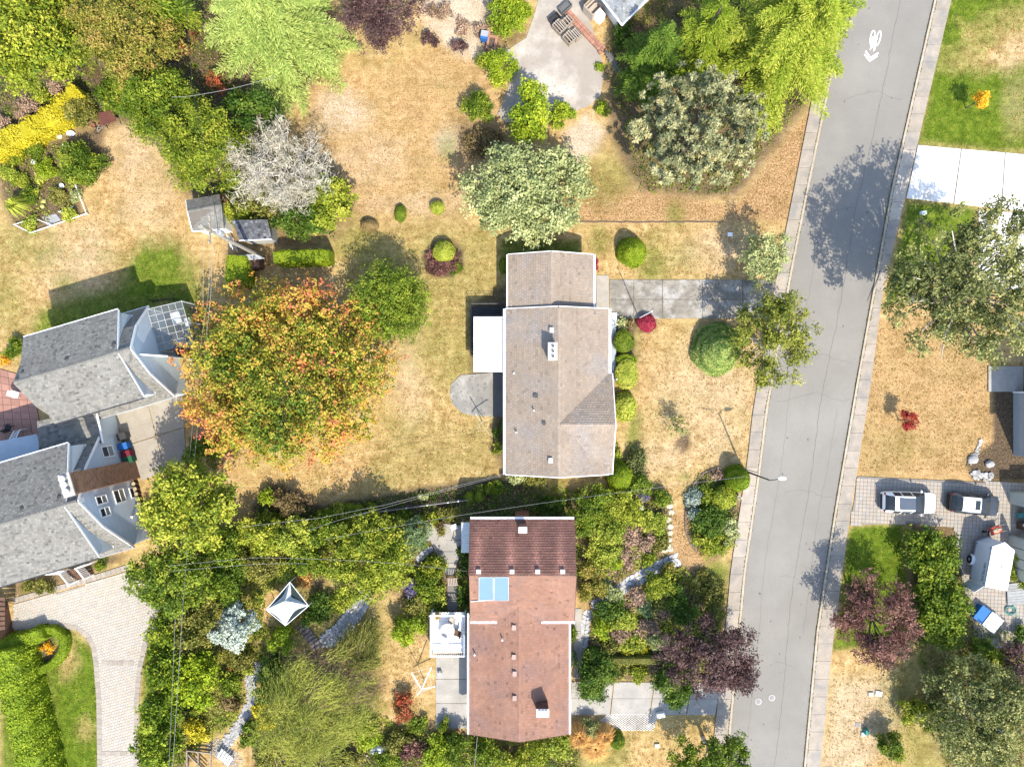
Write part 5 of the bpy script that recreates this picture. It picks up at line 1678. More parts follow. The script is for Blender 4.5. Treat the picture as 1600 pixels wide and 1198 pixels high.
# ======== low leafy ground cover of the beds, nobody could count it
for label, poly, n, h, ps in (
        ('low mixed green ground cover over the back garden beds', [(335, 825), (500, 835), (740, 812), (735, 960), (665, 960), (640, 900), (545, 960), (430, 1000), (330, 1000)], 9000, .45, ('mid', 'yel', 'olive', 'lime')),
        ('low green ground cover along the tall evergreen hedge and rock path', [(300, 1010), (345, 1000), (420, 1010), (410, 1100), (330, 1150), (280, 1198), (240, 1198), (240, 960)], 4500, .4, ('mid', 'olive', 'yel')),
        ('low leafy ground cover below the red-roofed house and grassy tree', [(400, 1230), (405, 1100), (600, 1120), (690, 1145), (905, 1160), (905, 1230)], 6500, .5, ('mid', 'yel', 'olive', 'dark')),
        ('low leafy ground cover across the cottage garden beds', [(895, 765), (1030, 765), (1046, 800), (1042, 860), (990, 890), (920, 940), (900, 900)], 5500, .4, ('mid', 'lime', 'heather', 'olive')),
        ('low leafy ground cover of the lower cottage garden', [(932, 955), (1060, 885), (1115, 905), (1125, 980), (1100, 1050), (915, 1050), (918, 1000)], 6500, .4, ('mid', 'olive', 'lime', 'heather')),
        ('dark undergrowth beneath the trees of the top left corner', [(-60, -40), (330, -40), (380, 150), (360, 350), (300, 300), (200, 180), (110, 190), (-60, 240)], 6000, .5, ('mid', 'dark', 'olive')),
        ('dark undergrowth beneath the roadside conifers', [(960, 20), (1100, -40), (1370, -40), (1280, 130), (1140, 300), (1000, 300), (950, 120)], 6000, .5, ('dark', 'olive', 'mid')),
        ('scattered small weeds and groundcover in the shaded soil bed', [(400, 790), (505, 792), (640, 770), (780, 750), (890, 765), (890, 805), (740, 815), (560, 825), (400, 830)], 2200, .25, ('mid', 'dark', 'olive')),
        ('low leafy green cover between the vegetable rows', [(0, 265), (60, 230), (105, 225), (112, 300), (128, 330), (100, 338), (84, 300), (70, 300), (80, 345), (50, 358), (24, 345), (5, 300)], 500, .3, ('mid', 'lime', 'olive')),
        ('low leafy ground cover in the kidney bed', [(1120, 735), (1090, 745), (1076, 790), (1080, 850), (1120, 865), (1150, 830), (1150, 760)], 1500, .3, ('mid', 'olive', 'bluegreen')),
        ('low undergrowth under the corner tree and rhododendrons across the road', [(1425, 830), (1490, 840), (1520, 960), (1600, 1000), (1600, 1230), (1490, 1230), (1430, 1010)], 4500, .4, ('mid', 'olive', 'oak'))):
    w = [P(*p)[:2] for p in poly]
    a, b_ = np.min(w, 0), np.max(w, 0)
    q = a + rng.random((n * 2, 2)) * (b_ - a)
    q = q[sdf(q, w) < 0]
    for hole in HOLES:
        q = q[sdf(q, [P(*p)[:2] for p in hole]) > .1]
    q = q[:int(n * .75)]
    m = len(q)
    cl = np.sin(q[:, 0] * 2.1 + 1.3 * np.sin(q[:, 1] * 1.7)) + np.sin(q[:, 1] * 2.7 + q[:, 0] * .9)
    k = rng.integers(0, 5, (m, 3))
    pos = np.repeat(np.stack([q[:, 0], q[:, 1], np.zeros(m)], 1), 3, 0) + rng.normal(size=(3 * m, 3)) * (.14, .14, 0)
    cl3 = np.repeat(cl, 3)
    pos[:, 2] = h * rng.random(3 * m) * (.55 + .22 * cl3) + .03
    col = np.zeros((3 * m, 3))
    pick = np.clip(((cl3 + 2) / 4 * len(ps) + rng.normal(size=3 * m) * .4).astype(int), 0, len(ps) - 1)
    for i, p_ in enumerate(ps):
        s_ = pick == i
        if s_.any():
            col[s_] = pal(p_, .5 + .2 * rng.normal(size=s_.sum()))
    o_ = np.array((w[0][0], w[0][1], 0))
    g = Geo()
    leaf_quads(g, pos - o_, np.array((0, 0, 1.)) + rng.normal(size=(3 * m, 3)) * .55, rng.uniform(.12, .24, 3 * m), col, .6)
    tag(obj('ground_cover', g, LEAF, None, loc=o_, kind='stuff'), label, 'ground cover')

w = []
g = Geo()
n = 1500
a = rng.uniform(0, 2 * np.pi, n)
r = 9.0 + rng.normal(size=n) * 1.1
m0 = P(446, 586)
pos = np.stack([r * np.cos(a), r * .95 * np.sin(a), rng.uniform(.01, .05, n)], 1)
pos = pos[(pos[:, 0] + m0[0] > -28.5) | (np.abs(pos[:, 1]) > 6)]
leaf_quads(g, pos, np.array((0, 0, 1.)) + rng.normal(size=pos.shape) * .3, rng.uniform(.08, .16, len(pos)), pal('maple', .55 + .25 * rng.normal(size=len(pos))), .7)
tag(obj('fallen_leaves', g, LEAF, None, loc=(m0[0], m0[1], 0), kind='stuff'), 'fallen red and orange leaves scattered round the big maple', 'leaves')

# ======== tufts of dry and green grass on the lawns, nobody could count them
LAWNS = ([(0, 370), (140, 340), (165, 205), (240, 210), (290, 310), (300, 370), (330, 470), (270, 470), (60, 520), (0, 540)], [(470, 150), (560, 90), (700, 70), (745, 110), (725, 200), (715, 340), (560, 350), (530, 260)],
         [(540, 355), (900, 350), (905, 392), (780, 400), (735, 470), (735, 580), (700, 600), (705, 640), (770, 660), (785, 740), (500, 785), (400, 745), (600, 690), (680, 480)],
         [(905, 240), (1000, 320), (1150, 320), (1285, 150), (1235, 345), (905, 345)], [(905, 350), (1225, 350), (1212, 434), (935, 434)], [(1000, 505), (1205, 505), (1170, 715), (1050, 790), (1005, 740), (990, 640)],
         [(1352, 500), (1545, 480), (1550, 700), (1510, 738), (1342, 738)], [(1300, 1030), (1400, 1060), (1440, 1150), (1420, 1210), (1284, 1210)], [(1490, -10), (1620, -10), (1620, 238), (1436, 224)], [(1328, 824), (1408, 822), (1415, 990), (1305, 1000)],
         [(600, 890), (660, 900), (660, 1130), (590, 1100), (560, 1000)], [(100, 990), (140, 1010), (152, 1060), (154, 1210), (110, 1210), (70, 1060)], [(240, 970), (258, 985), (250, 1210), (218, 1210), (222, 1060)], [(970, 1145), (1110, 1130), (1110, 1210), (980, 1210)], [(1050, 800), (1072, 800), (1100, 870), (1060, 868)])
g = Geo()
for poly in LAWNS:
    w = np.array([P(*p)[:2] for p in poly])
    lo, hi = w.min(0), w.max(0)
    q = lo + rng.random((int(np.prod(hi - lo) * 27), 2)) * (hi - lo)
    q = q[sdf(q, w) < -.05]
    dn = np.sin(q[:, 0] * 1.9 + 2 * np.sin(q[:, 1] * 1.1)) * np.sin(q[:, 1] * 2.3 + 1.5 * np.sin(q[:, 0] * .8))
    q = q[rng.random(len(q)) < .62 + .38 * dn]
    m = len(q)
    ix = np.clip(((q[:, 0] + 48) / .4).round().astype(int) + 4, 0, len(gx) - 1)
    iy = np.clip(((q[:, 1] + 37) / .4).round().astype(int) + 4, 0, len(gy) - 1)
    gr = LAY['green'].reshape(len(gy), len(gx))[iy, ix]
    pl = np.clip(LAY['pale'].reshape(len(gy), len(gx))[iy, ix], 0, 1)
    tone = .5 + .22 * rng.normal(size=m) + .25 * pl
    cd, cg = pal('dry', tone), pal('grassy', tone - .1)
    f = (rng.random(m) < gr * .95 + .03)[:, None]
    col = np.where(f, cg, cd)
    for j in range(3):
        pos = np.stack([q[:, 0], q[:, 1], np.full(m, .035)], 1) + rng.normal(size=(m, 3)) * (.05, .05, .008)
        leaf_quads(g, pos, np.array((0, 0, .55)) + rng.normal(size=(m, 3)) * .6, rng.uniform(.09, .19, m), col, .24)
tag(obj('lawn_grass', g, LEAF, None, kind='stuff'), 'tufts of dry straw-coloured and green grass covering the lawns', 'grass')
# ---------------------------------------------------------------- houses
SH_TAN = M('tan_shingle', (0.335, 0.268, 0.205), (0.285, 0.225, 0.172), sc=0.5, bump=0.3, bsc=40, stain=(0.30, 0.26, 0.23), stsc=0.3)
SH_RED = M('red_shingle', (0.33, 0.178, 0.122), (0.272, 0.142, 0.096), sc=0.5, bump=0.3, bsc=40, stain=(.25, .145, .115), stsc=.4)
SH_GREY = M('grey_shingle', (0.232, 0.225, 0.20), (0.195, 0.187, 0.167), sc=0.6, bump=0.3, bsc=40)
DECK = M('roof_board', (0.16, 0.14, 0.12))
BLUEWALL = M('pale_blue_siding', (0.50, 0.55, 0.575), (0.46, 0.51, 0.535), sc=0.8, bump=0.05)
CREAMWALL = M('cream_wall', (0.55, 0.52, 0.46), (0.48, 0.45, 0.40))
GREYWALL = M('grey_siding', (0.40, 0.42, 0.42), (0.36, 0.38, 0.38))
BRICKM = M('brick', (0.33, 0.15, 0.095), (0.24, 0.11, 0.07), sc=6, bump=0.3)
MORTAR = M('mortar', (0.30, 0.25, 0.20))
GALV = M('vent_metal', (0.50, 0.49, 0.47), (0.42, 0.41, 0.40), rough=0.5)


def v3(p):
    return np.array(p, float)


def shingle_slope(g, O, U, V, poly, e=0.2, w=0.32, var=0.1, spots=0.03, spotc=0.6, warm=0.03, t=0.022, wear=None):
    """courses of single tabs on a roof plane: O origin at the eave, U along it, V up the slope (unit vectors)"""
    O, U, V = v3(O), v3(U), v3(V)
    N = np.cross(U, V)
    N = N / np.linalg.norm(N)
    if N[2] < 0:
        N = -N
    poly = ccw([tuple(p) for p in poly])
    u0, u1 = min(p[0] for p in poly), max(p[0] for p in poly)
    v0, v1 = min(p[1] for p in poly), max(p[1] for p in poly)
    for j in range(int((v1 - v0) / e) + 1):
        vb = v0 + j * e
        rowt = random.uniform(-0.03, 0.03)
        off = (0.5 if j % 2 else 0.0) * w + random.uniform(-0.06, 0.06)
        for i in range(-1, int((u1 - u0) / w) + 2):
            ua = u0 + off + i * w
            rect = [(ua + 0.006, vb), (ua + w - 0.006, vb), (ua + w - 0.006, vb + e + 0.01), (ua + 0.006, vb + e + 0.01)]
            c = clip2(rect, poly)
            if len(c) < 3:
                continue
            k = 1 + rowt + random.gauss(0, var)
            if random.random() < spots:
                k *= spotc
            k = max(0.35, k)
            if wear:
                k *= wear(O + U * c[0][0] + V * c[0][1])
            wr = random.uniform(-warm, warm)
            g.tint = (k * (1 + wr), k, k * (1 - wr))
            tt = t * random.uniform(0.8, 1.2)
            q = [O + U * a + V * b + N * (0.006 + tt * (1 - (b - vb) / e * 0.9)) for a, b in c]
            g.poly(q)
            if len(c) == 4 and abs(c[0][1] - vb) < 1e-6 and abs(c[1][1] - vb) < 1e-6:
                a, b = q[0], q[1]
                g.add([a - N * tt, b - N * tt, b, a], (0, 1, 2, 3))
    g.tint = (1, 1, 1)


def slab3(g, pts, th=0.14):
    """roof boarding under a sloping face"""
    n = len(pts)
    V = [tuple(p) for p in pts] + [(p[0], p[1], p[2] - th) for p in pts]
    g.add(V[:n], list(range(n)))
    g.add(V[n:], list(range(n))[::-1])
    g.add(V, [(i, n + i, n + (i + 1) % n, (i + 1) % n) for i in range(n)])


def roof_face(root, pts, ref, mat, name='roof', **k):
    """pts 3-D corners of a roof plane; ref = (eave start, eave end) giving the course direction"""
    pts = [v3(p) for p in pts]
    a, b = v3(ref[0]), v3(ref[1])
    U = (b - a) / np.linalg.norm(b - a)
    n = np.cross(pts[1] - pts[0], pts[2] - pts[0])
    n = n / np.linalg.norm(n)
    if n[2] < 0:
        n = -n
    V = np.cross(n, U)
    if V[2] < 0:
        V = -V
    g = Geo()
    slab3(g, pts)
    r = obj(name, g, DECK, root)
    p2 = [((p - a) @ U, (p - a) @ V) for p in pts]
    g = Geo()
    shingle_slope(g, a, U, V, p2, **k)
    obj('shingle', g, mat, r, kind='stuff')
    return r


def ridge_caps(root, a, b, mat, wid=0.15, step=0.26, tint=1.0, parent=None):
    a, b = v3(a), v3(b)
    L = np.linalg.norm(b - a)
    n = int(L / step)
    g = Geo()
    d = (b - a) / L
    s = np.cross(d, (0, 0, 1.0))
    s = s / np.linalg.norm(s)
    for i in range(n):
        p, q = a + d * step * i, a + d * step * (i + 1.05)
        k = tint * random.uniform(0.88, 1.12)
        g.tint = (k, k, k)
        h0, h1 = 0.055, 0.035
        g.add([p - s * wid - v3((0, 0, wid * .35 - h0 + .01)), p + v3((0, 0, h0)), q + v3((0, 0, h1)), q - s * wid - v3((0, 0, wid * .35 - h1 + .01))], (0, 1, 2, 3))
        g.add([p + v3((0, 0, h0)), p + s * wid - v3((0, 0, wid * .35 - h0 + .01)), q + s * wid - v3((0, 0, wid * .35 - h1 + .01)), q + v3((0, 0, h1))], (0, 1, 2, 3))
    obj('ridge_cap', g, mat, root, kind='stuff')


def bars(name, segs, mat, root, w=0.14, h=0.14, world=False):
    for a, b in segs:
        g = Geo()
        g.beam(a, b, w, h)
        obj(name, g, mat, root, world=world)


def box_part(name, c, s, mat, root, rz=0.0):
    g = Geo()
    g.box(c, s, rz)
    return obj(name, g, mat, root)


def vent(root, p, mat=GALV, s=(0.2, 0.2, 0.22), name='roof_vent', tint=1.0, rz=0.0):
    g = Geo()
    g.tint = (tint, tint, tint)
    g.box((p[0], p[1], p[2] + s[2] / 2 - 0.05), s, rz)
    g.box((p[0], p[1], p[2] + s[2] - 0.03), (s[0] * 1.25, s[1] * 1.25, 0.035), rz)
    return obj(name, g, mat, root)


def pipe(root, p, r=0.06, h=0.4, mat=WHITE):
    g = Geo()
    g.tube([(p[0], p[1], p[2] - 0.1), (p[0], p[1], p[2] + h)], r, 8)
    return obj('vent_pipe', g, mat, root)


def window_part(root, c, wdt, hgt, axis, out, panes=2, name='window'):
    """frame and panes on a vertical wall; axis = unit vector along the wall, out = outward unit vector"""
    c, ax, o = v3(c), v3(axis), v3(out)
    up = v3((0, 0, 1))
    fr = 0.09
    g = Geo()
    def bar(a, b, w2):
        g.beam(a, b, w2, 0.07)
    for s in (-1, 1):
        bar(c + ax * s * (wdt / 2) - up * (hgt / 2 + fr / 2) + o * 0.05, c + ax * s * (wdt / 2) + up * (hgt / 2 + fr / 2) + o * 0.05, fr)
    for s in (-1, 1):
        g.beam(c - ax * (wdt / 2 - fr / 2) + up * s * hgt / 2 + o * 0.05, c + ax * (wdt / 2 - fr / 2) + up * s * hgt / 2 + o * 0.05, 0.07, fr)
    w = obj(name, g, WHITE, root)
    for i in range(panes):
        z0 = -hgt / 2 + fr / 2 + (hgt - fr) * i / panes
        z1 = -hgt / 2 + fr / 2 + (hgt - fr) * (i + 1) / panes
        g = Geo()
        a0 = wdt / 2 - fr / 2
        q = [c - ax * a0 + up * z0 + o * 0.045, c + ax * a0 + up * z0 + o * 0.045, c + ax * a0 + up * (z1 - 0.05) + o * 0.045, c - ax * a0 + up * (z1 - 0.05) + o * 0.045]
        g.poly(q)
        obj('pane', g, GLASS_DARK if (i + len(w.name)) % 2 or panes < 2 else M('curtained_glass', (.34, .37, .34), rough=.3, bump=0), w)
    if panes > 1:
        for i in range(1, panes):
            z = -hgt / 2 + fr / 2 + (hgt - fr) * i / panes - 0.025
            g = Geo()
            g.beam(c - ax * (wdt / 2 - fr / 2) + up * z + o * 0.055, c + ax * (wdt / 2 - fr / 2) + up * z + o * 0.055, 0.06, 0.06)
            obj('meeting_rail', g, WHITE, w)
    return w


# ======== A: the tan-roofed house
HA = thing('house', 'long single-storey house with beige tan shingle roof, attached garage and white chimney', 'house', (0, 0, 0))
ze, zr = 2.9, 4.7
xl, xr, xm = -0.53, 7.98, 3.725
yn, ys = 6.15, -7.5
g = Geo()
g.box((xm, (yn + ys) / 2, 1.36), (xr - xl - 0.9, yn - ys - 0.6, 2.72))
g.poly([(xl + .45, ys + .3, 2.72), (xr - .45, ys + .3, 2.72), (xm, ys + .3, 4.42)])
g.poly([(xr - .45, yn - .3, 2.72), (xl + .45, yn - .3, 2.72), (xm, yn - .3, 4.42)])
obj('wall', g, CREAMWALL, HA)
KW = dict(e=0.205, w=0.26, var=0.055, spots=0.035, spotc=0.80, t=.045)
roof_face(HA, [(xl, ys, ze), (xl, yn, ze), (xm, yn, zr), (xm, ys, zr)], ((xl, ys, ze), (xl, yn, ze)), SH_TAN, **KW)
# east slope above and below the cross gable
yc, hw = -3.28, 4.08
roof_face(HA, [(xr, yn, ze), (xr, yc + hw, ze), (xm, yc, zr), (xm, yn, zr)], ((xr, yn, ze), (xr, yc + hw, ze)), SH_TAN, **KW)
xe = 8.28
roof_face(HA, [(xm, yc, zr), (xr, yc + hw, ze), (xe, yc + hw, ze), (xe, yc, zr)], ((xr, yc + hw, ze), (xe, yc + hw, ze)), SH_TAN, **KW)
roof_face(HA, [(xm, yc, zr), (xe, yc, zr), (xe, yc - hw, ze), (xr, yc - hw, ze)], ((xr, yc - hw, ze), (xe, yc - hw, ze)), SH_TAN, **KW)
roof_face(HA, [(xm, yc, zr), (xr, yc - hw, ze), (xr, ys, ze), (xm, ys, zr)], ((xr, ys, ze), (xr, ys + 3, ze)), SH_TAN, **KW)
ridge_caps(HA, (xm, ys, zr), (xm, yn, zr), SH_TAN, tint=1.12)
ridge_caps(HA, (xm + .2, yc, zr), (xe, yc, zr), SH_TAN, tint=1.05)
bars('gutter', [((xl - 0.1, ys, ze - 0.06), (xl - 0.1, yn, ze - 0.06)), ((xr + 0.1, yn, ze - 0.06), (xr + 0.1, yc + hw + 0.05, ze - 0.06))], WHITE, HA, 0.2, 0.15)
bars('fascia', [((xe + 0.03, yc + hw, ze - .08), (xe + 0.03, yc, zr - .08)), ((xe + 0.03, yc, zr - .08), (xe + 0.03, yc - hw, ze - .08)), ((6.9, yc - hw - .1, ze - .05), (xe + .08, yc - hw - .1, ze - .05)),
                ((xl, ys - 0.03, ze - .08), (xm, ys - 0.03, zr - .08)), ((xm, ys - 0.03, zr - .08), (xr, ys - .03, ze - .08)), ((xl, yn + .03, ze - .08), (xm, yn + .03, zr - .08)), ((xm, yn + .03, zr - .08), (xr, yn + .03, ze - .08))], WHITE, HA, 0.07, 0.2)
# porch floor, posts, steps at the front door
box_part('porch_floor', (8.28, 2.6, 0.42), (1.35, 4.9, 0.12), M('porch_blue', (0.42, 0.47, 0.53)), HA)
for i in range(3):
    box_part('porch_step', (8.55, 5.25 + i * 0.36, 0.34 - i * 0.11), (1.05, 0.3, 0.1), WHITE, HA)
for y in (0.35, 5.0):
    g = Geo()
    g.tube([(8.9, y, 0.4), (8.9, y, 1.35)], 0.05, 8)
    obj('porch_post', g, WHITE, HA)
for y in (0.2, -1.6, -5.6):
    window_part(HA, (xr - .45, y, 1.5), 1.5, 1.1, (0, 1, 0), (1, 0, 0), 1)
for y in (1.5, -3.0, -5.8):
    window_part(HA, (xl + .45, y, 1.6), 1.3, 1.0, (0, -1, 0), (-1, 0, 0), 1)
g = Geo()
g.box((xr - .42, 3.6, 1.45), (0.06, 0.95, 2.0))
obj('door', g, BROWNWOOD, HA)
# garage
gl, gr, gm, gn, gze, gzr = -0.32, 6.72, 3.17, 10.65, 2.8, 4.2
gs = 6.16
g = Geo()
g.box(((gl + gr) / 2, (gn + gs) / 2 - .1, 1.3), (gr - gl - 0.7, gn - gs - 0.3, 2.6))
g.poly([(gr - .35, gn - .25, 2.6), (gl + .35, gn - .25, 2.6), (gm, gn - .25, 3.98)])
obj('wall', g, CREAMWALL, HA)
roof_face(HA, [(gl, gs, gze), (gl, gn, gze), (gm, gn, gzr), (gm, gs, gzr)], ((gl, gs, gze), (gl, gn, gze)), SH_TAN, **KW)
roof_face(HA, [(gr, gn, gze), (gr, gs, gze), (gm, gs, gzr), (gm, gn, gzr)], ((gr, gn, gze), (gr, gs, gze)), SH_TAN, **KW)
ridge_caps(HA, (gm, gs, gzr), (gm, gn, gzr), SH_TAN, tint=1.1)
bars('gutter', [((gl - 0.06, gs + .05, gze - 0.06), (gl - 0.06, gn, gze - 0.06)), ((gr + 0.1, gs + .05, gze - 0.06), (gr + 0.1, gn, gze - 0.06))], WHITE, HA, 0.16, 0.15)
bars('fascia', [((gl, gn + .03, gze - .08), (gm, gn + .03, gzr - .08)), ((gm, gn + .03, gzr - .08), (gr, gn + .03, gze - .08))], WHITE, HA, 0.07, 0.2)
gd = Geo()
for i in range(5):
    gd.box((gr - .33, 8.4, 0.24 + i * 0.45), (0.06, 2.9, 0.43))
obj('garage_door', gd, WHITE, HA)
# chimney with three flues, vents
ch = box_part('chimney', (3.2, 2.52, 4.85), (0.62, 1.3, 1.3), CREAMWALL, HA)
box_part('chimney_cap', (3.2, 2.52, 5.55), (0.74, 1.42, 0.1), M('pale_render', (0.74, 0.72, 0.69)), ch)
for y in (2.15, 2.55, 2.95):
    g = Geo()
    g.lathe((3.22, y, 5.6), [(0.12, 0), (0.12, 0.13), (0.085, 0.13), (0.085, 0.02)], 10)
    g.ch[-1] = (g.ch[-1][0], g.ch[-1][1], g.ch[-1][2] * 0.25)
    g.tint = (0.12, 0.12, 0.12)
    g.lathe((3.22, y, 5.6), [(0.13, 0.0), (0.13, 0.03)], 10)
    obj('flue', g, GALV, ch)


def on_roofA(px, py, tint, s=(0.2, 0.2, 0.2), mat=GALV):
    p = P(px, py, 4.2)
    z = zr - abs(p[0] - xm) * (zr - ze) / (xm - xl)
    p = P(px, py, z)
    return vent(HA, (p[0], p[1], z + 0.02), mat, s, tint=tint)


on_roofA(862, 516, 1.3, (0.28, 0.34, 0.25))
on_roofA(837, 618, 0.15, (0.26, 0.26, 0.16))
on_roofA(850, 661, 0.15, (0.22, 0.22, 0.16))
on_roofA(860, 719, 1.2, (0.26, 0.34, 0.22))
on_roofA(803, 583, 1.4, (0.13, 0.13, 0.14))
for px, py in ((834, 641), (807, 676)):
    p = P(px, py, 4.0)
    z = zr - abs(p[0] - xm) * (zr - ze) / (xm - xl)
    pipe(HA, (p[0], p[1], z), 0.06, 0.4)

# rear deck: dark boards, black wire rail, flat white patio cover
DK = thing('deck', 'black decked platform with thin black railing behind the tan-roofed house', 'deck', P(757, 520))
for i in range(14):
    y = 599 - (479 + i * 5.4)
    q0, q1 = P(737, 479 + i * 5.4, 0.6), P(790, 479 + i * 5.4, 0.6)
    g = Geo()
    k = random.uniform(0.8, 1.3)
    g.tint = (k, k, k)
    g.box(((q0[0] + q1[0]) / 2, q0[1] - .14, 0.58), (q1[0] - q0[0], 0.27, 0.05))
    obj('deck_board', g, M('dark_deck', (0.045, 0.048, 0.05), (0.03, 0.032, 0.035), sc=3), DK, world=True)
A_, B_, C_, D_ = P(790, 476, .6), P(736.5, 476, .6), P(736.5, 556, .6), P(741, 558, .6)
posts = []
for a, b, n in ((A_, B_, 4), (B_, C_, 5)):
    for i in range(n + 1):
        q = a + (b - a) * i / n
        posts.append(q)
for q in posts:
    g = Geo()
    g.tube([(q[0], q[1], 0), (q[0], q[1], 1.62)], 0.025, 6)
    obj('rail_post', g, DKMETAL, DK, world=True)
for zz in (0.85, 1.1, 1.35, 1.6):
    g = Geo()
    g.tube([(A_[0], A_[1], zz), (B_[0], B_[1], zz)], 0.018, 5)
    g.tube([(B_[0], B_[1], zz), (C_[0], C_[1], zz)], 0.018, 5)
    obj('rail', g, DKMETAL, DK, world=True)
PC = thing('patio_cover', 'flat bright white patio roof attached to the left eave of the tan-roofed house', 'patio roof', P(766, 540))
k0 = [P(742, 497, 2.6), P(790, 497, 2.8), P(790, 579, 2.8), P(742, 579, 2.6)]
xs_ = [k0[0][0], k0[0][0] + 2.12, -0.66]
ys_ = [k0[0][1], k0[0][1] - 3.72, k0[3][1]]
for i in range(2):
    for j in range(2):
        g = Geo()
        kk = 1.0 if i == 0 else 0.74
        g.tint = (kk, kk, kk * 1.01)
        zz = 2.58 + i * 0.04
        g.box(((xs_[i] + xs_[i + 1]) / 2, (ys_[j] + ys_[j + 1]) / 2, zz), (xs_[i + 1] - xs_[i] - 0.02, ys_[j] - ys_[j + 1] - 0.02, 0.05))
        obj('roof_panel', g, M('patio_sheet', (.97, .97, .95), (.90, .89, .86), sc=1.5, stain=(.86, .84, .79), stsc=.6), PC, world=True)
bars('edge_trim', [((xs_[0] - .05, ys_[0], 2.57), (xs_[0] - .05, ys_[2], 2.57)), ((xs_[0] - .1, ys_[2] - .06, 2.57), (xs_[2], ys_[2] - .06, 2.62)), ((xs_[0] - .1, ys_[0] + .06, 2.57), (xs_[2], ys_[0] + .06, 2.62))], WHITE, PC, 0.1, 0.14, True)
for y in (ys_[0] - .3, ys_[2] + .3):
    g = Geo()
    g.tube([(xs_[0] + .12, y, 0), (xs_[0] + .12, y, 2.53)], 0.05, 8)
    obj('post', g, WHITE, PC, world=True)

# ======== B: the red-roofed house
HB = thing('house', 'long house with reddish brown shingle roof, pale blue skylight panels and two chimneys', 'house', (0, 0, 0))
bl, br, bn, bs, bze, bzr = -3.4, 5.07, -11.08, -19.39, 3.55, 5.2
bzl = 2.85
byc = (bn + bs) / 2
sl = (bzr - bze) / (byc - bs)
g = Geo()
g.box(((bl + br) / 2, byc, 1.68), (br - bl - .5, bn - bs - .9, 3.36))
g.poly([(br - .25, bn - .45, 3.36), (br - .25, byc, 4.95), (br - .25, bs + .45, 3.36)])
g.poly([(bl + .25, bs + .45, 3.36), (bl + .25, byc, 4.95), (bl + .25, bn - .45, 3.36)])
obj('wall', g, CREAMWALL, HB)
KR = dict(e=0.20, w=0.25, var=0.06, spots=0.03, spotc=0.70, warm=0.04, t=.045)
roof_face(HB, [(br, bn, bze), (bl, bn, bze), (bl, byc, bzr), (br, byc, bzr)], ((br, bn, bze), (bl, bn, bze)), M('mossy_red_shingle', (0.22, 0.105, 0.08), (0.15, 0.075, 0.06), sc=0.9, amt=0.8, bump=0.3, bsc=40, stain=(0.25, 0.12, 0.09), stsc=0.35), wear=lambda p: .80 + 1.0 * max([math.exp(-((p[0] - x) / .34) ** 2) for x in (-2.6, .02, 2.05, 4.0)]) * min(1, max(0, (bn - p[1]) / 3.6)) ** .8, **KR)  # north slope: moss, with its turned-from-sun shade mixed into the darker colour
lm, lhw, lzr = 0.58, 4.12, 4.1
ll, lr, lsz = lm - lhw, lm + lhw, -28.95
ls = (lzr - bzl) / lhw
jn = byc - (bzr - lzr) / sl
vx = (lzr - bze) / ls
roof_face(HB, [(bl, bs, bze), (lm - vx, bs, bze), (lm, jn, lzr), (lm, byc, bzr), (bl, byc, bzr)], ((bl, bs, bze), (lm, bs, bze)), SH_RED, **KR)
roof_face(HB, [(lm, byc, bzr), (lm, jn, lzr), (lm + vx, bs, bze), (br, bs, bze), (br, byc, bzr)], ((lm, bs, bze), (br, bs, bze)), SH_RED, **KR)
ridge_caps(HB, (bl, byc, bzr), (br, byc, bzr), SH_RED, tint=0.85)
for s in (-1, 1):
    X = lm + s * lhw
    ref = ((X, lsz, bzl), (X, bs, bzl))
    roof_face(HB, [(X, lsz, bzl), (X, bs, bzl), (lm, bs, lzr), (lm, lsz, lzr)], ref, SH_RED, **KR)
    roof_face(HB, [(lm + s * vx, bs + .002, bze), (lm, jn, lzr), (lm, bs + .002, lzr)], ref, SH_RED, **KR)
ridge_caps(HB, (lm, lsz, lzr), (lm, jn, lzr), SH_RED, tint=1.08)
g = Geo()
g.box((lm, (bs + lsz) / 2 + .2, 1.3), (2 * lhw - .9, bs - lsz - .2, 2.6))
g.poly([(ll + .45, lsz + .3, 2.6), (lr - .45, lsz + .3, 2.6), (lm, lsz + .3, 3.8)])
obj('wall', g, CREAMWALL, HB)
bars('gutter', [((ll - .08, lsz, bzl - .05), (ll - .08, bs + .4, bzl - .05)), ((lr + .08, lsz, bzl - .05), (lr + .08, bs + .3, bzl - .05)), ((lm + vx, bs - .1, bze - .02), (br + .05, bs - .1, bze - .02)), ((bl, bs - .1, bze - .02), (lm - vx, bs - .1, bze - .02)), ((bl, bn + .1, bze - .05), (br, bn + .1, bze - .05))], WHITE, HB, 0.17, 0.14)
bars('fascia', [((ll, lsz - .03, bzl - .1), (lm, lsz - .03, lzr - .09)), ((lm, lsz - .03, lzr - .09), (lr, lsz - .03, bzl - .1)), ((br + .03, bn, bze - .08), (br + .03, byc, bzr - .08)), ((br + .03, byc, bzr - .08), (br + .03, bs, bze - .08)), ((bl - .03, bn, bze - .08), (bl - .03, byc, bzr - .08))], BROWNWOOD, HB, 0.06, 0.18)


def zB(x, y):
    if y > bs + .1:
        return max(bzr - abs(y - byc) * sl, lzr - abs(x - lm) * ls if y < jn else 0)
    return lzr - abs(x - lm) * ls


def on_roofB(px, py, **k):
    p = P(px, py, 4.2)
    for _ in range(3):
        p = P(px, py, zB(p[0], p[1]))
    return p


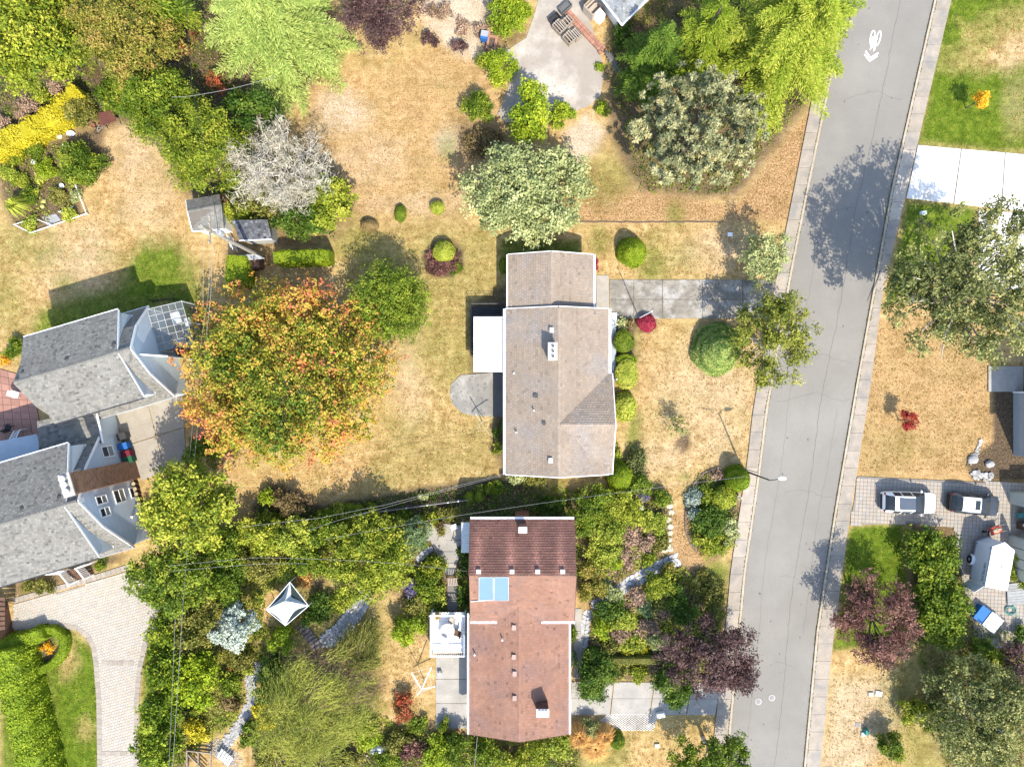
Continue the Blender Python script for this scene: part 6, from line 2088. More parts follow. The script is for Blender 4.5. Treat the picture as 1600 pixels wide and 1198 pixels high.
for px, py in ((748, 892), (800, 892), (840, 892), (879, 892)):
    p = on_roofB(px, py)
    vent(HB, (p[0], p[1], p[2] + .01), GALV, (0.3, 0.28, 0.2), tint=1.1)
for px, py in ((803, 979), (803, 1025), (804, 1051), (804, 1089)):
    p = on_roofB(px, py)
    vent(HB, (p[0], p[1], p[2] + .01), M('pink_vent', (0.46, 0.33, 0.28)), (0.26, 0.32, 0.2))
for px, py in ((785, 997), (742, 1020)):
    p = on_roofB(px, py)
    pipe(HB, p, 0.07, 0.45)
# two skylight panels
SKYL = M('skylight_sheet', (0.125, 0.205, 0.33), (0.115, 0.19, 0.31), rough=0.5, bump=0.0, spec=0.1)
for x0, x1 in ((748.5, 770.6), (772.2, 794.5)):
    q = []
    for px, py in ((x0, 937), (x1, 937), (x1, 901), (x0, 901)):
        p = on_roofB(px, py)
        q.append(p + v3((0, 0, 0.10)))
    g = Geo()
    slab3(g, q, 0.08)
    s = obj('skylight', g, SKYL, HB)
    gg = Geo()
    for i in range(4):
        gg.beam(q[i] + v3((0, 0, .01)), q[(i + 1) % 4] + v3((0, 0, .01)), 0.06, 0.05)
    obj('frame', gg, GREYMETAL, s)
q0, q1 = on_roofB(736, 938.5), on_roofB(768, 936)
g = Geo()
g.tube([q0 + v3((0, 0, .12)), q1 + v3((0, 0, .12))], 0.035, 6)
obj('skylight_pipe', g, WHITE, HB)


def brick_stack(root, c, s, z0, z1, mat=BRICKM, bl_=0.24, bh=0.10, name='chimney'):
    """chimney with every brick face raised from the mortar, joined as one child"""
    core = Geo()
    core.box((c[0], c[1], (z0 + z1) / 2), (s[0], s[1], z1 - z0))
    r = obj(name, core, MORTAR, root)
    g = Geo()
    for k in range(int((z1 - z0) / bh)):
        z = z0 + (k + 0.5) * bh
        for ax in (0, 1):
            L = s[ax]
            n = max(1, int(round(L / bl_)))
            w = L / n
            for sg in (-1, 1):
                for i in range(n + (k % 2)):
                    a = -L / 2 + (i + 0.5) * w - (0.5 * w if k % 2 else 0)
                    lo, hi = max(-L / 2, a - w / 2 + .008), min(L / 2, a + w / 2 - .008)
                    if hi - lo < 0.03:
                        continue
                    t = random.uniform(0.72, 1.2)
                    g.tint = (t, t * random.uniform(.92, 1.05), t)
                    if ax == 0:
                        g.box((c[0] + (lo + hi) / 2, c[1] + sg * s[1] / 2, z), (hi - lo, 0.024, bh - 0.016))
                    else:
                        g.box((c[0] + sg * s[0] / 2, c[1] + (lo + hi) / 2, z), (0.024, hi - lo, bh - 0.016))
    obj('brick', g, mat, r, kind='stuff')
    return r


c1 = brick_stack(HB, (0.85, -11.35), (1.15, 0.62), 0, 3.0)
c1b = brick_stack(HB, (0.86, -11.62), (0.6, 0.45), 3.0, 5.1, bl_=0.2)
box_part('chimney_cap', (0.86, -11.62, 5.15), (0.66, 0.5, 0.09), WHITE, c1b)
p = on_roofB(847, 1098)
c2 = brick_stack(HB, (p[0] - .02, p[1] - .1), (0.92, 0.55), p[2] - 0.4, p[2] + 1.45, M('dark_brick', (0.16, 0.065, 0.05), (0.11, 0.05, 0.04), sc=6, bump=0.3))
box_part('chimney_cap', (p[0] - .02, p[1] - .1, p[2] + 1.5), (1.0, 0.62, 0.1), WHITE, c2)
g = Geo()
for i in (-1, 0, 1):
    g.box((p[0] + i * .26, p[1] + .04, p[2] + 1.6), (0.2, 0.28, 0.12))
obj('flue', g, GREYMETAL, c2)
for y in (-21.5, -24, -26.8):
    window_part(HB, (lr - .45, y, 1.5), 1.4, 1.1, (0, 1, 0), (1, 0, 0), 1)
    window_part(HB, (ll + .45, y, 1.5), 1.4, 1.1, (0, -1, 0), (-1, 0, 0), 1)

# corrugated awning on the left wall
AW = thing('awning', 'pale corrugated plastic awning on the upper left wall of the red-roofed house', 'awning', P(728, 840))
g = Geo()
cor = M('corrugated_sheet', (0.60, 0.64, 0.63), (0.54, 0.58, 0.57), rough=0.4)
a0, a1, b1, b0 = P(721, 816, 2.45), P(735.5, 816, 2.75), P(735.5, 863, 2.75), P(721, 863, 2.45)
nr = 24
for i in range(nr):
    f0, f1 = i / nr, (i + 1) / nr
    z0, z1 = 0.02 * (i % 2), 0.02 * ((i + 1) % 2)
    g.add([a0 + (b0 - a0) * f0 + v3((0, 0, z0)), a0 + (b0 - a0) * f1 + v3((0, 0, z1)), a1 + (b1 - a1) * f1 + v3((0, 0, z1)), a1 + (b1 - a1) * f0 + v3((0, 0, z0))], (0, 1, 2, 3))
obj('sheet', g, cor, AW, world=True)
bars('rafter', [(a0 - v3((0, 0, .06)), a1 - v3((0, 0, .06))), (b0 - v3((0, 0, .06)), b1 - v3((0, 0, .06))), (a0 - v3((0, 0, .06)), b0 - v3((0, 0, .06)))], WOOD, AW, 0.06, 0.08, True)
for q in (a0, b0):
    g = Geo()
    g.tube([(q[0] + .03, q[1], 0), (q[0] + .03, q[1], 2.4)], 0.04, 6)
    obj('post', g, WOOD, AW, world=True)

# white deck with railing
WD = thing('deck', 'white railed deck with round table beside the red-roofed house', 'deck', P(698, 985))
zd = 0.9
d0, d1, d2, d3 = P(675, 956, zd), P(727, 956, zd), P(727, 1018, zd), P(675, 1018, zd)
nb_ = 13
for i in range(nb_):
    y = d0[1] + (d3[1] - d0[1]) * (i + .5) / nb_
    hh = abs(d3[1] - d0[1]) / nb_
    g = Geo()
    t = random.uniform(0.94, 1.04)
    g.tint = (t, t, t)
    g.box(((d0[0] + d1[0]) / 2, y, zd - .03), (d1[0] - d0[0], hh - .012, 0.05))
    obj('deck_board', g, WHITE, WD, world=True)
zt = zd + 0.95
def rail_run(root, a, b, n, zb, zt_, mat=WHITE, wd=0.05, cap=0.11):
    a, b = v3(a), v3(b)
    g = Geo()
    g.beam((a[0], a[1], zt_), (b[0], b[1], zt_), cap, 0.05)
    g.beam((a[0], a[1], zb + .12), (b[0], b[1], zb + .12), 0.05, 0.05)
    obj('handrail', g, mat, root, world=True)
    for i in range(n):
        q = a + (b - a) * (i + .5) / n
        g = Geo()
        g.beam((q[0], q[1], zb + .14), (q[0], q[1], zt_ - .03), wd, wd)
        obj('baluster', g, mat, root, world=True)
rail_run(WD, d0, d1, 12, zd, zt)
rail_run(WD, d3, d2, 16, zd, zt)
rail_run(WD, d0, d3, 14, zd, zt)
rail_run(WD, (d1[0], d1[1] - 1.6, 0), d2, 9, zd, zt)
for q in (d0, d1, d2, d3):
    g = Geo()
    g.box((q[0], q[1], zt / 2), (0.13, 0.13, zt + .1))
    obj('post', g, WHITE, WD, world=True)
box_part('side_shelf', (0, 0, 0), (0.1, 0.1, 0.1), WHITE, WD).location = tuple(P(671, 962, 1.0) - np.array(WD.location))
# stuff on the deck
PT = P(699, 985, zd + .7)
T = thing('patio_table', 'round pale table with concentric top on the white deck', 'table', (PT[0], PT[1], zd))
g = Geo()
g.lathe((0, 0, 0.66), [(0.05, 0), (0.60, 0.0), (0.62, 0.04), (0.60, 0.06), (0.34, 0.062), (0.33, 0.068), (0.0, 0.07)], 24)
obj('tabletop', g, M('table_stone', (0.60, 0.54, 0.50), (0.52, 0.46, 0.42)), T)
g = Geo()
g.lathe((0, 0, 0), [(0.3, 0), (0.28, 0.04), (0.05, 0.08), (0.05, 0.66)], 14)
obj('pedestal', g, GREYMETAL, T)


def patio_chair(px, py, rz, z, label, cush, frame=DKMETAL, group=None):
    q = P(px, py, z + .45)
    t = thing('patio_chair', label, 'chair', (q[0], q[1], z), rz, group)
    g = Geo()
    g.box((0, 0, 0.42), (0.5, 0.5, 0.07))
    obj('seat', g, cush, t)
    g = Geo()
    g.hexa([(-.25, .22, .45), (.25, .22, .45), (.25, .28, .45), (-.25, .28, .45)], [(-.23, .34, .95), (.23, .34, .95), (.23, .39, .95), (-.23, .39, .95)])
    obj('backrest', g, cush, t)
    for sx in (-1, 1):
        for sy in (-1, 1):
            g = Geo()
            g.tube([(sx * .23, sy * .23, 0), (sx * .22, sy * .21, .4)], 0.02, 5)
            obj('leg', g, frame, t)
        g = Geo()
        g.tube([(sx * .27, -.2, .4), (sx * .27, -.18, .63), (sx * .27, .28, .65)], 0.02, 5)
        obj('armrest', g, frame, t)
    return t


BEIGE = M('beige_cushion', (0.55, 0.47, 0.40), (0.40, 0.33, 0.28), sc=5)
patio_chair(706, 969, R_(-25), zd, 'cushioned armchair on the white deck above the round table', BEIGE)
patio_chair(714, 989, R_(-110), zd, 'small brown folding chair on the white deck right of the round table', BROWNWOOD)
q = P(683, 961, zd + .3)
PL = thing('flower_pot', 'ochre plant pot in the upper corner of the white deck', 'pot', (q[0], q[1], zd))
g = Geo()
g.lathe((0, 0, 0), [(0.14, 0), (0.21, 0.3), (0.18, 0.3), (0.17, 0.26)], 12)
obj('pot', g, BRICKM, PL)
gg, _, _ = crown_broad(.26, .22, .25, .5, 'amber', s=.12, nl=6, frac=.5)
gg.ch = [(v, f, c * np.array((.6, .7, 1))) for v, f, c in gg.ch]
obj('foliage', gg, LEAF, PL)
q = P(696, 1005, zt)
SP = thing('satellite_dish', 'round white dish on the lower rail of the white deck', 'dish', (q[0], q[1], zt))
g = Geo()
g.lathe((0, 0, 0.22), [(0.03, 0), (0.16, 0.03), (0.29, 0.12), (0.31, 0.17), (0.27, 0.13), (0.0, 0.06)], 18)
obj('reflector', g, WHITE, SP)
g = Geo()
g.tube([(0, 0, 0.02), (0, 0, 0.24)], 0.03, 6)
obj('mount', g, GREYMETAL, SP)

# ======== C: the blue-grey house with two gambrel wings
RIDGE = math.atan2(2.58, 8.74)
EX, NY_ = v3((math.cos(RIDGE), math.sin(RIDGE), 0)), v3((-math.sin(RIDGE), math.cos(RIDGE), 0))
KG = dict(e=0.18, w=0.22, var=0.12, spots=0.08, spotc=0.66, warm=0.02, t=.035)


def gambrel(label, end, L, hw_, ze_, yb, zb, zr_, dorm):
    root = thing('house_wing', label, 'house', (end[0], end[1], 0), RIDGE)
    ov = 0.12
    for s in (1, -1):
        roof_face(root, [(ov, 0, zr_), (-L, 0, zr_), (-L, s * yb, zb), (ov, s * yb, zb)], ((ov, s * yb, zb), (-L, s * yb, zb)), SH_GREY, **KG)
        h2 = hw_ + 0.18
        zl = ze_ - 0.18 * (zb - ze_) / (hw_ - yb)
        roof_face(root, [(ov, s * (yb + .004), zb - .004), (-L, s * (yb + .004), zb - .004), (-L, s * h2, zl), (ov, s * h2, zl)], ((ov, s * h2, zl), (-L, s * h2, zl)), SH_GREY, **KG)
        x0, x1, yd, zd_ = dorm[s]
        roof_face(root, [(-x0, 0, zr_ + .05), (-x1, 0, zr_ + .05), (-x1, s * yd, zd_), (-x0, s * yd, zd_)], ((-x0, s * yd, zd_), (-x1, s * yd, zd_)), SH_GREY, **KG)
        bars('gutter', [((-x0, s * (yd + .07), zd_ - .07), (-x1, s * (yd + .07), zd_ - .07))], WHITE if s > 0 else DKMETAL, root, 0.1, 0.1)
        bars('gutter', [((ov, s * (h2 + .06), zl - .06), (-L, s * (h2 + .06), zl - .06))], WHITE if s > 0 else GREYMETAL, root, 0.07, 0.1)  # south gutter greyed, the eave shadow put into its colour
        bars('barge_board', [((-x0 + .02, 0.0, zr_ - .06), (-x0 + .02, s * yd, zd_ - .1))], WHITE, root, 0.05, 0.18)
        # dormer front and cheek
        yw = yd - 0.22
        zlow = zb + (ze_ - zb) * (yw - yb) / (hw_ - yb)
        top = zr_ + (zd_ - zr_) * yw / yd - .1
        g = Geo()
        for xx in (-x0 - .02, -x1 + .02):
            g.poly([(xx, 0, zr_ - .12), (xx, s * yw, top), (xx, s * yw, zlow - .1), (xx, s * yb, zb - .1)])
        g.poly([(-x0 - .02, s * yw, zlow - .1), (-x1, s * yw, zlow - .1), (-x1, s * yw, top), (-x0 - .02, s * yw, top)])
        dw = obj('dormer_wall', g, BLUEWALL, root)
        for k in range(3):
            window_part(root, (-x0 - (k + .6) * (x1 - x0) / 3.2, s * yw, (top + zlow) / 2), 1.1, min(0.9, (top - zlow) * .6), (s * -1.0, 0, 0), (0, s, 0), 1)
        xm_ = -x0 + .0
        box_part('cheek_trim', (-x0 + .04, s * (yw - .5), zlow + .28), (0.05, 0.9, 0.12), WHITE, root)
    # gable walls
    prof = [(hw_, 0.0), (hw_, ze_ - .1), (yb, zb - .1), (0, zr_ - .1), (-yb, zb - .1), (-hw_, ze_ - .1), (-hw_, 0.0)]
    g = Geo()
    g.poly([(-L + .2, y, z) for y, z in prof])
    g.poly([(-0.02, y, z) for y, z in prof][::-1])
    for s in (1, -1):
        g.poly([(-0.02, s * hw_, 0), (-L + .2, s * hw_, 0), (-L + .2, s * hw_, ze_ - .1), (-.02, s * hw_, ze_ - .1)][::s])
    wall = obj('wall', g, BLUEWALL, root)
    g = Geo()
    P2 = ccw([(y, z) for y, z in prof])
    # the outline is not convex at the gambrel break of a flared roof, so clip in two parts
    lower = ccw([(hw_, 0), (hw_, ze_ - .1), (yb, zb - .1), (-yb, zb - .1), (-hw_, ze_ - .1), (-hw_, 0)])
    upper = ccw([(yb, zb - .1), (0, zr_ - .1), (-yb, zb - .1)])
    n = int(zr_ / 0.2)
    for i in range(n):
        z0 = i * 0.2
        for pz in (lower, upper):
            c = clip2([(-hw_, z0), (hw_, z0), (hw_, z0 + .2), (-hw_, z0 + .2)], pz)
            if len(c) >= 3:
                t = random.uniform(0.96, 1.03)
                g.tint = (t, t, t)
                q = [(0.012 + 0.055 * (1 - (z - z0) / .2), y, z) for y, z in c]
                g.poly(q)
                lo = [p for p in q if abs(p[2] - z0) < 1e-6]
                if len(lo) == 2:
                    a, b = sorted(lo, key=lambda p: p[1])
                    g.add([(0.0, a[1], z0), (0.0, b[1], z0), b, a], (0, 1, 2, 3))
    obj('siding_board', g, BLUEWALL, wall, kind='stuff')
    pts = [(hw_ + .2, ze_ - .3), (yb, zb - .1), (0, zr_ - .1), (-yb, zb - .1), (-hw_ - .2, ze_ - .3)]
    bars('barge_board', [((0.16, a[0], a[1]), (0.16, b[0], b[1])) for a, b in zip(pts[:-1], pts[1:])], WHITE, root, 0.06, 0.2)
    ridge_caps(root, (ov, 0, zr_ + .04), (-L, 0, zr_ + .04), SH_GREY, tint=0.9)
    return root


E1 = P(200, 545, 7.5)
W1 = gambrel('upper wing of the blue-grey house, mottled grey shingles beside the glass solarium', E1, 9.1, 3.68, 3.0, 1.94, 5.75, 7.5, {1: (0.85, 8.6, 3.55, 5.65), -1: (0.85, 8.2, 3.6, 5.6)})
E2 = P(118, 784, 8.0)
W2 = gambrel('lower wing of the blue-grey house with tall brick chimney and windowed gable', E2, 14.0, 4.7, 3.0, 2.4, 6.0, 8.0, {1: (0.75, 13.8, 4.6, 5.75), -1: (0.95, 13.8, 4.65, 5.75)})


def wall_hit(root, px, py, x=0.0):
    """local (y, z) where the sight line through a photo pixel meets the wing's gable plane"""
    o = v3(root.location)
    d = v3(((px - 800) / FP, (599 - py) / FP, -1.0))
    c = v3((0, 0, HC))
    t = ((o + EX * x - c) @ EX) / (d @ EX)
    q = c + d * t - o
    return q @ NY_, q[2]


def gable_window(root, x0, y0, x1, y1, panes):
    ya, za = wall_hit(root, x0, (y0 + y1) / 2)
    yb, zb = wall_hit(root, x1, (y0 + y1) / 2)
    yc_, _ = wall_hit(root, (x0 + x1) / 2, y0)
    yd, _ = wall_hit(root, (x0 + x1) / 2, y1)
    return window_part(root, (0.04, (yc_ + yd) / 2, (za + zb) / 2), abs(yc_ - yd) * .8, abs(za - zb), (0, 1, 0), (1, 0, 0), panes)


gable_window(W2, 158, 695, 176, 716, 2)
gable_window(W2, 148.5, 773, 166, 789, 2)
gable_window(W2, 155, 791, 171, 809, 2)
gable_window(W2, 177, 762, 194, 788, 2)
gable_window(W2, 202, 760, 209, 780, 1)
for W, px, py in ((W1, 205, 545), (W2, 126.5, 781)):
    y, z = wall_hit(W, px, py)
    g = Geo()
    g.box((0.06, y, z), (0.1, 0.42, 0.5))
    obj('gable_vent', g, WHITE, W)
y, z = wall_hit(W2, 205, 808)
box_part('wall_lamp', (0.12, y, z), (0.2, 0.18, 0.3), WHITE, W2)
# vents on the north slopes
for W, spots_, zz in ((W1, ((37, 582), (106, 561), (179, 538)), 7.1), (W2, ((36, 794), (94, 776)), 7.6)):
    for px, py in spots_:
        q = P(px, py, zz) - v3(W.location)
        x, y = q @ EX, q @ NY_
        g = Geo()
        g.tint = (0.12, 0.12, 0.12)
        g.lathe((x, y, zz - .25), [(0.16, 0), (0.14, 0.25), (0.2, 0.3), (0.17, 0.4), (0.05, 0.44)], 10)
        obj('roof_vent', g, GALV, W)
# brick chimney against the lower gable
y, z = wall_hit(W2, 211, 738, 0.5)
ck = brick_stack(W2, (0.42, y + .25), (0.75, 1.6), 0, 9.0, M('brown_brick', (0.32, 0.18, 0.105), (0.23, 0.125, 0.075), sc=5, bump=0.35), 0.26, 0.115)
box_part('chimney_cap', (0.42, y + .25, 9.05), (0.86, 1.75, 0.12), M('pale_render'.replace('pale', 'light'), (0.55, 0.5, 0.46)), ck)
for dy in (-.45, 0.08, 0.52):
    g = Geo()
    g.lathe((0.42, y + .25 + dy, 9.1), [(0.2, 0), (0.2, 0.25), (0.26, 0.28), (0.26, 0.33), (0.0, 0.36)], 12)
    obj('chimney_pot', g, M('pot_clay', (0.55, 0.55, 0.52)), ck)
# low roof joining the wings
LK = thing('link_roof', 'low grey shingled roof joining the two blue-grey wings', 'roof', P(105, 672))
a, b, c, d = P(58, 658, 3.25), P(150, 638, 3.25), P(161, 692, 3.05), P(62, 715, 3.05)
for q, e0 in (([a, b, c, d], (d, c)),):
    pts = [v3(p) for p in q]
    off = v3(LK.location)
    roof_face(LK, [p - off for p in pts], (e0[0] - off, e0[1] - off), SH_GREY, e=0.21, w=0.31, var=0.14, spots=0.08)
bars('gutter', [(b - off, c - off)], WHITE, LK, 0.12, 0.12)
g = Geo()
cc_ = (a + b + c + d) / 4
g.prism([(cc_ + (p - cc_) * .88 - off)[:2] for p in (a, b, c, d)], 0, 2.75)
obj('wall', g, BLUEWALL, LK)
FLT = thing('flat_roof', 'pale blue flat roof strip at the left frame edge between the two wings', 'roof', P(20, 700))
g = Geo()
g.prism([P(*p, 2.6)[:2] - np.array(FLT.location)[:2] for p in ((-60, 700), (57, 678), (63, 696), (64, 716), (-60, 745))], 2.3, 2.6)
obj('membrane', g, M('pale_membrane', (0.36, 0.42, 0.47), (0.32, 0.375, 0.42)), FLT)
g = Geo()
g.prism([P(*p, 2.6)[:2] - np.array(FLT.location)[:2] for p in ((-60, 703), (55, 682), (61, 697), (61, 712), (-60, 741))], 0, 2.28)
obj('wall', g, BLUEWALL, FLT)

# lean-to block and solarium on the upper gable
SB = thing('screen_wall', 'pale blue screen wall with white sloping top beside the glass solarium', 'wall', (E1[0], E1[1], 0), RIDGE)
y0, z0 = wall_hit(W1, 217, 553, .05)
y1, z1 = wall_hit(W1, 262, 556, 1.5)
g = Geo()
g.hexa([(.05, y0 - .08, 0), (1.5, y1 - .08, 0), (1.5, y1, 0), (.05, y0, 0)], [(.05, y0 - .08, z0), (1.5, y1 - .08, z1), (1.5, y1, z1), (.05, y0, z0)])
obj('wall', g, BLUEWALL, SB)
bars('edge_trim', [((.05, y0 - .04, z0 + .03), (1.5, y1 - .04, z1 + .03))], WHITE, SB, .12, .06)
box_part('meter_box', (1.62, y1 - .5, 0.7), (0.3, 0.7, 1.1), WHITE, SB)

SOL = thing('solarium', 'clear glass lean-to solarium with white glazing bars on the upper blue gable', 'solarium', (E1[0], E1[1], 0), RIDGE)
sx0, sx1, sy0, sy1 = 0.10, 2.75, 0.0, 3.6
NXP, NYP = 5, 6
def sz(x):
    return 3.0 - (x - sx0) * 0.24
for i in range(NXP):
    for j in range(NYP):
        xa, xb = sx0 + (sx1 - sx0) * i / NXP + .03, sx0 + (sx1 - sx0) * (i + 1) / NXP - .03
        ya, yb_ = sy0 + (sy1 - sy0) * j / NYP + .03, sy0 + (sy1 - sy0) * (j + 1) / NYP - .03
        g = Geo()
        g.add([(xa, ya, sz(xa)), (xb, ya, sz(xb)), (xb, yb_, sz(xb)), (xa, yb_, sz(xa))], (0, 1, 2, 3))
        obj('pane', g, GLASS, SOL)
for i in range(NXP + 1):
    x = sx0 + (sx1 - sx0) * i / NXP
    bars('glazing_bar', [((x, sy0, sz(x)), (x, sy1, sz(x)))], M('glazing_metal', (.62, .64, .64)), SOL, 0.03, 0.05)
for j in range(NYP + 1):
    y = sy0 + (sy1 - sy0) * j / NYP
    bars('glazing_bar', [((sx0, y, sz(sx0) + .004), (sx1, y, sz(sx1) + .004))], M('glazing_metal', (.62, .64, .64)), SOL, 0.03, 0.05)
for x, y in ((sx1, sy0), (sx1, sy1), (sx1, 1.8), (sx0 + .1, sy1), (sx0 + .1, sy0)):
    bars('post', [((x, y, 0), (x, y, sz(x)))], WHITE, SOL, 0.08, 0.08)
for (xa, ya), (xb, yb_) in (((sx1, sy0), (sx1, 1.8)), ((sx1, 1.8), (sx1, sy1)), ((sx0, sy1), (sx1, sy1)), ((sx0, sy0), (sx1, sy0))):
    g = Geo()
    g.add([(xa, ya, 0.5), (xb, yb_, 0.5), (xb, yb_, sz(xb) - .05), (xa, ya, sz(xa) - .05)], (0, 1, 2, 3))
    obj('side_pane', g, GLASS, SOL)
g = Geo()
g.box(((sx0 + sx1) / 2, 1.8, 0.08), (sx1 - sx0, 3.6, 0.12))
obj('floor', g, CONC_OLD, SOL)


def in_sol(name, lab, cat, x, y, parts, rz=0.0):
    q = v3((E1[0], E1[1], 0)) + EX * x + NY_ * y
    t = thing(name, lab, cat, (q[0], q[1], 0.14), RIDGE + rz)
    for nm, c, s, m in parts:
        box_part(nm, c, s, m, t)
    return t


tblp = lambda m: [('tabletop', (0, 0, .72), (0.8, 1.0, .05), m)] + [('leg', (a * .34, b * .44, .35), (.05, .05, .7), WHITE) for a in (-1, 1) for b in (-1, 1)]
in_sol('table', 'white table standing inside the glass solarium', 'table', 1.25, 2.75, tblp(WHITE))
in_sol('bench', 'dark bench inside the glass solarium', 'bench', 1.1, 1.3, [('seat', (0, 0, .42), (.25, 1.7, .06), DKMETAL), ('leg', (0, .7, .2), (.2, .06, .4), DKMETAL), ('leg', (0, -.7, .2), (.2, .06, .4), DKMETAL)])
for i, (x, y, s, lab) in enumerate(((2.0, 2.2, .5, 'grey storage tub inside the solarium beside the white table'), (2.6, 1.2, .45, 'low grey planter inside the solarium near the maple side'), (0.6, .8, .42, 'small white stool inside the solarium by the blue wall'))):
    in_sol('storage_tub', lab, 'tub', x, y, [('tub', (0, 0, .2), (s, s * 1.3, .4), (GREYMETAL, DKMETAL, WHITE)[i]), ('lid', (0, 0, .42), (s * 1.08, s * 1.38, .04), (WHITE, GREYMETAL, WHITE)[i])], i * .3)
for x, y, p_, lab in ((2.3, 3.1, 'mid', 'leafy potted plant inside the solarium at its upper corner'), (0.7, 2.0, 'mid', 'potted green plant inside the solarium against the blue wall'), (2.8, 2.4, 'lime', 'pale potted plant inside the solarium by the outer glass')):
    q = v3((E1[0], E1[1], 0)) + EX * x + NY_ * y
    t = thing('potted_plant', lab, 'plant', (q[0], q[1], 0.14))
    g = Geo()
    g.lathe((0, 0, 0), [(0.12, 0), (0.18, 0.3), (0.15, 0.28)], 10)
    obj('pot', g, BRICKM, t)
    gg, _, _ = crown_broad(.32, .3, .25, .8, p_, s=.16, nl=7, frac=.45)
    obj('foliage', gg, LEAF, t)

# black picket rail round the solarium lawn
FN = thing('railing', 'black metal picket railing beyond the glass solarium', 'railing', P(255, 467))
pts = [P(232, 470, .8), P(272, 466, .8), P(287, 500, .8)]
for a, b in zip(pts[:-1], pts[1:]):
    L = np.hypot(*(b - a)[:2])
    g = Geo()
    for zz in (.25, 1.0):
        g.tube([(a[0], a[1], zz), (b[0], b[1], zz)], .02, 5)
    obj('rail', g, BLACK, FN, world=True)
    n = int(L / .16)
    g = Geo()
    for i in range(n + 1):
        q = a + (b - a) * i / n
        g.beam((q[0], q[1], 0), (q[0], q[1], 1.05), .02, .02)
    obj('picket', g, BLACK, FN, world=True, kind='stuff')

# porch steps of the lower wing
PS = thing('porch', 'brown boarded porch landing with white railings at the lower grey eave', 'porch', P(122, 896))
pa, pb, pc, pd = P(103, 892, .5), P(128, 884, .5), P(141, 900, .5), P(117, 909, .5)
for i in range(6):
    f0, f1 = i / 6 + .01, (i + 1) / 6 - .01
    q = [pa + (pd - pa) * f1, pb + (pc - pb) * f1, pb + (pc - pb) * f0, pa + (pd - pa) * f0]
    z = 0.5 - (0.0 if i < 3 else 0.14 * (i - 2))
    g = Geo()
    t = random.uniform(.85, 1.2)
    g.tint = (t, t, t)
    g.prism([p[:2] for p in q], z - .12, z)
    obj('step_board', g, BROWNWOOD, PS, world=True)
for a, b in ((pa, pd), (pb, pc)):
    rail_run(PS, a, b, 7, .3, 1.35, WHITE, .06, .1)
rail_run(PS, P(80, 893, .5), pa, 6, .3, 1.35, WHITE, .05, .08)
rail_run(PS, pb, P(152, 876, .5), 6, .3, 1.35, WHITE, .05, .08)
for q in (pa, pb, pc, pd):
    bars('post', [((q[0], q[1], 0), (q[0], q[1], 1.42))], WHITE, PS, .12, .12, True)

# brick terrace at the left edge
TR = thing('terrace', None, None, P(20, 630))
TR['kind'] = 'structure'
for i in range(9):
    for j in range(12):
        f = bilin((-60, 560), (50, 590), (70, 700), (-60, 722))
        q = [f((i + u) / 9, (j + v) / 12) for u, v in ((.02, .98), (.98, .98), (.98, .02), (.02, .02))]
        g = Geo()
        t = random.uniform(.85, 1.12)
        g.tint = (t, t, t)
        g.prism([p[:2] for p in q], -.05, .1 + random.uniform(-.003, .003))
        obj('terrace_tile', g, M('terracotta', (0.40, 0.215, 0.165), (0.34, 0.18, 0.135), sc=2), TR, world=True)
patio_chair(24, 616, R_(70), .1, 'white garden chair on the brick terrace near the roof corner', WHITE, WHITE)
patio_chair(12, 668, R_(160), .1, 'dark garden chair in the shade of the brick terrace', BLACK, BLACK)
LD = thing('trestle', 'white slatted folding rack on the shaded terrace', 'rack', P(18, 685))
for i in range(5):
    a, b = P(12 + i * 2.4, 690 - i * 3.2, 1.0), P(24 + i * 1.6, 686 - i * 3.2, 1.0)
    bars('rung', [(a, b)], WHITE, LD, .05, .05, True)
for a, b in ((P(12, 691, 1.0), P(22, 673, 1.0)), (P(24, 687, 1.0), P(31, 671, 1.0))):
    bars('rail', [(a, b)], WHITE, LD, .06, .06, True)
for q in (P(12, 691, 1.0), P(22, 673, 1.0), P(24, 687, 1.0), P(31, 671, 1.0)):
    bars('leg', [((q[0], q[1], .1), (q[0], q[1], .97))], WHITE, LD, .05, .05, True)

# ======== houses at the other edges
HT = thing('house', 'corner of a house with blue-grey shingle roof and white wall at the top edge', 'house', P(985, 10))
off = v3(HT.location)
tr = [P(935, -8, 3.2), P(972, 40, 3.2), P(1030, -18, 3.2)]
apx_ = P(975, -120, 6.0) - off
t0, t2 = P(861, -104, 3.2) - off, P(1088, -76, 3.2) - off
for q in ([t0, tr[1] - off, apx_], [tr[1] - off, t2, apx_]):
    roof_face(HT, q, (q[0], q[1]) if q[0] is t0 else (q[0], q[1]), M('blue_grey_shingle', (.30, .315, .32), (.24, .255, .265), sc=.8, bump=.3), e=.2, w=.26, var=.1, spots=.06)
q = [P(913, -40), P(968, 46), P(1020, -6), P(960, -90)]
g = Geo()
g.prism([(p - off)[:2] for p in [P(906, -40, 0), P(963, 45, 0), P(1015, -5, 0), P(960, -90, 0)]], 0, 2.75)
obj('wall', g, WHITE, HT)
bars('gutter', [(t0, tr[1] - off), (tr[1] - off, t2)], WHITE, HT, .12, .12)

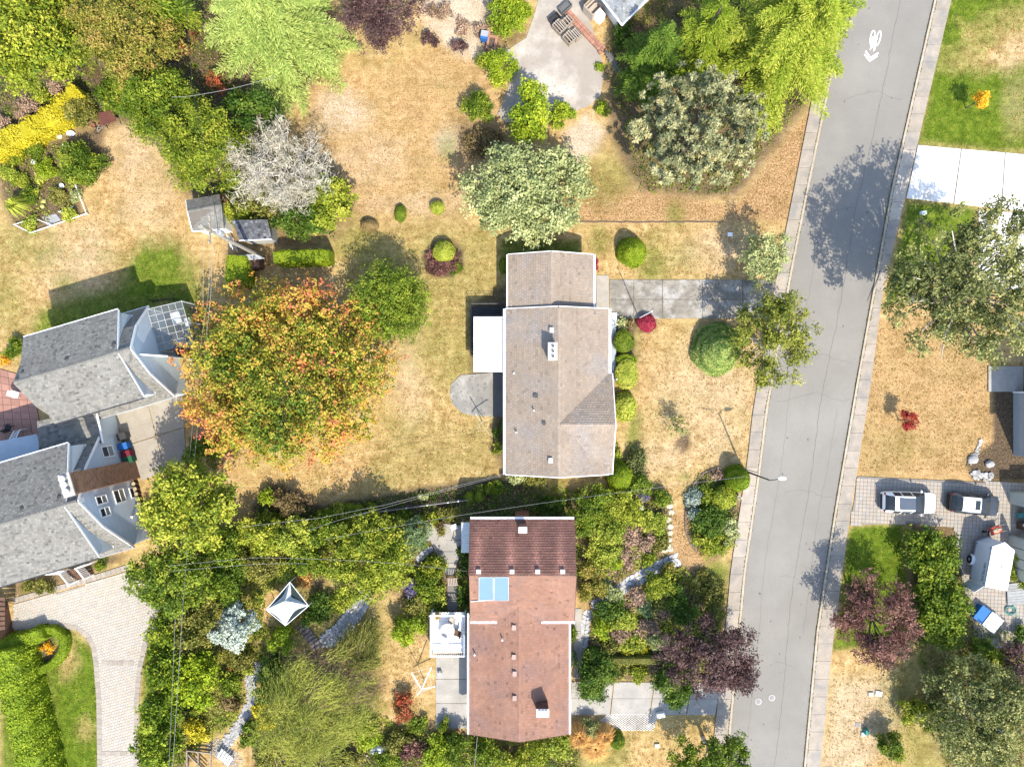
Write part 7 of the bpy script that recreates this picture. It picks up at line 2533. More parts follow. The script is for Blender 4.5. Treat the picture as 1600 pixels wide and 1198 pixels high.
HR = thing('house', 'grey-sided two-storey house at the right frame edge beside dark soil', 'house', P(1610, 660))
off = v3(HR.location)
x0 = P(1584, 660)[0]
yT, yB = P(0, 613)[1], P(0, 711)[1]
g = Geo()
g.box((x0 + 4 - off[0], (yT + yB) / 2 - off[1], 2.6), (8, yT - yB, 5.2))
w = obj('wall', g, GREYWALL, HR)
g = Geo()
for i in range(26):
    t = random.uniform(.95, 1.05)
    g.tint = (t, t, t)
    g.hexa([(x0 - off[0] - .04, yB - off[1], i * .2), (x0 - off[0], yB - off[1], i * .2), (x0 - off[0], yT - off[1], i * .2), (x0 - off[0] - .04, yT - off[1], i * .2)],
           [(x0 - off[0] - .012, yB - off[1], i * .2 + .198), (x0 - off[0], yB - off[1], i * .2 + .198), (x0 - off[0], yT - off[1], i * .2 + .198), (x0 - off[0] - .012, yT - off[1], i * .2 + .198)])
obj('siding_board', g, GREYWALL, w, kind='stuff')
roof_face(HR, [(x0 - off[0] - .4, yB - off[1] - .4, 5.2), (x0 - off[0] - .4, yT - off[1] + .4, 5.2), (x0 + 4 - off[0], yT - off[1] + .4, 6.8), (x0 + 4 - off[0], yB - off[1] - .4, 6.8)], ((x0 - off[0] - .4, yB - off[1] - .4, 5.2), (x0 - off[0] - .4, yT - off[1] + .4, 5.2)), SH_GREY, e=.25, w=.35)
bars('corner_trim', [((x0 - off[0] - .05, yT - off[1] + .02, 0), (x0 - off[0] - .05, yT - off[1] + .02, 5.1))], WHITE, HR, .12, .12)
window_part(HR, (x0 - off[0] - .05, (yT + yB) / 2 - off[1] - .6, 2.6), 2.4, 1.5, (0, -1, 0), (-1, 0, 0), 1)

HG = thing('garage', 'open garage with pale door panels at the right frame edge by the dark car', 'garage', P(1600, 830))
off = v3(HG.location)
gx0 = P(1576, 830)[0]
gy = [P(0, y)[1] for y in (768, 786, 835, 900)]
def gbox(nm, xa, xb, ya, yb, za, zb, m):
    g = Geo()
    g.box(((xa + xb) / 2 - off[0], (ya + yb) / 2 - off[1], (za + zb) / 2), (xb - xa, abs(yb - ya), zb - za))
    return obj(nm, g, m, HG)
SAGE = M('sage_wall', (0.50, 0.53, 0.47), (0.45, 0.48, 0.43))
gbox('wall', gx0, gx0 + .2, gy[0], gy[1], 0, 2.5, SAGE)
gbox('wall', gx0 + .2, gx0 + 6, gy[0], gy[0] - .2, 0, 2.5, SAGE)
gbox('wall', gx0 + .2, gx0 + 6, gy[3], gy[3] + .2, 0, 2.5, SAGE)
gbox('wall', gx0, gx0 + .2, gy[2], gy[3], 0, 2.5, SAGE)
gbox('floor', gx0 + .2, gx0 + 6, gy[0] - .2, gy[3] + .2, 0, .1, CONC_OLD)
gbox('roof', gx0 + 1.05, gx0 + 6.4, gy[0] + .2, gy[3] - .2, 2.6, 2.8, DECK)
gbox('fascia', gx0 + .97, gx0 + 1.04, gy[0] + .2, gy[3] - .2, 2.55, 2.82, WHITE)
for i in range(4):
    ya = gy[2] - .05 - i * (gy[2] - gy[3]) / 4.2
    gbox('door_panel', gx0 - .12, gx0 - .02, ya, ya - (gy[2] - gy[3]) / 4.6, .1, 2.2, SAGE)
for (nm, lab, x, y, s, z, m) in (('cardboard_box', 'teal box inside the open garage', .8, 0.4, (.5, .4, .5), .1, M('teal', (.10, .30, .30))), ('cardboard_box', 'brown box inside the open garage', .9, -.5, (.6, .6, .6), .1, BROWNWOOD), ('bucket', 'white bucket on the brown box inside the open garage', .8, -.4, (.3, .3, .3), .7, WHITE)):
    t = thing(nm, lab, 'box' if nm != 'bucket' else 'bucket', (gx0 + x, (gy[1] + gy[2]) / 2 + y, z))
    if nm == 'bucket':
        g = Geo()
        g.lathe((0, 0, 0), [(.12, 0), (.15, .3), (.13, .3), (.12, .05)], 12)
        obj('pail', g, m, t)
    else:
        box_part('carton', (0, 0, s[2] / 2), s, m, t)
        box_part('flap', (0, 0, s[2] + .012), (s[0] * .9, s[1] * .45, .02), m, t)
HD = thing('house', 'pale concrete entry and grey wall of the house under the oak at the right edge', 'house', P(1605, 600))
off = v3(HD.location)
g = Geo()
g.box((P(1601, 585)[0] + 2.5 - off[0], P(0, 580)[1] - off[1], 1.5), (5, 3.4, 3.0))
obj('wall', g, GREYWALL, HD)
box_part('entry_slab', (P(1570, 590)[0] - off[0], P(0, 592)[1] - off[1], .06), (3.0, 2.2, .16), CONC, HD)
box_part('roof', (P(1601, 585)[0] + 2.7 - off[0], P(0, 580)[1] - off[1], 3.1), (5.3, 3.7, .18), DECK, HD)
# ---------------------------------------------------------------- sheds, poles, cables, vehicles, furniture
# grey shed beside the dead tree
S1 = thing('shed', 'grey shingle-roofed garden shed with white wall corner under the yellowish evergreen', 'shed', P(335, 345))
off = v3(S1.location)
zz0, zz1 = 2.4, 3.1
a, b, c, d = P(291, 313, zz0), P(343, 304, zz0), P(350, 357, zz0), P(301, 361, zz0)
m0, m1 = P(293, 330, zz1), P(346, 320, zz1)
K1 = dict(e=.2, w=.3, var=.1, spots=.08, spotc=.7)
roof_face(S1, [m0 - off, m1 - off, b - off, a - off], (a - off, b - off), SH_GREY, **K1)
roof_face(S1, [d - off, c - off, m1 - off, m0 - off], (d - off, c - off), SH_GREY, **K1)
ridge_caps(S1, m0 - off, m1 - off, SH_GREY, tint=.8)
g = Geo()
ctr = (a + b + c + d) / 4
g.prism([(ctr + (p - ctr) * .86 - off)[:2] for p in (d, c, b, a)], 0, 2.28)
obj('wall', g, WHITE, S1)
bars('fascia', [(d - off - v3((0, .04, .08)), c - off - v3((0, .04, .08))), (a - off - v3((.04, 0, .08)), m0 - off - v3((.04, 0, .1))), (m0 - off - v3((.04, 0, .1)), d - off - v3((.04, 0, .08)))], WHITE, S1, .06, .16)
box_part('door', tuple((d * .62 + c * .38 - off)[:2] + np.array((0, .38))) + (1.0,), (.9, .06, 1.9), GREYMETAL, S1)
# dark shake shed
S2 = thing('shed', 'small shed with dark mossy shake roof below the silvery bare tree', 'shed', P(394, 365))
off = v3(S2.location)
a, b, c, d = P(362, 344, 2.7), P(418, 343, 2.7), P(424.5, 373, 2.3), P(374, 375, 2.3)
SHK = M('dark_shake', (0.10, 0.105, 0.115), (0.065, 0.07, 0.08), sc=2.5, bump=.4, speck=(.2, .2, .21), ssc=5)
roof_face(S2, [d - off, c - off, b - off, a - off], (d - off, c - off), SHK, e=.22, w=.24, var=.22, spots=.12, spotc=1.6)
g = Geo()
ctr = (a + b + c + d) / 4
g.prism([(ctr + (p - ctr) * .88 - off)[:2] for p in (d, c, b, a)], 0, 2.15)
obj('wall', g, M('pale_boards', (.45, .45, .42)), S2)
bars('fascia', [(d - off - v3((0, .05, .05)), c - off - v3((0, .05, .05)))], WHITE, S2, .06, .2)
# bin shelter with sloping white top
S3 = thing('lean_to', 'small dark store with pale sloping lid between the sheds and the clipped hedge', 'lean-to', P(398, 412))
off = v3(S3.location)
a, b, c, d = P(372, 398.5, 1.5), P(400, 397, 1.7), P(414, 404, 1.7), P(386, 407, 1.4)
g = Geo()
slab3(g, [p - off for p in (d, c, b, a)], .06)
obj('lid', g, GREYMETAL, S3)
g = Geo()
a2, b2, c2_, d2 = P(389, 407), P(412, 405), P(414, 420), P(390, 426)
g.prism([(p - off)[:2] for p in (d2, c2_, b2, a2)], 0, 1.2)
obj('wall', g, BROWNWOOD, S3)
for f in (.2, .5, .8):
    p = d2 * (1 - f) + c2_ * f - off
    box_part('plank', (p[0], p[1] - .03, .6), (.3, .05, 1.1), BROWNWOOD, S3)
GT = thing('gate', 'white wooden gate leaf standing ajar between the two sheds', 'gate', P(366, 385))
for i in range(4):
    q = P(360 + i * 1.6, 371 + i * 5.0, .8)
    g = Geo()
    g.box((q[0], q[1], .75), (.05, .24, 1.5), R_(18))
    obj('gate_board', g, WHITE, GT, world=True)
q0, q1 = P(359.5, 369, 1), P(366.5, 391, 1)
bars('gate_rail', [((q0[0] - .05, q0[1], .3), (q1[0] - .05, q1[1], .3)), ((q0[0] - .05, q0[1], 1.2), (q1[0] - .05, q1[1], 1.2))], WHITE, GT, .04, .08, True)

# utility pole
UP = P(408, 401)
UPo = thing('utility_pole', 'tall weathered wooden utility pole leaning out over the sheds', 'utility pole', UP)
g = Geo()
g.tube([(0, 0, -.2), (0, 0, 11.6)], [.17, .12], 10)
obj('pole', g, M('pole_wood', (.40, .37, .31), (.30, .27, .22), sc=4, bump=.4), UPo)
g = Geo()
g.box((0.1, 0.05, 10.4), (.12, 2.0, .12), R_(0))
obj('cross_arm', g, WOOD, UPo)
for y in (-.9, -.35, .45, .95):
    g = Geo()
    g.lathe((0.1, y, 10.46), [(.05, 0), (.06, .12), (.03, .18)], 8)
    obj('insulator', g, GREYMETAL, UPo)
g = Geo()
g.lathe((.25, .1, 8.6), [(.2, 0), (.22, .1), (.22, .7), (.15, .82)], 12)
obj('transformer', g, GREYMETAL, UPo)

# street lamp
SLB = P(1160, 734)
SL = thing('street_lamp', 'tall dark street lamp pole with pale lamp head over the road', 'street lamp', SLB)
g = Geo()
g.tube([(0, 0, 0), (0, 0, 6.4)], [.09, .055], 10)
obj('pole', g, DKMETAL, SL)
hd = P(1219, 747.5, 6.6) - SLB
g = Geo()
g.tube([(0, 0, 6.3), (hd[0] * .4, hd[1] * .4, 6.6), (hd[0], hd[1], 6.62)], .035, 6)
obj('arm', g, DKMETAL, SL)
g = Geo()
g.blob((hd[0] + .15, hd[1] + .02, 6.6), (.36, .16, .1), 12, 8)
obj('lamp_head', g, WHITE, SL, smooth=True)
g = Geo()
g.box((0, 0, .2), (.3, .3, .4))
obj('base', g, DKMETAL, SL)

# white yard pole by the driveway
FB = P(998, 497)
FPo = thing('lamp_post', 'slim white flagpole at the driveway corner by the red barberry', 'pole', FB)
g = Geo()
g.tube([(0, 0, 0), (0, 0, 5.6)], [.055, .035], 8)
obj('pole', g, WHITE, FPo)
g = Geo()
g.blob((0, 0, 5.66), (.08, .08, .08), 8, 6)
obj('finial', g, WHITE, FPo)

# cables
WIRE = M('cable_sheath', (.30, .30, .29), (.26, .26, .25), bump=0)
WIRE2 = WIRE
DWIRE = M('dark_cable', (.03, .03, .03), bump=0)


def cable(label, pts, r=.010, mat=WIRE, sag=.25, group='overhead cables'):
    q = [v3(P(*p)) for p in pts]
    out = []
    for a, b in zip(q[:-1], q[1:]):
        for i in range(8):
            f = i / 8
            p = a + (b - a) * f
            p[2] -= sag * 4 * f * (1 - f)
            out.append(p)
    out.append(q[-1])
    o = out[0].copy()
    g = Geo()
    g.tube([p - o for p in out], r, 5)
    return tag(obj('overhead_cable', g, mat, None, loc=o), label, 'cable', group)


cable('pale overhead cable from the street lamp to the far left garden trees', [(1168, 744, 6.2), (918, 776, 6.0), (717, 805, 6.0), (505, 843, 6.4)], sag=.1)
cable('upper of the twin cables from the lower tan roof corner to the big leafy tree', [(787, 740, 4.3), (680, 768, 5.2), (600, 789, 5.8), (500, 809, 6.4), (378, 823, 7.2)], .012, sag=.05)
cable('lower of the twin cables from the lower tan roof corner to the back garden', [(787, 742, 4.2), (680, 771, 4.9), (600, 793, 5.3), (530, 812, 5.6), (480, 829, 5.8)], .010, sag=.05)
cable('pale cable crossing the back garden above the white canopy, upper one', [(262, 884, 7.4), (400, 871, 6.8), (520, 874, 6.2), (620, 880, 5.8), (735, 893, 4.2)], sag=.1)
cable('pale cable crossing the back garden above the white canopy, lower one', [(270, 892, 7.2), (400, 881, 6.4), (480, 880, 6.0)], sag=.1)
cable('bright overhead cable down the tall evergreen hedge, right one', [(332, 372, 9.6), (329, 465, 7.2), (318, 560, 5.4), (300, 760, 5.0), (285, 955, 6.3), (267, 1240, 6.0)], .014, sag=.02)
cable('grey overhead cable down the tall evergreen hedge, left one', [(330, 370, 9.6), (325, 465, 7.0), (310, 560, 5.3), (292, 760, 5.0), (274, 960, 6.2), (262, 1240, 6.0)], .011, sag=.02)
cable('thin pale cable beside the lawn at the sheds, left of the pole wire', [(318, 372, 10.6), (317, 480, 10.0)], .012, sag=.05)
cable('dark cable rising from the utility pole over the grey shed roof', [(341, 366, 11), (330, 300, 11.2), (300, 140, 11.5), (285, -40, 12)], .018, DWIRE, .2)
cable('pale thin cable from the evergreens to the weeping cedar', [(268, 152, 8.5), (300, 150, 8.6), (365, 138, 8.8), (430, 120, 9.0)], .014, sag=.05)
cable('dark cable drooping over the white gate towards the garage roof shade', [(1186, 739, 6.1), (1160, 731, 5.9)], .03, DWIRE, .02)
cable('pale cable falling from the red gable tip to the shrubs below', [(746, 1150, 2.4), (741, 1198, 2.4), (740, 1240, 2.4)], .02, sag=.02, group=None)


# clotheslines
def dryer(label, base, arms, z, h0=0.0, mat=WHITE):
    t = thing('clothesline', label, 'clothesline', P(*base))
    o = v3(t.location)
    g = Geo()
    g.tube([(0, 0, 0), (0, 0, z)], .035, 8)
    obj('pole', g, mat, t)
    tips = []
    for x, y in arms:
        q = P(x, y, z + .1) - o
        tips.append(q)
        g = Geo()
        g.beam((0, 0, z - .12), tuple(q), .06, .06)
        obj('arm', g, mat, t)
    g = Geo()
    for k in (.5, .75, .98):
        for i in range(4):
            a, b = tips[i] * k, tips[(i + 1) % 4] * k
            a[2] = b[2] = z - .1 + .2 * k
            g.tube([a, b], .006, 3)
    obj('line', g, mat, t, kind='stuff')
    return t


dryer('white four-armed rotary clothesline on the lawn by the lower patio', (663, 1062), [(643, 1050), (674, 1042), (680, 1072), (652, 1086)], 1.9)
dryer('yellowish rotary clothesline at the lower end of the mottled patio', (753, 658), [(743, 646), (771, 651), (766, 681), (746, 671)], 1.8, mat=M('yellowed_metal', (.50, .44, .26)))


# vehicles
def car(label, loc, rz, body, roofm, L=4.65, Wd=1.84, Ht=1.62, sunroof='long', name='parked_car'):
    t = thing(name, label, 'car', loc, rz)
    hl, hw_ = L / 2, Wd / 2
    # stations: x, half width, belt z, roof half width, roof z  (front is +x)
    st = [(-hl, .74, .62, .74, .64), (-hl + .06, .82, .95, .70, .98), (-hl + .25, .89, 1.0, .64, 1.25), (-hl + .62, .92, 1.02, .62, 1.52), (-.9, .93, 1.02, .63, Ht), (-.4, .93, 1.0, .63, Ht), (.02, .93, .99, .62, Ht - .03), (.55, .925, .98, .68, 1.38), (1.12, .92, .97, .74, 1.05), (1.35, .91, .96, .74, 1.01), (1.75, .895, .92, .70, .96), (hl - .28, .85, .84, .66, .88), (hl - .1, .76, .72, .58, .77), (hl, .58, .60, .50, .62)]
    k = hw_ / .93
    rings = []
    for x, w, zb, rw, zr_ in st:
        w, rw = w * k, rw * k
        ym = w * .97
        rings.append([(x, -w * .96, .24), (x, -w, .48), (x, -ym, zb), (x, -rw, zr_), (x, -rw * .45, zr_ + .03), (x, rw * .45, zr_ + .03), (x, rw, zr_), (x, ym, zb), (x, w, .48), (x, w * .96, .24)])
    g, gg = Geo(), []
    n = len(rings[0])
    V = [p for r in rings for p in r]
    faces = {'body': [], 'side': [], 'ws': [], 'rw': [], 'roof': []}
    for i in range(len(rings) - 1):
        for j in range(n - 1):
            f = (i * n + j, i * n + j + 1, (i + 1) * n + j + 1, (i + 1) * n + j)[::-1]
            x = (st[i][0] + st[i + 1][0]) / 2
            if j in (2, 6) and -hl + .5 < x < 1.0:
                faces['side'].append(f)
            elif j in (3, 4, 5) and 0.02 < x < 1.12:
                faces['ws'].append(f)
            elif j in (3, 4, 5) and x < -hl + .5 and x > -hl + .05:
                faces['rw'].append(f)
            elif j in (3, 4, 5) and -hl + .5 < x < .02:
                faces['roof'].append(f)
            else:
                faces['body'].append(f)
    faces['body_end'] = []
    g.add(V, faces['body'])
    g.add(rings[0], list(range(n)))
    g.add(rings[-1], list(range(n))[::-1])
    obj('body', g, body, t, smooth=False)
    for nm, key, m in (('roof', 'roof', roofm), ('windscreen', 'ws', GLASS_DARK), ('rear_window', 'rw', GLASS_DARK), ('side_window', 'side', GLASS_DARK)):
        g = Geo()
        g.add(V, faces[key])
        obj(nm, g, m, t)
    # pillars and roof rails
    for s in (-1, 1):
        g = Geo()
        g.tube([(-hl + .5, s * .63 * k, 1.5), (-.9, s * .66 * k, Ht + .02), (0.0, s * .65 * k, Ht - .01)], .025, 6)
        obj('roof_rail', g, GREYMETAL, t)
        for x in (-1.0, -.1):
            g = Geo()
            g.beam((x, s * .93 * k, 1.0), (x, s * .63 * k, Ht - .02), .07, .03)
            obj('pillar', g, body, t)
        g = Geo()
        g.blob((.82, s * 1.02 * k, 1.02), (.09, .14, .09), 8, 6)
        obj('wing_mirror', g, body, t, smooth=True)
        g = Geo()
        g.blob((hl - .2, s * .62 * k, .74), (.16, .14, .07), 8, 6)
        obj('headlight', g, M('lamp_lens', (.65, .68, .70), rough=.2, bump=0), t, smooth=True)
        g = Geo()
        g.blob((-hl + .06, s * .74 * k, .92), (.07, .12, .12), 8, 6)
        obj('taillight', g, M('red_lens', (.25, .02, .02), rough=.3, bump=0), t, smooth=True)
        for x in (-1.42, 1.42):
            g = Geo()
            for q in range(18):
                pass
            ring = []
            wv = []
            for r_, yo in ((.2, .1), (.33, .1), (.34, .06), (.34, -.08), (.3, -.1)):
                for q in range(18):
                    an = 2 * math.pi * q / 18
                    wv.append((x + r_ * math.cos(an), s * (.80 * k + yo), .34 + r_ * math.sin(an)))
            g.add(wv, [(i * 18 + q, i * 18 + (q + 1) % 18, (i + 1) * 18 + (q + 1) % 18, (i + 1) * 18 + q) for i in range(4) for q in range(18)])
            wh = obj('wheel', g, BLACK, t)
            g = Geo()
            g.add([(x + .2 * math.cos(2 * math.pi * q / 10), s * (.80 * k + .09), .34 + .2 * math.sin(2 * math.pi * q / 10)) for q in range(10)], list(range(10)))
            obj('rim', g, GREYMETAL, wh)
    if sunroof == 'long':
        g = Geo()
        g.box((-.66, 0, Ht + .045), (1.3, .98, .02))
        obj('sunroof', g, M('tinted_panel', (.085, .105, .135), (.075, .095, .12), rough=.25, bump=0, spec=.5), t)
    else:
        g = Geo()
        g.box((-.3, 0, Ht + .035), (.42, .78, .02))
        obj('sunroof', g, GLASS_DARK, t)
    g = Geo()
    g.box((hl - .02, 0, .42), (.12, 1.2 * k, .22))
    obj('bumper', g, BLACK, t)
    g = Geo()
    g.box((-hl + .0, 0, .5), (.12, 1.3 * k, .26))
    obj('bumper', g, BLACK, t)
    return t


CARWHITE = M('white_car_paint', (.80, .80, .79), (.78, .78, .77), rough=.25, bump=0, spec=.5)
CARDARK = M('dark_car_paint', (.045, .05, .06), (.04, .045, .055), rough=.22, bump=0, spec=.6)
q = P(1422, 785, .9)
car('white hatchback with long dark glass roof on the paver driveway', (q[0], q[1], .08), R_(-1.5), CARWHITE, CARWHITE, 4.55, 1.82)
q = P(1524, 787.5, .9)
car('dark grey small car with white roof and sunroof near the open garage', (q[0], q[1], .08), R_(-5.5), CARDARK, CARWHITE, 4.25, 1.78, 1.58, 'small')

# cargo trailer
TF, TRr = P(1568, 855, 2.5), P(1556, 919, 2.5)
ax_ = (TF - TRr)[:2]
ang = math.atan2(ax_[1], ax_[0])
ctr = (TF + TRr) / 2
TL = thing('cargo_trailer', 'white enclosed cargo trailer with V nose and open rear door beside the garage', 'trailer', (ctr[0], ctr[1], .08), ang)
L2, W2_ = np.hypot(*ax_) / 2, .92
outl = [(-L2, -W2_), (L2 - .1, -W2_), (L2 + .42, 0), (L2 - .1, W2_), (-L2, W2_)]
g = Geo()
n = len(outl)
V = [(x, y, .45) for x, y in outl] + [(x, y, 2.4) for x, y in outl]
g.add(V, [(i, (i + 1) % n, n + (i + 1) % n, n + i) for i in range(n) if i != 4])
g.add(V[:n], list(range(n))[::-1])
obj('body', g, M('trailer_white', (.76, .78, .80), (.72, .74, .76), bump=.02, rough=.4), TL)
g = Geo()
g.prism([(x * 1.012, y * 1.02) for x, y in outl], 2.4, 2.46)
obj('roof', g, WHITE, TL)
g = Geo()
g.blob((.1, -.1, 2.47), (.14, .1, .05), 8, 5)
obj('roof_vent', g, GREYMETAL, TL)
for a, b in zip(outl, outl[1:] + outl[:1]):
    if abs(a[0] - b[0]) > .05:
        g = Geo()
        g.beam((a[0] * 1.02, a[1] * 1.025, .5), (b[0] * 1.02, b[1] * 1.025, .5), .06, .1)
        g.beam((a[0] * 1.02, a[1] * 1.025, 2.36), (b[0] * 1.02, b[1] * 1.025, 2.36), .05, .06)
        obj('edge_trim', g, GREYMETAL, TL)
for s in (1, -1):
    g = Geo()
    wv = []
    for r_, yo in ((.14, .12), (.32, .12), (.33, .0), (.32, -.1)):
        for q in range(16):
            an = 2 * math.pi * q / 16
            wv.append((.0 + r_ * math.cos(an), s * (W2_ + .14 + yo), .33 + r_ * math.sin(an)))
    g.add(wv, [(i * 16 + q, i * 16 + (q + 1) % 16, (i + 1) * 16 + (q + 1) % 16, (i + 1) * 16 + q) for i in range(3) for q in range(16)])
    w = obj('wheel', g, BLACK, TL)
    g = Geo()
    g.add([(.18 * math.cos(2 * math.pi * q / 10), s * (W2_ + .24), .33 + .18 * math.sin(2 * math.pi * q / 10)) for q in range(10)], list(range(10)))
    obj('rim', g, GREYMETAL, w)
    g = Geo()
    for i in range(6):
        a0, a1 = math.pi * i / 6, math.pi * (i + 1) / 6
        g.hexa([(.44 * math.cos(a1), s * (W2_ + .02) - .0, .34 + .4 * math.sin(a1)), (.44 * math.cos(a0), s * (W2_ + .02), .34 + .4 * math.sin(a0)), (.44 * math.cos(a0), s * (W2_ + .3), .34 + .4 * math.sin(a0)), (.44 * math.cos(a1), s * (W2_ + .3), .34 + .4 * math.sin(a1))],
               [(.47 * math.cos(a1), s * (W2_ + .02), .36 + .43 * math.sin(a1)), (.47 * math.cos(a0), s * (W2_ + .02), .36 + .43 * math.sin(a0)), (.47 * math.cos(a0), s * (W2_ + .3), .36 + .43 * math.sin(a0)), (.47 * math.cos(a1), s * (W2_ + .3), .36 + .43 * math.sin(a1))])
    obj('mudguard', g, WHITE, TL)
# open rear door leaf hinged on the left, pavement-side corner, and the dark inside
g = Geo()
g.box((-L2 - .31, W2_ + .34, 1.4), (.86, .05, 1.9), R_(133))
obj('rear_door', g, M('trailer_door', (.50, .53, .55), (.46, .49, .51)), TL)
g = Geo()
g.beam((L2 + .4, 0, .45), (L2 + 1.2, 0, .42), .08, .1)
obj('drawbar', g, DKMETAL, TL)
for x in (-L2 + .2, L2 - .25):
    for z in (.6, 2.25):
        g = Geo()
        g.blob((x, W2_ + .03, z), (.06, .03, .05), 6, 4)
        obj('marker_light', g, DKMETAL, TL)


def lettering(root, s, size, loc, rot, mat, name='lettering'):
    cu = bpy.data.curves.new(name, 'FONT')
    cu.body = s
    cu.size = size
    cu.extrude = .004
    cu.align_x = 'CENTER'
    cu.align_y = 'CENTER'
    tmp = bpy.data.objects.new(name, cu)
    me = bpy.data.meshes.new_from_object(tmp)
    bpy.data.objects.remove(tmp)
    bpy.data.curves.remove(cu)
    me.materials.clear()
    me.materials.append(mat)
    o = bpy.data.objects.new(name, me)
    COL.objects.link(o)
    o.parent = root
    o.location = loc
    o.rotation_euler = rot
    return o


lettering(TL, 'VIRTELIVE', .36, (-.62, W2_ + .012, 1.95), (R_(90), 0, R_(180)), DKMETAL)

# blue tub with white lid, hose, planks, barrow beyond
q = P(1542, 966, .5)
BT = thing('storage_box', 'bright blue storage tub with white lid beside the rhododendron', 'storage box', (q[0], q[1], .08), R_(-38))
BLUE = M('blue_plastic', (.02, .17, .48), (.015, .14, .40), rough=.4)
g = Geo()
g.hexa([(-1.15, -.6, 0), (.95, -.6, 0), (.95, .6, 0), (-1.15, .6, 0)], [(-1.15, -.66, .62), (1.0, -.66, .62), (1.0, .66, .62), (-1.15, .66, .62)])
obj('tub', g, BLUE, BT)
g = Geo()
g.box((.42, 0, .68), (1.25, 1.42, .07))
obj('lid', g, WHITE, BT)
g = Geo()
g.box((-.72, 0, .65), (.86, 1.36, .04))
obj('cover', g, BLUE, BT)
q = P(1577, 952)
HS = thing('garden_hose', 'coiled teal garden hose on the shaded pavers at the right edge', 'hose', (q[0], q[1], .1))
g = Geo()
pts = []
for i in range(120):
    a = i * .33
    r_ = .22 + .2 * abs(math.sin(i * .11)) + random.uniform(-.02, .02)
    pts.append((r_ * math.cos(a) * 1.2, r_ * math.sin(a), .03 + .0006 * i))
pts += [(.6, -.4, .03), (1.0, -.9, .03), (.6, -1.4, .03), (1.4, -1.7, .03)]
g.tube(pts, .02, 5)
obj('coil', g, M('teal_hose', (.10, .36, .32)), HS)
BW = thing('boardwalk', 'grey weathered plank platform at the right edge below the trailer', 'platform', P(1587, 928))
for i in range(8):
    q0, q1 = P(1573 + i * .2, 914 + i * 4.1, .2), P(1612, 910 + i * 4.3, .2)
    g = Geo()
    t = random.uniform(.8, 1.15)
    g.tint = (t, t, t)
    g.beam((q0[0], q0[1], .2), (q1[0], q1[1], .2), .21, .05)
    obj('plank', g, M('grey_plank', (.36, .37, .37), (.28, .29, .29), sc=4), BW, world=True)
q = P(1553, 827, .4)
WB = thing('wheelbarrow', 'red wheelbarrow with pale load standing in front of the cargo trailer', 'wheelbarrow', (q[0], q[1], .08), R_(15))
g = Geo()
g.hexa([(-.35, -.22, .3), (.3, -.16, .3), (.3, .16, .3), (-.35, .22, .3)], [(-.55, -.36, .62), (.5, -.26, .6), (.5, .26, .6), (-.55, .36, .62)])
obj('tray', g, M('red_enamel', (.42, .05, .03), (.34, .04, .025), rough=.4), WB)
g = Geo()
g.blob((.05, .0, .62), (.42, .2, .14), 8, 5, .15)
obj('load', g, M('pale_sand', (.62, .42, .28)), WB)
g = Geo()
g.lathe((0, 0, 0), [(.05, -.05), (.19, -.05), (.19, .05), (.05, .05)], 14)
w = obj('wheel', g, BLACK, WB)
w.location = (-.75, 0, .2)
w.rotation_euler = (R_(90), 0, 0)
for s in (-1, 1):
    g = Geo()
    g.tube([(-.75, s * .05, .2), (.2, s * .2, .3), (.95, s * .3, .6)], .025, 6)
    obj('handle', g, WOOD, WB)
    g = Geo()
    g.tube([(.3, s * .2, .3), (.38, s * .24, 0)], .02, 6)
    obj('leg', g, DKMETAL, WB)

# white canopy in the back garden
CP = thing('canopy', 'white stretched-fabric garden canopy with dark netting sides', 'canopy', P(448, 945))
o = v3(CP.location)
cs = [P(453, 909, 2.2) - o, P(482, 946, 2.2) - o, P(446, 977, 2.2) - o, P(416, 952, 2.2) - o]
apx = P(445, 939, 3.0) - o
g = Geo()
FABR = M('canopy_fabric', (.50, .54, .55), (.46, .50, .51), bump=.05, rough=.7)
NET = M('dark_net', (.018, .035, .032), bump=.05)
for i in range(4):
    a, b = cs[i], cs[(i + 1) % 4]
    N_ = 8
    rows = []
    for r_ in range(N_ + 1):
        f = r_ / N_
        row = []
        for s_ in range(N_ + 1):
            u = s_ / N_
            e = a + (b - a) * u
            pull = (.85, .3, .06, .45)[i] * 4 * u * (1 - u)
            e = e + (v3((apx[0], apx[1], e[2])) - e) * pull * .85
            p = apx + (e - apx) * f
            zz = apx[2] + (e[2] - apx[2]) * (f ** .75)
            row.append((p[0], p[1], zz - .05 * 4 * u * (1 - u) * f))
        rows.append(row)
    V = [p for r_ in rows for p in r_]
    g.add(V, [(r_ * (N_ + 1) + s_, (r_ + 1) * (N_ + 1) + s_, (r_ + 1) * (N_ + 1) + s_ + 1, r_ * (N_ + 1) + s_ + 1) for r_ in range(N_) for s_ in range(N_)])
obj('fabric', g, FABR, CP, smooth=True)
for i in range(4):
    a, b = cs[i], cs[(i + 1) % 4]
    g = Geo()
    g.tube([a, b], .03, 6)
    obj('edge_bar', g, WHITE, CP)
    g = Geo()
    g.tube([(a[0], a[1], 0), tuple(a)], .035, 6)
    obj('leg', g, WHITE, CP)
    g = Geo()
    g.add([a - v3((0, 0, .04)), b - v3((0, 0, .04)), apx * v3((1, 1, 0)) + v3((0, 0, 2.12))], (0, 1, 2))
    obj('net', g, NET, CP)

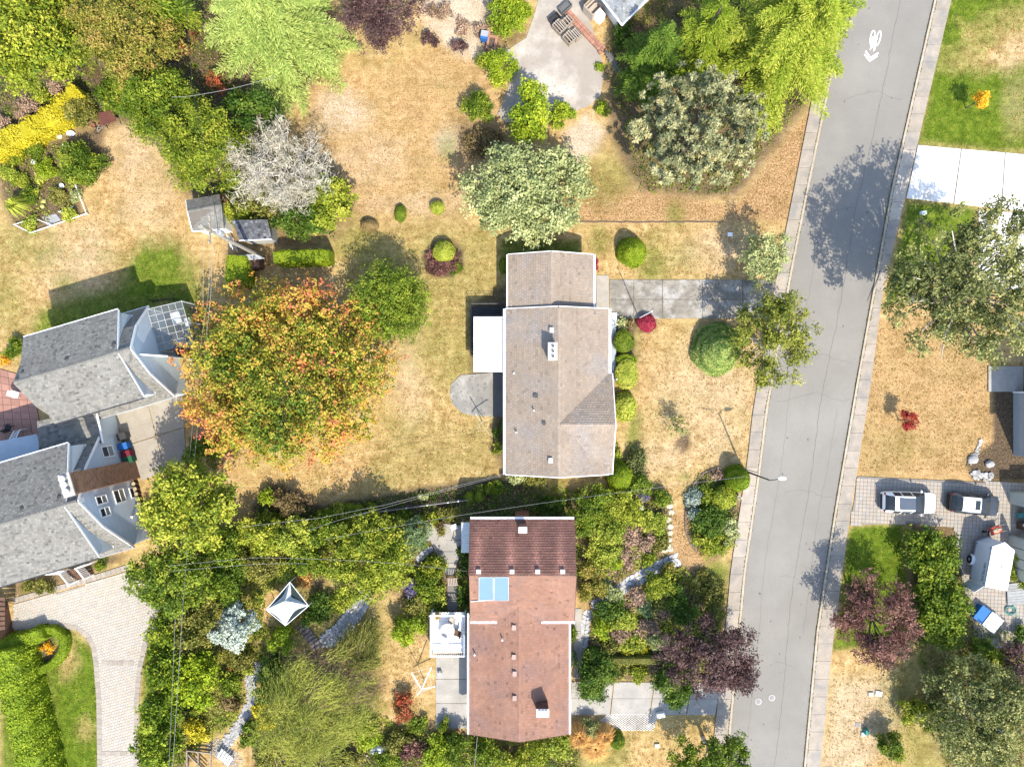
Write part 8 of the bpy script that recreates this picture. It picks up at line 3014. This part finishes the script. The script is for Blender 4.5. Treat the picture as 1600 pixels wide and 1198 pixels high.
# wooden footbridge, white fence, compost frame, bench, boat cover
FBG = thing('footbridge', 'small dark plank footbridge near the white canopy', 'footbridge', P(483, 991))
for i in range(8):
    q = P(471 + i * 3.6, 977 + i * 4.8, .15)
    g = Geo()
    t = random.uniform(.8, 1.2)
    g.tint = (t, t, t)
    g.box((q[0], q[1], .15), (.85, .27, .06), R_(34))
    obj('plank', g, M('grey_brown_plank', (.22, .18, .16), (.16, .13, .12), sc=4), FBG, world=True)
for dx in (-4.5, 4.5):
    bars('bearer', [(P(469 + dx, 978 - dx * .6, .06), P(498 + dx, 1014 - dx * .6, .06))], BROWNWOOD, FBG, .08, .1, True)
WF = thing('fence', 'low white boundary fence along the far side of the dark soil bed', 'fence', P(560, 800))
fp = [P(388, 822, .9), P(505, 809, .9), P(602, 798, .9), P(700, 785, .9), P(732, 781, .9)]
for a, b in zip(fp[:-1], fp[1:]):
    bars('rail', [((a[0], a[1], .95), (b[0], b[1], .95)), ((a[0], a[1] + .01, .45), (b[0], b[1] + .01, .45))], M('faded_white', (.42, .42, .40)), WF, .035, .06, True)
    L = np.hypot(*(b - a)[:2])
    for i in range(max(2, int(L / 1.7))):
        q = a + (b - a) * i / max(2, int(L / 1.7))
        bars('post', [((q[0], q[1], 0), (q[0], q[1], 1.0))], WHITE, WF, .08, .08, True)
    n = int(L / .17)
    g = Geo()
    for i in range(n):
        q = a + (b - a) * (i + .5) / n
        g.box((q[0], q[1] + .04, .5), (.12, .02, .85), math.atan2((b - a)[1], (b - a)[0]))
    obj('fence_board', g, M('dark_board', (.09, .08, .07)), WF, world=True, kind='stuff')
CF = thing('compost_frame', 'rough timber compost frame at the bottom left below the golden shrub', 'compost bin', P(310, 1180))
for a, b in (((292, 1172), (330, 1176)), ((292, 1172), (293, 1205)), ((330, 1172), (328, 1205)), ((294, 1178), (322, 1205)), ((310, 1174), (310, 1205))):
    for z in (.2, .45, .7):
        bars('board', [(P(*a, z), P(*b, z))], BROWNWOOD if z < .6 else WOOD, CF, .07, .18, True)
BN = thing('bench', 'pale slatted bench on the gravel at the bottom of the rock path', 'bench', P(359, 1186))
for i in range(5):
    a, b = P(348 + i * 3.8, 1170 + i * 3.2, .5), P(340 + i * 3.8, 1183 + i * 3.2, .5)
    bars('slat', [(a, b)], M('bench_paint', (.62, .64, .64)), BN, .2, .04, True)
for x, y in ((347, 1174), (343, 1182), (363, 1186), (358, 1195)):
    q = P(x, y, .4)
    bars('leg', [((q[0], q[1], 0), (q[0], q[1], .47))], WOOD, BN, .07, .07, True)
q = P(596, 1172, .4)
BC = thing('boat_cover', 'white upturned dinghy lying among shrubs at the bottom', 'dinghy', (q[0], q[1], 0), R_(6))
g = Geo()
V, F = [], []
xs_ = np.linspace(-.95, 1.0, 9)
for i, x in enumerate(xs_):
    w_ = .36 * math.cos((x + .35) * 1.0) ** .8 if abs((x + .35) * 1.0) < 1.55 else .02
    w_ = max(.02, w_)
    for k in range(9):
        a = math.pi * k / 8
        V.append((x, w_ * math.cos(a), .12 + .42 * math.sin(a) * (w_ / .36) ** .5))
g.add(V, [(i * 9 + k, (i + 1) * 9 + k, (i + 1) * 9 + k + 1, i * 9 + k + 1) for i in range(8) for k in range(8)])
obj('hull', g, WHITE, BC, smooth=True)
g = Geo()
g.tube([(-.9, 0, .55), (0, 0, .57), (.9, 0, .3)], .02, 5)
obj('keel', g, WHITE, BC)
g = Geo()
g.tube([(-1.6, -.35, .1), (-1.1, -.6, .1)], .05, 5)
obj('paddle', g, WHITE, BC)

# wheeled bins
for px, py, m, lab in ((185, 681, DKMETAL, 'dark grey wheeled bin in the shaded corner by the blue gable'), (187, 697, M('blue_bin', (.03, .16, .50)), 'blue recycling bin against the blue gable wall'), (191.5, 709, M('maroon_bin', (.20, .02, .04)), 'maroon bin between the blue one and the green one'), (195, 718, M('green_bin', (.02, .13, .06)), 'dark green bin with lighter lid next to the brick chimney')):
    q = P(px, py, .9)
    t = thing('wheeled_bin', lab, 'bin', (q[0] + .3, q[1], .05), RIDGE, 'bins beside the blue gable')
    g = Geo()
    g.hexa([(-.28, -.22, .06), (.28, -.22, .06), (.28, .22, .06), (-.28, .22, .06)], [(-.36, -.29, .92), (.34, -.29, .92), (.34, .29, .92), (-.36, .29, .92)])
    obj('bin', g, m, t)
    g = Geo()
    g.hexa([(-.4, -.31, .925), (.38, -.31, .925), (.38, .31, .925), (-.4, .31, .925)], [(-.36, -.27, 1.02), (.34, -.27, .98), (.34, .27, .98), (-.36, .27, 1.02)])
    obj('lid', g, m, t)
    for s in (-1, 1):
        g = Geo()
        g.lathe((0, 0, 0), [(.02, -.03), (.1, -.03), (.1, .03), (.02, .03)], 10)
        w = obj('wheel', g, BLACK, t)
        w.location = (-.3, s * .24, .1)
        w.rotation_euler = (R_(90), 0, 0)

# log rounds standing along the blue gable
LOG = M('log_end', (.50, .42, .26), (.40, .33, .19), sc=5)
proto = None
for i, (px, py) in enumerate(((208.5, 755.5), (210.8, 763.5), (212.8, 771.5), (214.8, 779.5), (217, 787), (219, 794.5), (223.5, 810), (226, 818.5), (228, 826.5))):
    q = P(px, py, .5)
    if proto is None:
        proto = thing('log_stool', 'first upright log round from the brick chimney along the foot of the blue gable', 'log', (q[0], q[1], 0), 0, 'log rounds along the gable')
        g = Geo()
        g.lathe((0, 0, 0), [(.2, 0), (.19, .5), (.17, .52)], 14)
        g.ch = [(v, f, c * .5) for v, f, c in g.ch]
        obj('trunk_section', g, BROWNWOOD, proto)
        g = Geo()
        g.lathe((0, 0, .522), [(.165, 0), (.165, .012), (.0, .014)], 14)
        obj('cut_face', g, LOG, proto)
    else:
        dup(proto, (q[0], q[1], 0), i * .7, label=('second', 'third', 'fourth', 'fifth', 'sixth', 'seventh', 'eighth', 'ninth')[i - 1] + ' upright log round from the brick chimney along the foot of the blue gable')

# raised planters and bric-a-brac at the top
def planter(label, px, py, w, l, rz, h=.55):
    q = P(px, py, h)
    t = thing('wooden_planter', label, 'planter', (q[0], q[1], .05), R_(rz), 'slatted planters on the concrete pad')
    for nm, c, s in (('side_board', (0, l / 2, h / 2), (w, .05, h)), ('side_board', (0, -l / 2, h / 2), (w, .05, h)), ('end_board', (w / 2 + .03, 0, h / 2), (.05, l + .05, h)), ('end_board', (-w / 2 - .03, 0, h / 2), (.05, l + .05, h))):
        box_part(nm, c, s, WOOD, t)
    for k in (-.25, .05, .3):
        box_part('top_slat', (w * k, 0, h + .02), (.06, l + .12, .04), M('pale_slat', (.52, .46, .40), (.42, .37, .31), sc=4), t)
    box_part('soil', (0, 0, h * .35), (w - .06, l - .06, .1), SOILM, t)
    return t


planter('slatted wooden planter box nearest the dark crate on the concrete pad', 874, 41, .72, .95, 42)
planter('slatted wooden planter box against the brick edging', 885, 34, .95, .62, 42)
planter('slatted wooden planter box, lower left one of the pair near the brick step', 890, 58, .8, .85, 42)
planter('slatted wooden planter box, lower right one of the pair near the brick step', 900, 53, .6, .8, 42)
q = P(867, 30, .3)
CR = thing('crate', 'dark empty crate beside the slatted planters on the concrete pad', 'crate', (q[0], q[1], .05), R_(42))
for nm, c, s in (('side_board', (0, .35, .22), (.9, .05, .44)), ('side_board', (0, -.35, .22), (.9, .05, .44)), ('end_board', (.45, 0, .22), (.05, .65, .44)), ('end_board', (-.45, 0, .22), (.05, .65, .44)), ('base', (0, 0, .03), (.84, .64, .05))):
    box_part(nm, c, s, DKMETAL, CR)
q = P(883, 12, .3)
CR2 = thing('trough', 'grey trough at the top end of the brick edging', 'trough', (q[0], q[1], .05), R_(42))
for nm, c, s in (('side', (0, .28, .22), (1.1, .05, .44)), ('side', (0, -.28, .22), (1.1, .05, .44)), ('end', (.55, 0, .22), (.05, .5, .44)), ('end', (-.55, 0, .22), (.05, .5, .44)), ('soil', (0, 0, .2), (1.0, .5, .1))):
    box_part(nm, c, s, M('grey_trough', (.16, .165, .17)), CR2)
BE = thing('brick_edging', 'red brick edging wall stepping down beside the concrete pad', 'wall', P(912, 48))
a, b = P(886, 18, .3), P(942, 78, .3)
for i in range(19):
    for j in range(2):
        q = a + (b - a) * (i + .5) / 19
        d = (b - a)[:2] / np.hypot(*(b - a)[:2])
        nrm_ = np.array((-d[1], d[0])) * (-.16 + .32 * j)
        g = Geo()
        t = random.uniform(.8, 1.2)
        g.tint = (t, t, t)
        g.box((q[0] + nrm_[0], q[1] + nrm_[1], .12), (.225, .29, .3), math.atan2(d[1], d[0]))
        obj('brick', g, M('pink_brick', (.45, .23, .16), (.36, .18, .125), sc=4), BE, world=True)
for i in range(3):
    q = P(938 + i * 2.6, 81 - i * 3.4, .3)
    g = Geo()
    g.box((q[0], q[1], .15), (.28, .22, .34), R_(35))
    obj('brick', g, M('pink_brick', (.45, .23, .16)), BE, world=True)
q = P(926, 12, .8)
FR = thing('wooden_cabinet', 'open-topped wooden cabinet frame against the white wall at the top', 'cabinet', (q[0], q[1], 0), R_(-45))
for nm, c, s in (('side_board', (0, .55, .55), (1.1, .06, 1.1)), ('side_board', (0, -.55, .55), (1.1, .06, 1.1)), ('end_board', (.55, 0, .55), (.06, 1.04, 1.1)), ('end_board', (-.55, 0, .55), (.06, 1.04, 1.1)), ('shelf', (0, 0, .6), (1.0, 1.0, .05)), ('top_slat', (.1, 0, 1.13), (.1, 1.1, .05)), ('top_slat', (-.25, 0, 1.13), (.1, 1.1, .05))):
    box_part(nm, c, s, M('pale_timber', (.55, .46, .38), (.45, .37, .30), sc=4), FR)
q = P(938, 22, 1.0)
AC = thing('white_box', 'white appliance box beside the open wooden cabinet at the top', 'box', (q[0], q[1], 0), R_(-45))
box_part('case', (0, 0, .5), (.7, .6, 1.0), WHITE, AC)
box_part('lid', (0, 0, 1.02), (.74, .64, .05), WHITE, AC)
ST = thing('garden_steps', 'dark grey wooden steps half hidden by the dark cedar', 'steps', P(960, 92))
for i in range(7):
    q = P(951 + i * 2.3, 84 + i * 4.6, .3 - i * .03)
    g = Geo()
    t = random.uniform(.8, 1.2)
    g.tint = (t, t, t)
    g.box((q[0], q[1], .3 - i * .035), (.8, .24, .06), R_(-30))
    obj('tread', g, M('grey_tread', (.17, .155, .15)), ST, world=True)
q = P(770, 58, .4)
BP = thing('brick_planter', 'pinkish brick trough planter at the left edge of the concrete pad', 'planter', (q[0], q[1], 0), R_(-9))
for i in range(9):
    for s in (-1, 1):
        g = Geo()
        t = random.uniform(.82, 1.15)
        g.tint = (t, t, t)
        g.box((s * .34, -1.0 + i * .245, .25), (.2, .235, .5))
        obj('brick', g, M('pink_brick', (.45, .23, .16)), BP)
for y in (-1.12, .02, 1.08):
    for i in range(2):
        g = Geo()
        g.box((-.12 + i * .24, y, .25), (.235, .2, .47))
        obj('brick', g, M('pink_brick', (.45, .23, .16)), BP)
box_part('soil', (0, 0, .2), (.46, 2.0, .3), SOILM, BP)
q = P(757, 55, .9)
t = thing('wheeled_bin', 'blue wheeled bin with grey lid behind the brick planter', 'bin', (q[0], q[1], 0), R_(80))
g = Geo()
g.hexa([(-.26, -.25, .05), (.26, -.25, .05), (.26, .25, .05), (-.26, .25, .05)], [(-.34, -.31, .95), (.34, -.31, .95), (.34, .31, .95), (-.34, .31, .95)])
obj('bin', g, M('blue_bin', (.03, .16, .50)), t)
box_part('lid', (.1, 0, .98), (.5, .64, .05), GREYMETAL, t)
for s in (-1, 1):
    g = Geo()
    g.lathe((0, 0, 0), [(.02, -.03), (.1, -.03), (.1, .03), (.02, .03)], 10)
    w = obj('wheel', g, BLACK, t)
    w.location = (-.3, s * .24, .1)
    w.rotation_euler = (R_(90), 0, 0)

# vegetable garden frames and clutter
VF = thing('garden_fence', 'thin white rail frame around the lower end of the vegetable garden', 'fence', P(78, 345))
pts = [P(22, 351, .4), P(48, 364, .4), P(135, 334, .4), P(118, 290, .4)]
for a, b in zip(pts[:-1], pts[1:]):
    bars('rail', [((a[0], a[1], .4), (b[0], b[1], .4))], WHITE, VF, .06, .06, True)
for q in pts + [P(80, 352, .4), P(92, 331, .4)]:
    bars('post', [((q[0], q[1], 0), (q[0], q[1], .48))], WHITE, VF, .06, .06, True)
for a, b in (((22, 351), (54, 341)), ((54, 341), (80, 352)), ((92, 331), (114, 323))):
    bars('rail', [(P(*a, .35), P(*b, .35))], WHITE, VF, .045, .045, True)
DM = thing('door_mat', 'grey slatted mat lying between the two white garden frames', 'mat', P(80, 344))
for i in range(7):
    a, b = P(66 + i * 1.2, 340 + i * 2.0, .05), P(88 + i * 1.2, 335 + i * 1.4, .05)
    bars('slat', [(a, b)], GREYMETAL, DM, .09, .04, True)
q = P(172, 188, .5)
RS = thing('metal_sheet', 'rusty brown metal sheet roof at the end of the dark plank path', 'roof panel', (q[0], q[1], 0), R_(18))
g = Geo()
g.hexa([(-.75, -.5, 1.0), (.7, -.45, .9), (.75, .5, .95), (-.55, .6, 1.05)], [(-.75, -.5, 1.04), (.7, -.45, .94), (.75, .5, .99), (-.55, .6, 1.09)])
obj('sheet', g, M('rust_sheet', (.15, .055, .035), (.11, .04, .03), rough=.6), RS)
for x, y in ((-.6, -.4), (.6, -.38), (.65, .42), (-.5, .5)):
    bars('post', [((x, y, 0), (x, y, .93))], WOOD, RS, .06, .06)
slabs('garden_path', M('purple_grey_path', (.20, .165, .16), (.16, .13, .125)), [0, 1], [0, .33, .66, 1], quadf=bilin((140, 148), (152, 140), (172, 178), (157, 187)), gap=.01)
for px, py, s, lab in ((91, 212, .5, 'white sack lying at the upper edge of the vegetable garden'), (110, 208, .55, 'white plastic bag heap right of the white sack'), (102, 227, .35, 'small white bag beside the round green bush')):
    q = P(px, py, .2)
    g = Geo()
    g.blob((0, 0, .16), (s * .7, s * .5, .18), 9, 6, .12)
    tag(obj('plastic_sack', g, WHITE, None, loc=(q[0], q[1], 0)), lab, 'sack')
for px, py, m, lab in ((52, 253, WHITE, 'white pot in the soil path of the vegetable garden'), (96, 290, WHITE, 'white pot at the head of the right vegetable row'), (145, 196, BRICKM, 'terracotta pot cluster by the rusty sheet'), (157, 193, BRICKM, 'orange terracotta pot touching the rusty sheet')):
    q = P(px, py, .3)
    g = Geo()
    g.lathe((0, 0, 0), [(.13, 0), (.2, .32), (.17, .32), (.15, .2)], 12)
    tag(obj('plant_pot', g, m, None, loc=(q[0], q[1], 0)), lab, 'pot')
for px, py, lab in ((65, 322, 'pale round squash by the path, left one'), (67, 314, 'pale round squash by the path, upper left one'), (99, 311, 'pale round squash in the right vegetable row'), (91, 313, 'small pale squash left of the right row one')):
    q = P(px, py, .3)
    g = Geo()
    g.blob((0, 0, .2), (.2, .2, .14), 10, 6, .05)
    tag(obj('squash', g, M('squash_skin', (.50, .46, .16)), None, loc=(q[0], q[1], 0)), lab, 'squash')
BK = thing('bicycle', 'dark bicycle lying at the lawn edge by the rusty sheet', 'bicycle', P(163, 202), R_(40))
for x in (-.5, .5):
    g = Geo()
    pts = [(x + .32 * math.cos(a), .02, .34 + .32 * math.sin(a)) for a in np.linspace(0, 2 * math.pi, 19)]
    g.tube(pts, .02, 5)
    obj('wheel', g, BLACK, BK)
g = Geo()
for a, b in (((-.5, 0, .34), (-.15, 0, .8)), ((-.15, 0, .8), (.38, 0, .85)), ((.38, 0, .85), (0, 0, .32)), ((0, 0, .32), (-.15, 0, .8)), ((-.5, 0, .34), (0, 0, .32)), ((.5, 0, .34), (.36, 0, .95))):
    g.tube([a, b], .018, 5)
obj('frame', g, GREYMETAL, BK)
box_part('saddle', (-.18, 0, .9), (.25, .12, .06), BLACK, BK)
box_part('handlebar', (.36, 0, .98), (.06, .5, .04), GREYMETAL, BK)

# flagstone path, rockery and stone edging
FLAG = M('flagstone', (.40, .41, .42), (.31, .32, .335), sc=3, bump=.35, stain=(.5, .5, .49), stsc=1.2)


def stones_along(root, pts, wpx, sp, name='flagstone', mat=FLAG, hmin=.03, hmax=.07, jit=.16, tl=.8, th=1.25):
    """irregular flat stones fitted over a strip"""
    c = [P(*p)[:2] for p in pts]
    w = wpx * HC / FP / 2
    L = [0.0]
    for a, b in zip(c[:-1], c[1:]):
        L.append(L[-1] + np.hypot(*(b - a)))
    nl, nw = int(L[-1] / sp), max(1, int(round(2 * w / sp)))
    cx, cy = [p[0] for p in c], [p[1] for p in c]
    def at(s, t):
        x, y = np.interp(s, L, cx), np.interp(s, L, cy)
        x2, y2 = np.interp(s + .05, L, cx), np.interp(s + .05, L, cy)
        x1, y1 = np.interp(s - .05, L, cx), np.interp(s - .05, L, cy)
        d = np.array((x2 - x1, y2 - y1))
        d = d / (np.hypot(*d) + 1e-9)
        return np.array((x - d[1] * t, y + d[0] * t))
    G = {}
    for i in range(nl + 1):
        for j in range(nw + 1):
            s = (i + random.uniform(-jit, jit) * 1.3) * sp + (.5 * sp if j % 2 else 0)
            G[i, j] = (s, (-w + 2 * w * j / nw) + random.uniform(-jit, jit) * sp)
    for i in range(nl):
        for j in range(nw):
            q = [at(*G[k]) for k in ((i, j), (i + 1, j), (i + 1, j + 1), (i, j + 1))]
            m = sum(q) / 4
            poly = []
            for k in range(4):
                a, b = q[k], q[(k + 1) % 4]
                for f in (.16, .84):
                    e = a + (b - a) * f
                    poly.append(m + (e - m) * (.90 if f else .9))
            g = Geo()
            t = random.uniform(tl, th)
            g.tint = (t, t, t * random.uniform(.97, 1.05))
            g.prism(poly, -.05, random.uniform(hmin, hmax))
            obj(name, g, mat, root, world=True)


FP_ = thing('footpath', None, None, P(990, 915))
FP_['kind'] = 'structure'
stones_along(FP_, [(1064, 872), (1030, 884), (990, 908), (955, 930), (925, 950)], 21, .46, tl=.9, th=1.5)
stones_along(FP_, [(917, 950), (915, 975), (912, 1000), (909, 1030)], 15, .42, tl=.9, th=1.5)
FP2 = thing('footpath', None, None, P(670, 860))
FP2['kind'] = 'structure'
stones_along(FP2, [(676, 852), (662, 866), (648, 876)], 12, .45)


def boulders(label, pts, mat, rmin, rmax, wid, n, name='rockery', cat='rocks', flat=.55, tl=.7, th=1.25):
    """loose stones nobody would count, one object"""
    c = [P(*p)[:2] for p in pts]
    o = np.array((c[0][0], c[0][1], 0))
    g = Geo()
    L = np.array([0] + list(np.cumsum([np.hypot(*(b - a)) for a, b in zip(c[:-1], c[1:])])))
    for i in range(n):
        s = random.uniform(0, L[-1])
        x, y = np.interp(s, L, [p[0] for p in c]), np.interp(s, L, [p[1] for p in c])
        a = random.uniform(0, 6.3)
        r_ = wid * HC / FP / 2 * math.sqrt(random.random())
        sz_ = random.uniform(rmin, rmax)
        t = random.uniform(tl, th)
        g.tint = (t, t, t)
        g.blob((x + r_ * math.cos(a) - o[0], y + r_ * math.sin(a) - o[1], sz_ * flat * .5), (sz_ * random.uniform(.7, 1.3), sz_ * random.uniform(.7, 1.3), sz_ * flat), 5, 3, .22)
    ob = obj(name, g, mat, None, loc=o, kind='stuff')
    return tag(ob, label, cat)


ROCKW = M('pale_rock', (.46, .45, .43), (.34, .335, .33), sc=3, bump=.4)
boulders('pale stone rockery strewn beside the dry grass in the back garden', [(570, 930), (555, 955), (535, 985), (510, 1000)], ROCKW, .07, .2, 26, 900)
boulders('narrow path of pale loose rocks winding through the lower back garden', [(404, 1038), (390, 1062), (396, 1090), (376, 1130), (358, 1155), (345, 1172)], ROCKW, .06, .16, 16, 800, 'rock_path')
boulders('pale gravel around the slatted bench at the bottom', [(335, 1165), (368, 1190)], ROCKW, .03, .07, 30, 700, 'gravel')
boulders('broken white rocks at the corner of the paver driveway and dark soil', [(1520, 742), (1545, 746)], ROCKW, .1, .26, 12, 40, 'rock_heap')
boulders('pale stones around the flat rock at the edge of the dry lawn', [(1524, 706), (1518, 722), (1535, 690)], ROCKW, .08, .2, 8, 24, 'rock_heap')
boulders('white stones beside the flagstone path and the reddish shrub', [(950, 906), (938, 925)], ROCKW, .05, .14, 10, 130, 'rock_heap')
ED = thing('stone_edging', 'row of pale sandstone blocks edging the cottage garden by the lawn strip', 'edging', P(1046, 830))
SANDST = M('sandstone', (.60, .52, .37), (.48, .41, .29), sc=3, bump=.35)
for x, y, s in ((1047, 778, .25), (1046, 790, .3), (1048, 800, .34), (1044, 811, .36), (1047, 822, .34), (1046, 832, .3), (1046, 843, .28), (1043, 853, .38), (1038, 859, .34), (1048, 858, .28)):
    q = P(x, y, .15)
    g = Geo()
    t = random.uniform(.85, 1.12)
    g.tint = (t, t, t)
    g.blob((q[0], q[1], .1), (s, s * .85, .2), 7, 5, .15)
    obj('stone', g, SANDST, ED, world=True)
KB = thing('stone_edging', 'thin dark stone edging around the kidney-shaped bed by the pavement', 'edging', P(1085, 800))
pe = [(1124, 729), (1100, 738), (1083, 756), (1074, 780), (1071, 805), (1071, 828), (1078, 848), (1088, 862)]
for a, b in zip(pe[:-1], pe[1:]):
    n = 3
    for i in range(n):
        f0, f1 = i / n, (i + .9) / n
        p0, p1 = P(a[0] + (b[0] - a[0]) * f0, a[1] + (b[1] - a[1]) * f0), P(a[0] + (b[0] - a[0]) * f1, a[1] + (b[1] - a[1]) * f1)
        bars('edging_stone', [((p0[0], p0[1], .05), (p1[0], p1[1], .05))], M('edging_stone', (.20, .16, .13)), KB, .14, .12, True)
for px, py, s, lab in ((1521, 718, .5, 'flat grey boulder in the shade edge of the dry lawn'), (1547, 725, .42, 'pointed grey rock in the shaded dark soil')):
    q = P(px, py, .2)
    g = Geo()
    g.blob((0, 0, .12), (s, s * .8, .25), 8, 6, .12)
    tag(obj('boulder', g, ROCKW, None, loc=(q[0], q[1], 0)), lab, 'rock')

# courtyard bits of the red-roofed house
q = P(710, 823, .5)
CH = thing('white_chair', 'small white chair in the courtyard by the corrugated awning', 'chair', (q[0], q[1], .05), R_(20))
for nm, c, s in [('seat', (0, 0, .42), (.45, .45, .05)), ('backrest', (-.22, 0, .68), (.05, .45, .5))] + [('leg', (a * .2, b * .2, .2), (.05, .05, .4)) for a in (-1, 1) for b in (-1, 1)]:
    box_part(nm, c, s, WHITE, CH)
for px, py, p_, lab in ((686, 822, 'brown', 'bronze-leaved potted plant in the middle of the courtyard'), (690, 829, 'rust', 'second potted plant just below the bronze one in the courtyard')):
    q = P(px, py, .4)
    t = thing('potted_plant', lab, 'plant', (q[0], q[1], .05))
    g = Geo()
    g.lathe((0, 0, 0), [(.14, 0), (.22, .32), (.18, .3)], 12)
    obj('pot', g, BRICKM, t)
    gg, _, _ = crown_broad(.34, .3, .25, .75, p_, s=.15, nl=7, frac=.45)
    obj('foliage', gg, LEAF, t)
q = P(687.5, 1052, .3)
t = thing('stool', 'small grey stool standing on the lower concrete patio', 'stool', (q[0], q[1], .07))
box_part('seat', (0, 0, .38), (.36, .3, .05), GREYMETAL, t)
for a in (-1, 1):
    for b in (-1, 1):
        box_part('leg', (a * .14, b * .11, .18), (.04, .04, .36), DKMETAL, t)
PB = thing('arbor', 'white slatted bench top at the foot of the narrow footpath above the deck', 'arbor', P(706, 907))
for i in range(6):
    a, b = P(700 + i * 2.6, 903, .9), P(701 + i * 2.6, 914, .9)
    bars('slat', [(a, b)], M('pinkish_slat', (.55, .45, .38)), PB, .07, .05, True)
for a, b in (((699, 903), (715, 903)), ((700, 914), (716, 914))):
    bars('bearer', [(P(*a, .84), P(*b, .84))], WOOD, PB, .06, .07, True)
for x, y in ((699, 903), (715, 903), (700, 914), (716, 914)):
    q = P(x, y, .8)
    bars('leg', [((q[0], q[1], 0), (q[0], q[1], .8))], WOOD, PB, .06, .06, True)

# utility boxes and signs on the verges
for px, py, s, m, lab in ((1141, 366, (.42, .32, .1), WHITE, 'white utility lid on the dry verge near the small kerb tree'),
                          (1373.5, 1083.5, (.55, .42, .12), WHITE, 'bright white utility lid on the dry lawn, right of the cream one'),
                          (1361, 1084.5, (.42, .36, .12), M('cream_lid', (.62, .60, .48)), 'cream utility lid beside the bright white one'),
                          (1349, 1147, (.34, .36, .14), M('mint_lid', (.55, .66, .60)), 'pale mint box on the dry lawn by the dark round bush'),
                          (1355.5, 1144.5, (.3, .42, .5), M('teal_box', (.06, .30, .27)), 'small teal box touching the shadow of the dark round bush'),
                          (1033, 1118, (.72, .4, .5), WHITE, 'white box standing on the turf blocks by the lower driveway'),
                          (1027, 1165, (.45, .36, .14), M('cream_lid', (.62, .60, .48)), 'small cream lid on the dry grass below the turf blocks'),
                          (1340, 1132, (.42, .42, .03), M('grey_lid', (.33, .31, .31)), 'flush grey cover in the dry lawn in the lower right'),
                          (1444, 332, (.45, .3, .3), WHITE, 'white box on the shaded green lawn under the oak'),
                          (31, 990, (.3, .3, .5), WHITE, 'small white ornament beside the straight hedge at the bottom left')):
    q = P(px, py, s[2])
    t = thing('utility_box', lab, 'utility box', (q[0], q[1], 0), random.uniform(-.25, .25))
    box_part('case', (0, 0, s[2] / 2 - .02), s, m, t)
    box_part('lid', (0, 0, s[2] - .005), (s[0] * .92, s[1] * .92, .03), m, t)
# dark hut at the far left with a rail, its shade on the pavers
HU = thing('shed', 'dark brown slatted hut at the left frame edge beside the paved driveway', 'shed', P(5, 965))
g = Geo()
off = v3(HU.location)
g.prism([(P(*p) - off)[:2] for p in ((-60, 935), (12, 940), (22, 988), (-60, 1000))], 0, 2.1)
obj('wall', g, BROWNWOOD, HU)
for i in range(7):
    a, b = P(-60, 930 + i * 10, 2.2), P(8, 936 + i * 7.4, 2.2)
    bars('roof_slat', [(a, b)], BROWNWOOD, HU, .3, .06, True)
WR = thing('wire_sculpture', 'tangled dark wire plant support by the left edge of the paved driveway', 'plant support', P(16, 938))
g = Geo()
pts = [(random.gauss(0, .45) + .2 * math.cos(i), random.gauss(0, .45), .3 + .5 * abs(math.sin(i * .7))) for i in range(14)]
sm = []
for i in range(len(pts) - 1):
    for k in range(5):
        f = k / 5
        sm.append(tuple(v3(pts[i]) * (1 - f) + v3(pts[i + 1]) * f + v3((0, 0, .1 * math.sin(f * 3.1)))))
g.tube(sm, .016, 5)
obj('wire', g, BLACK, WR)
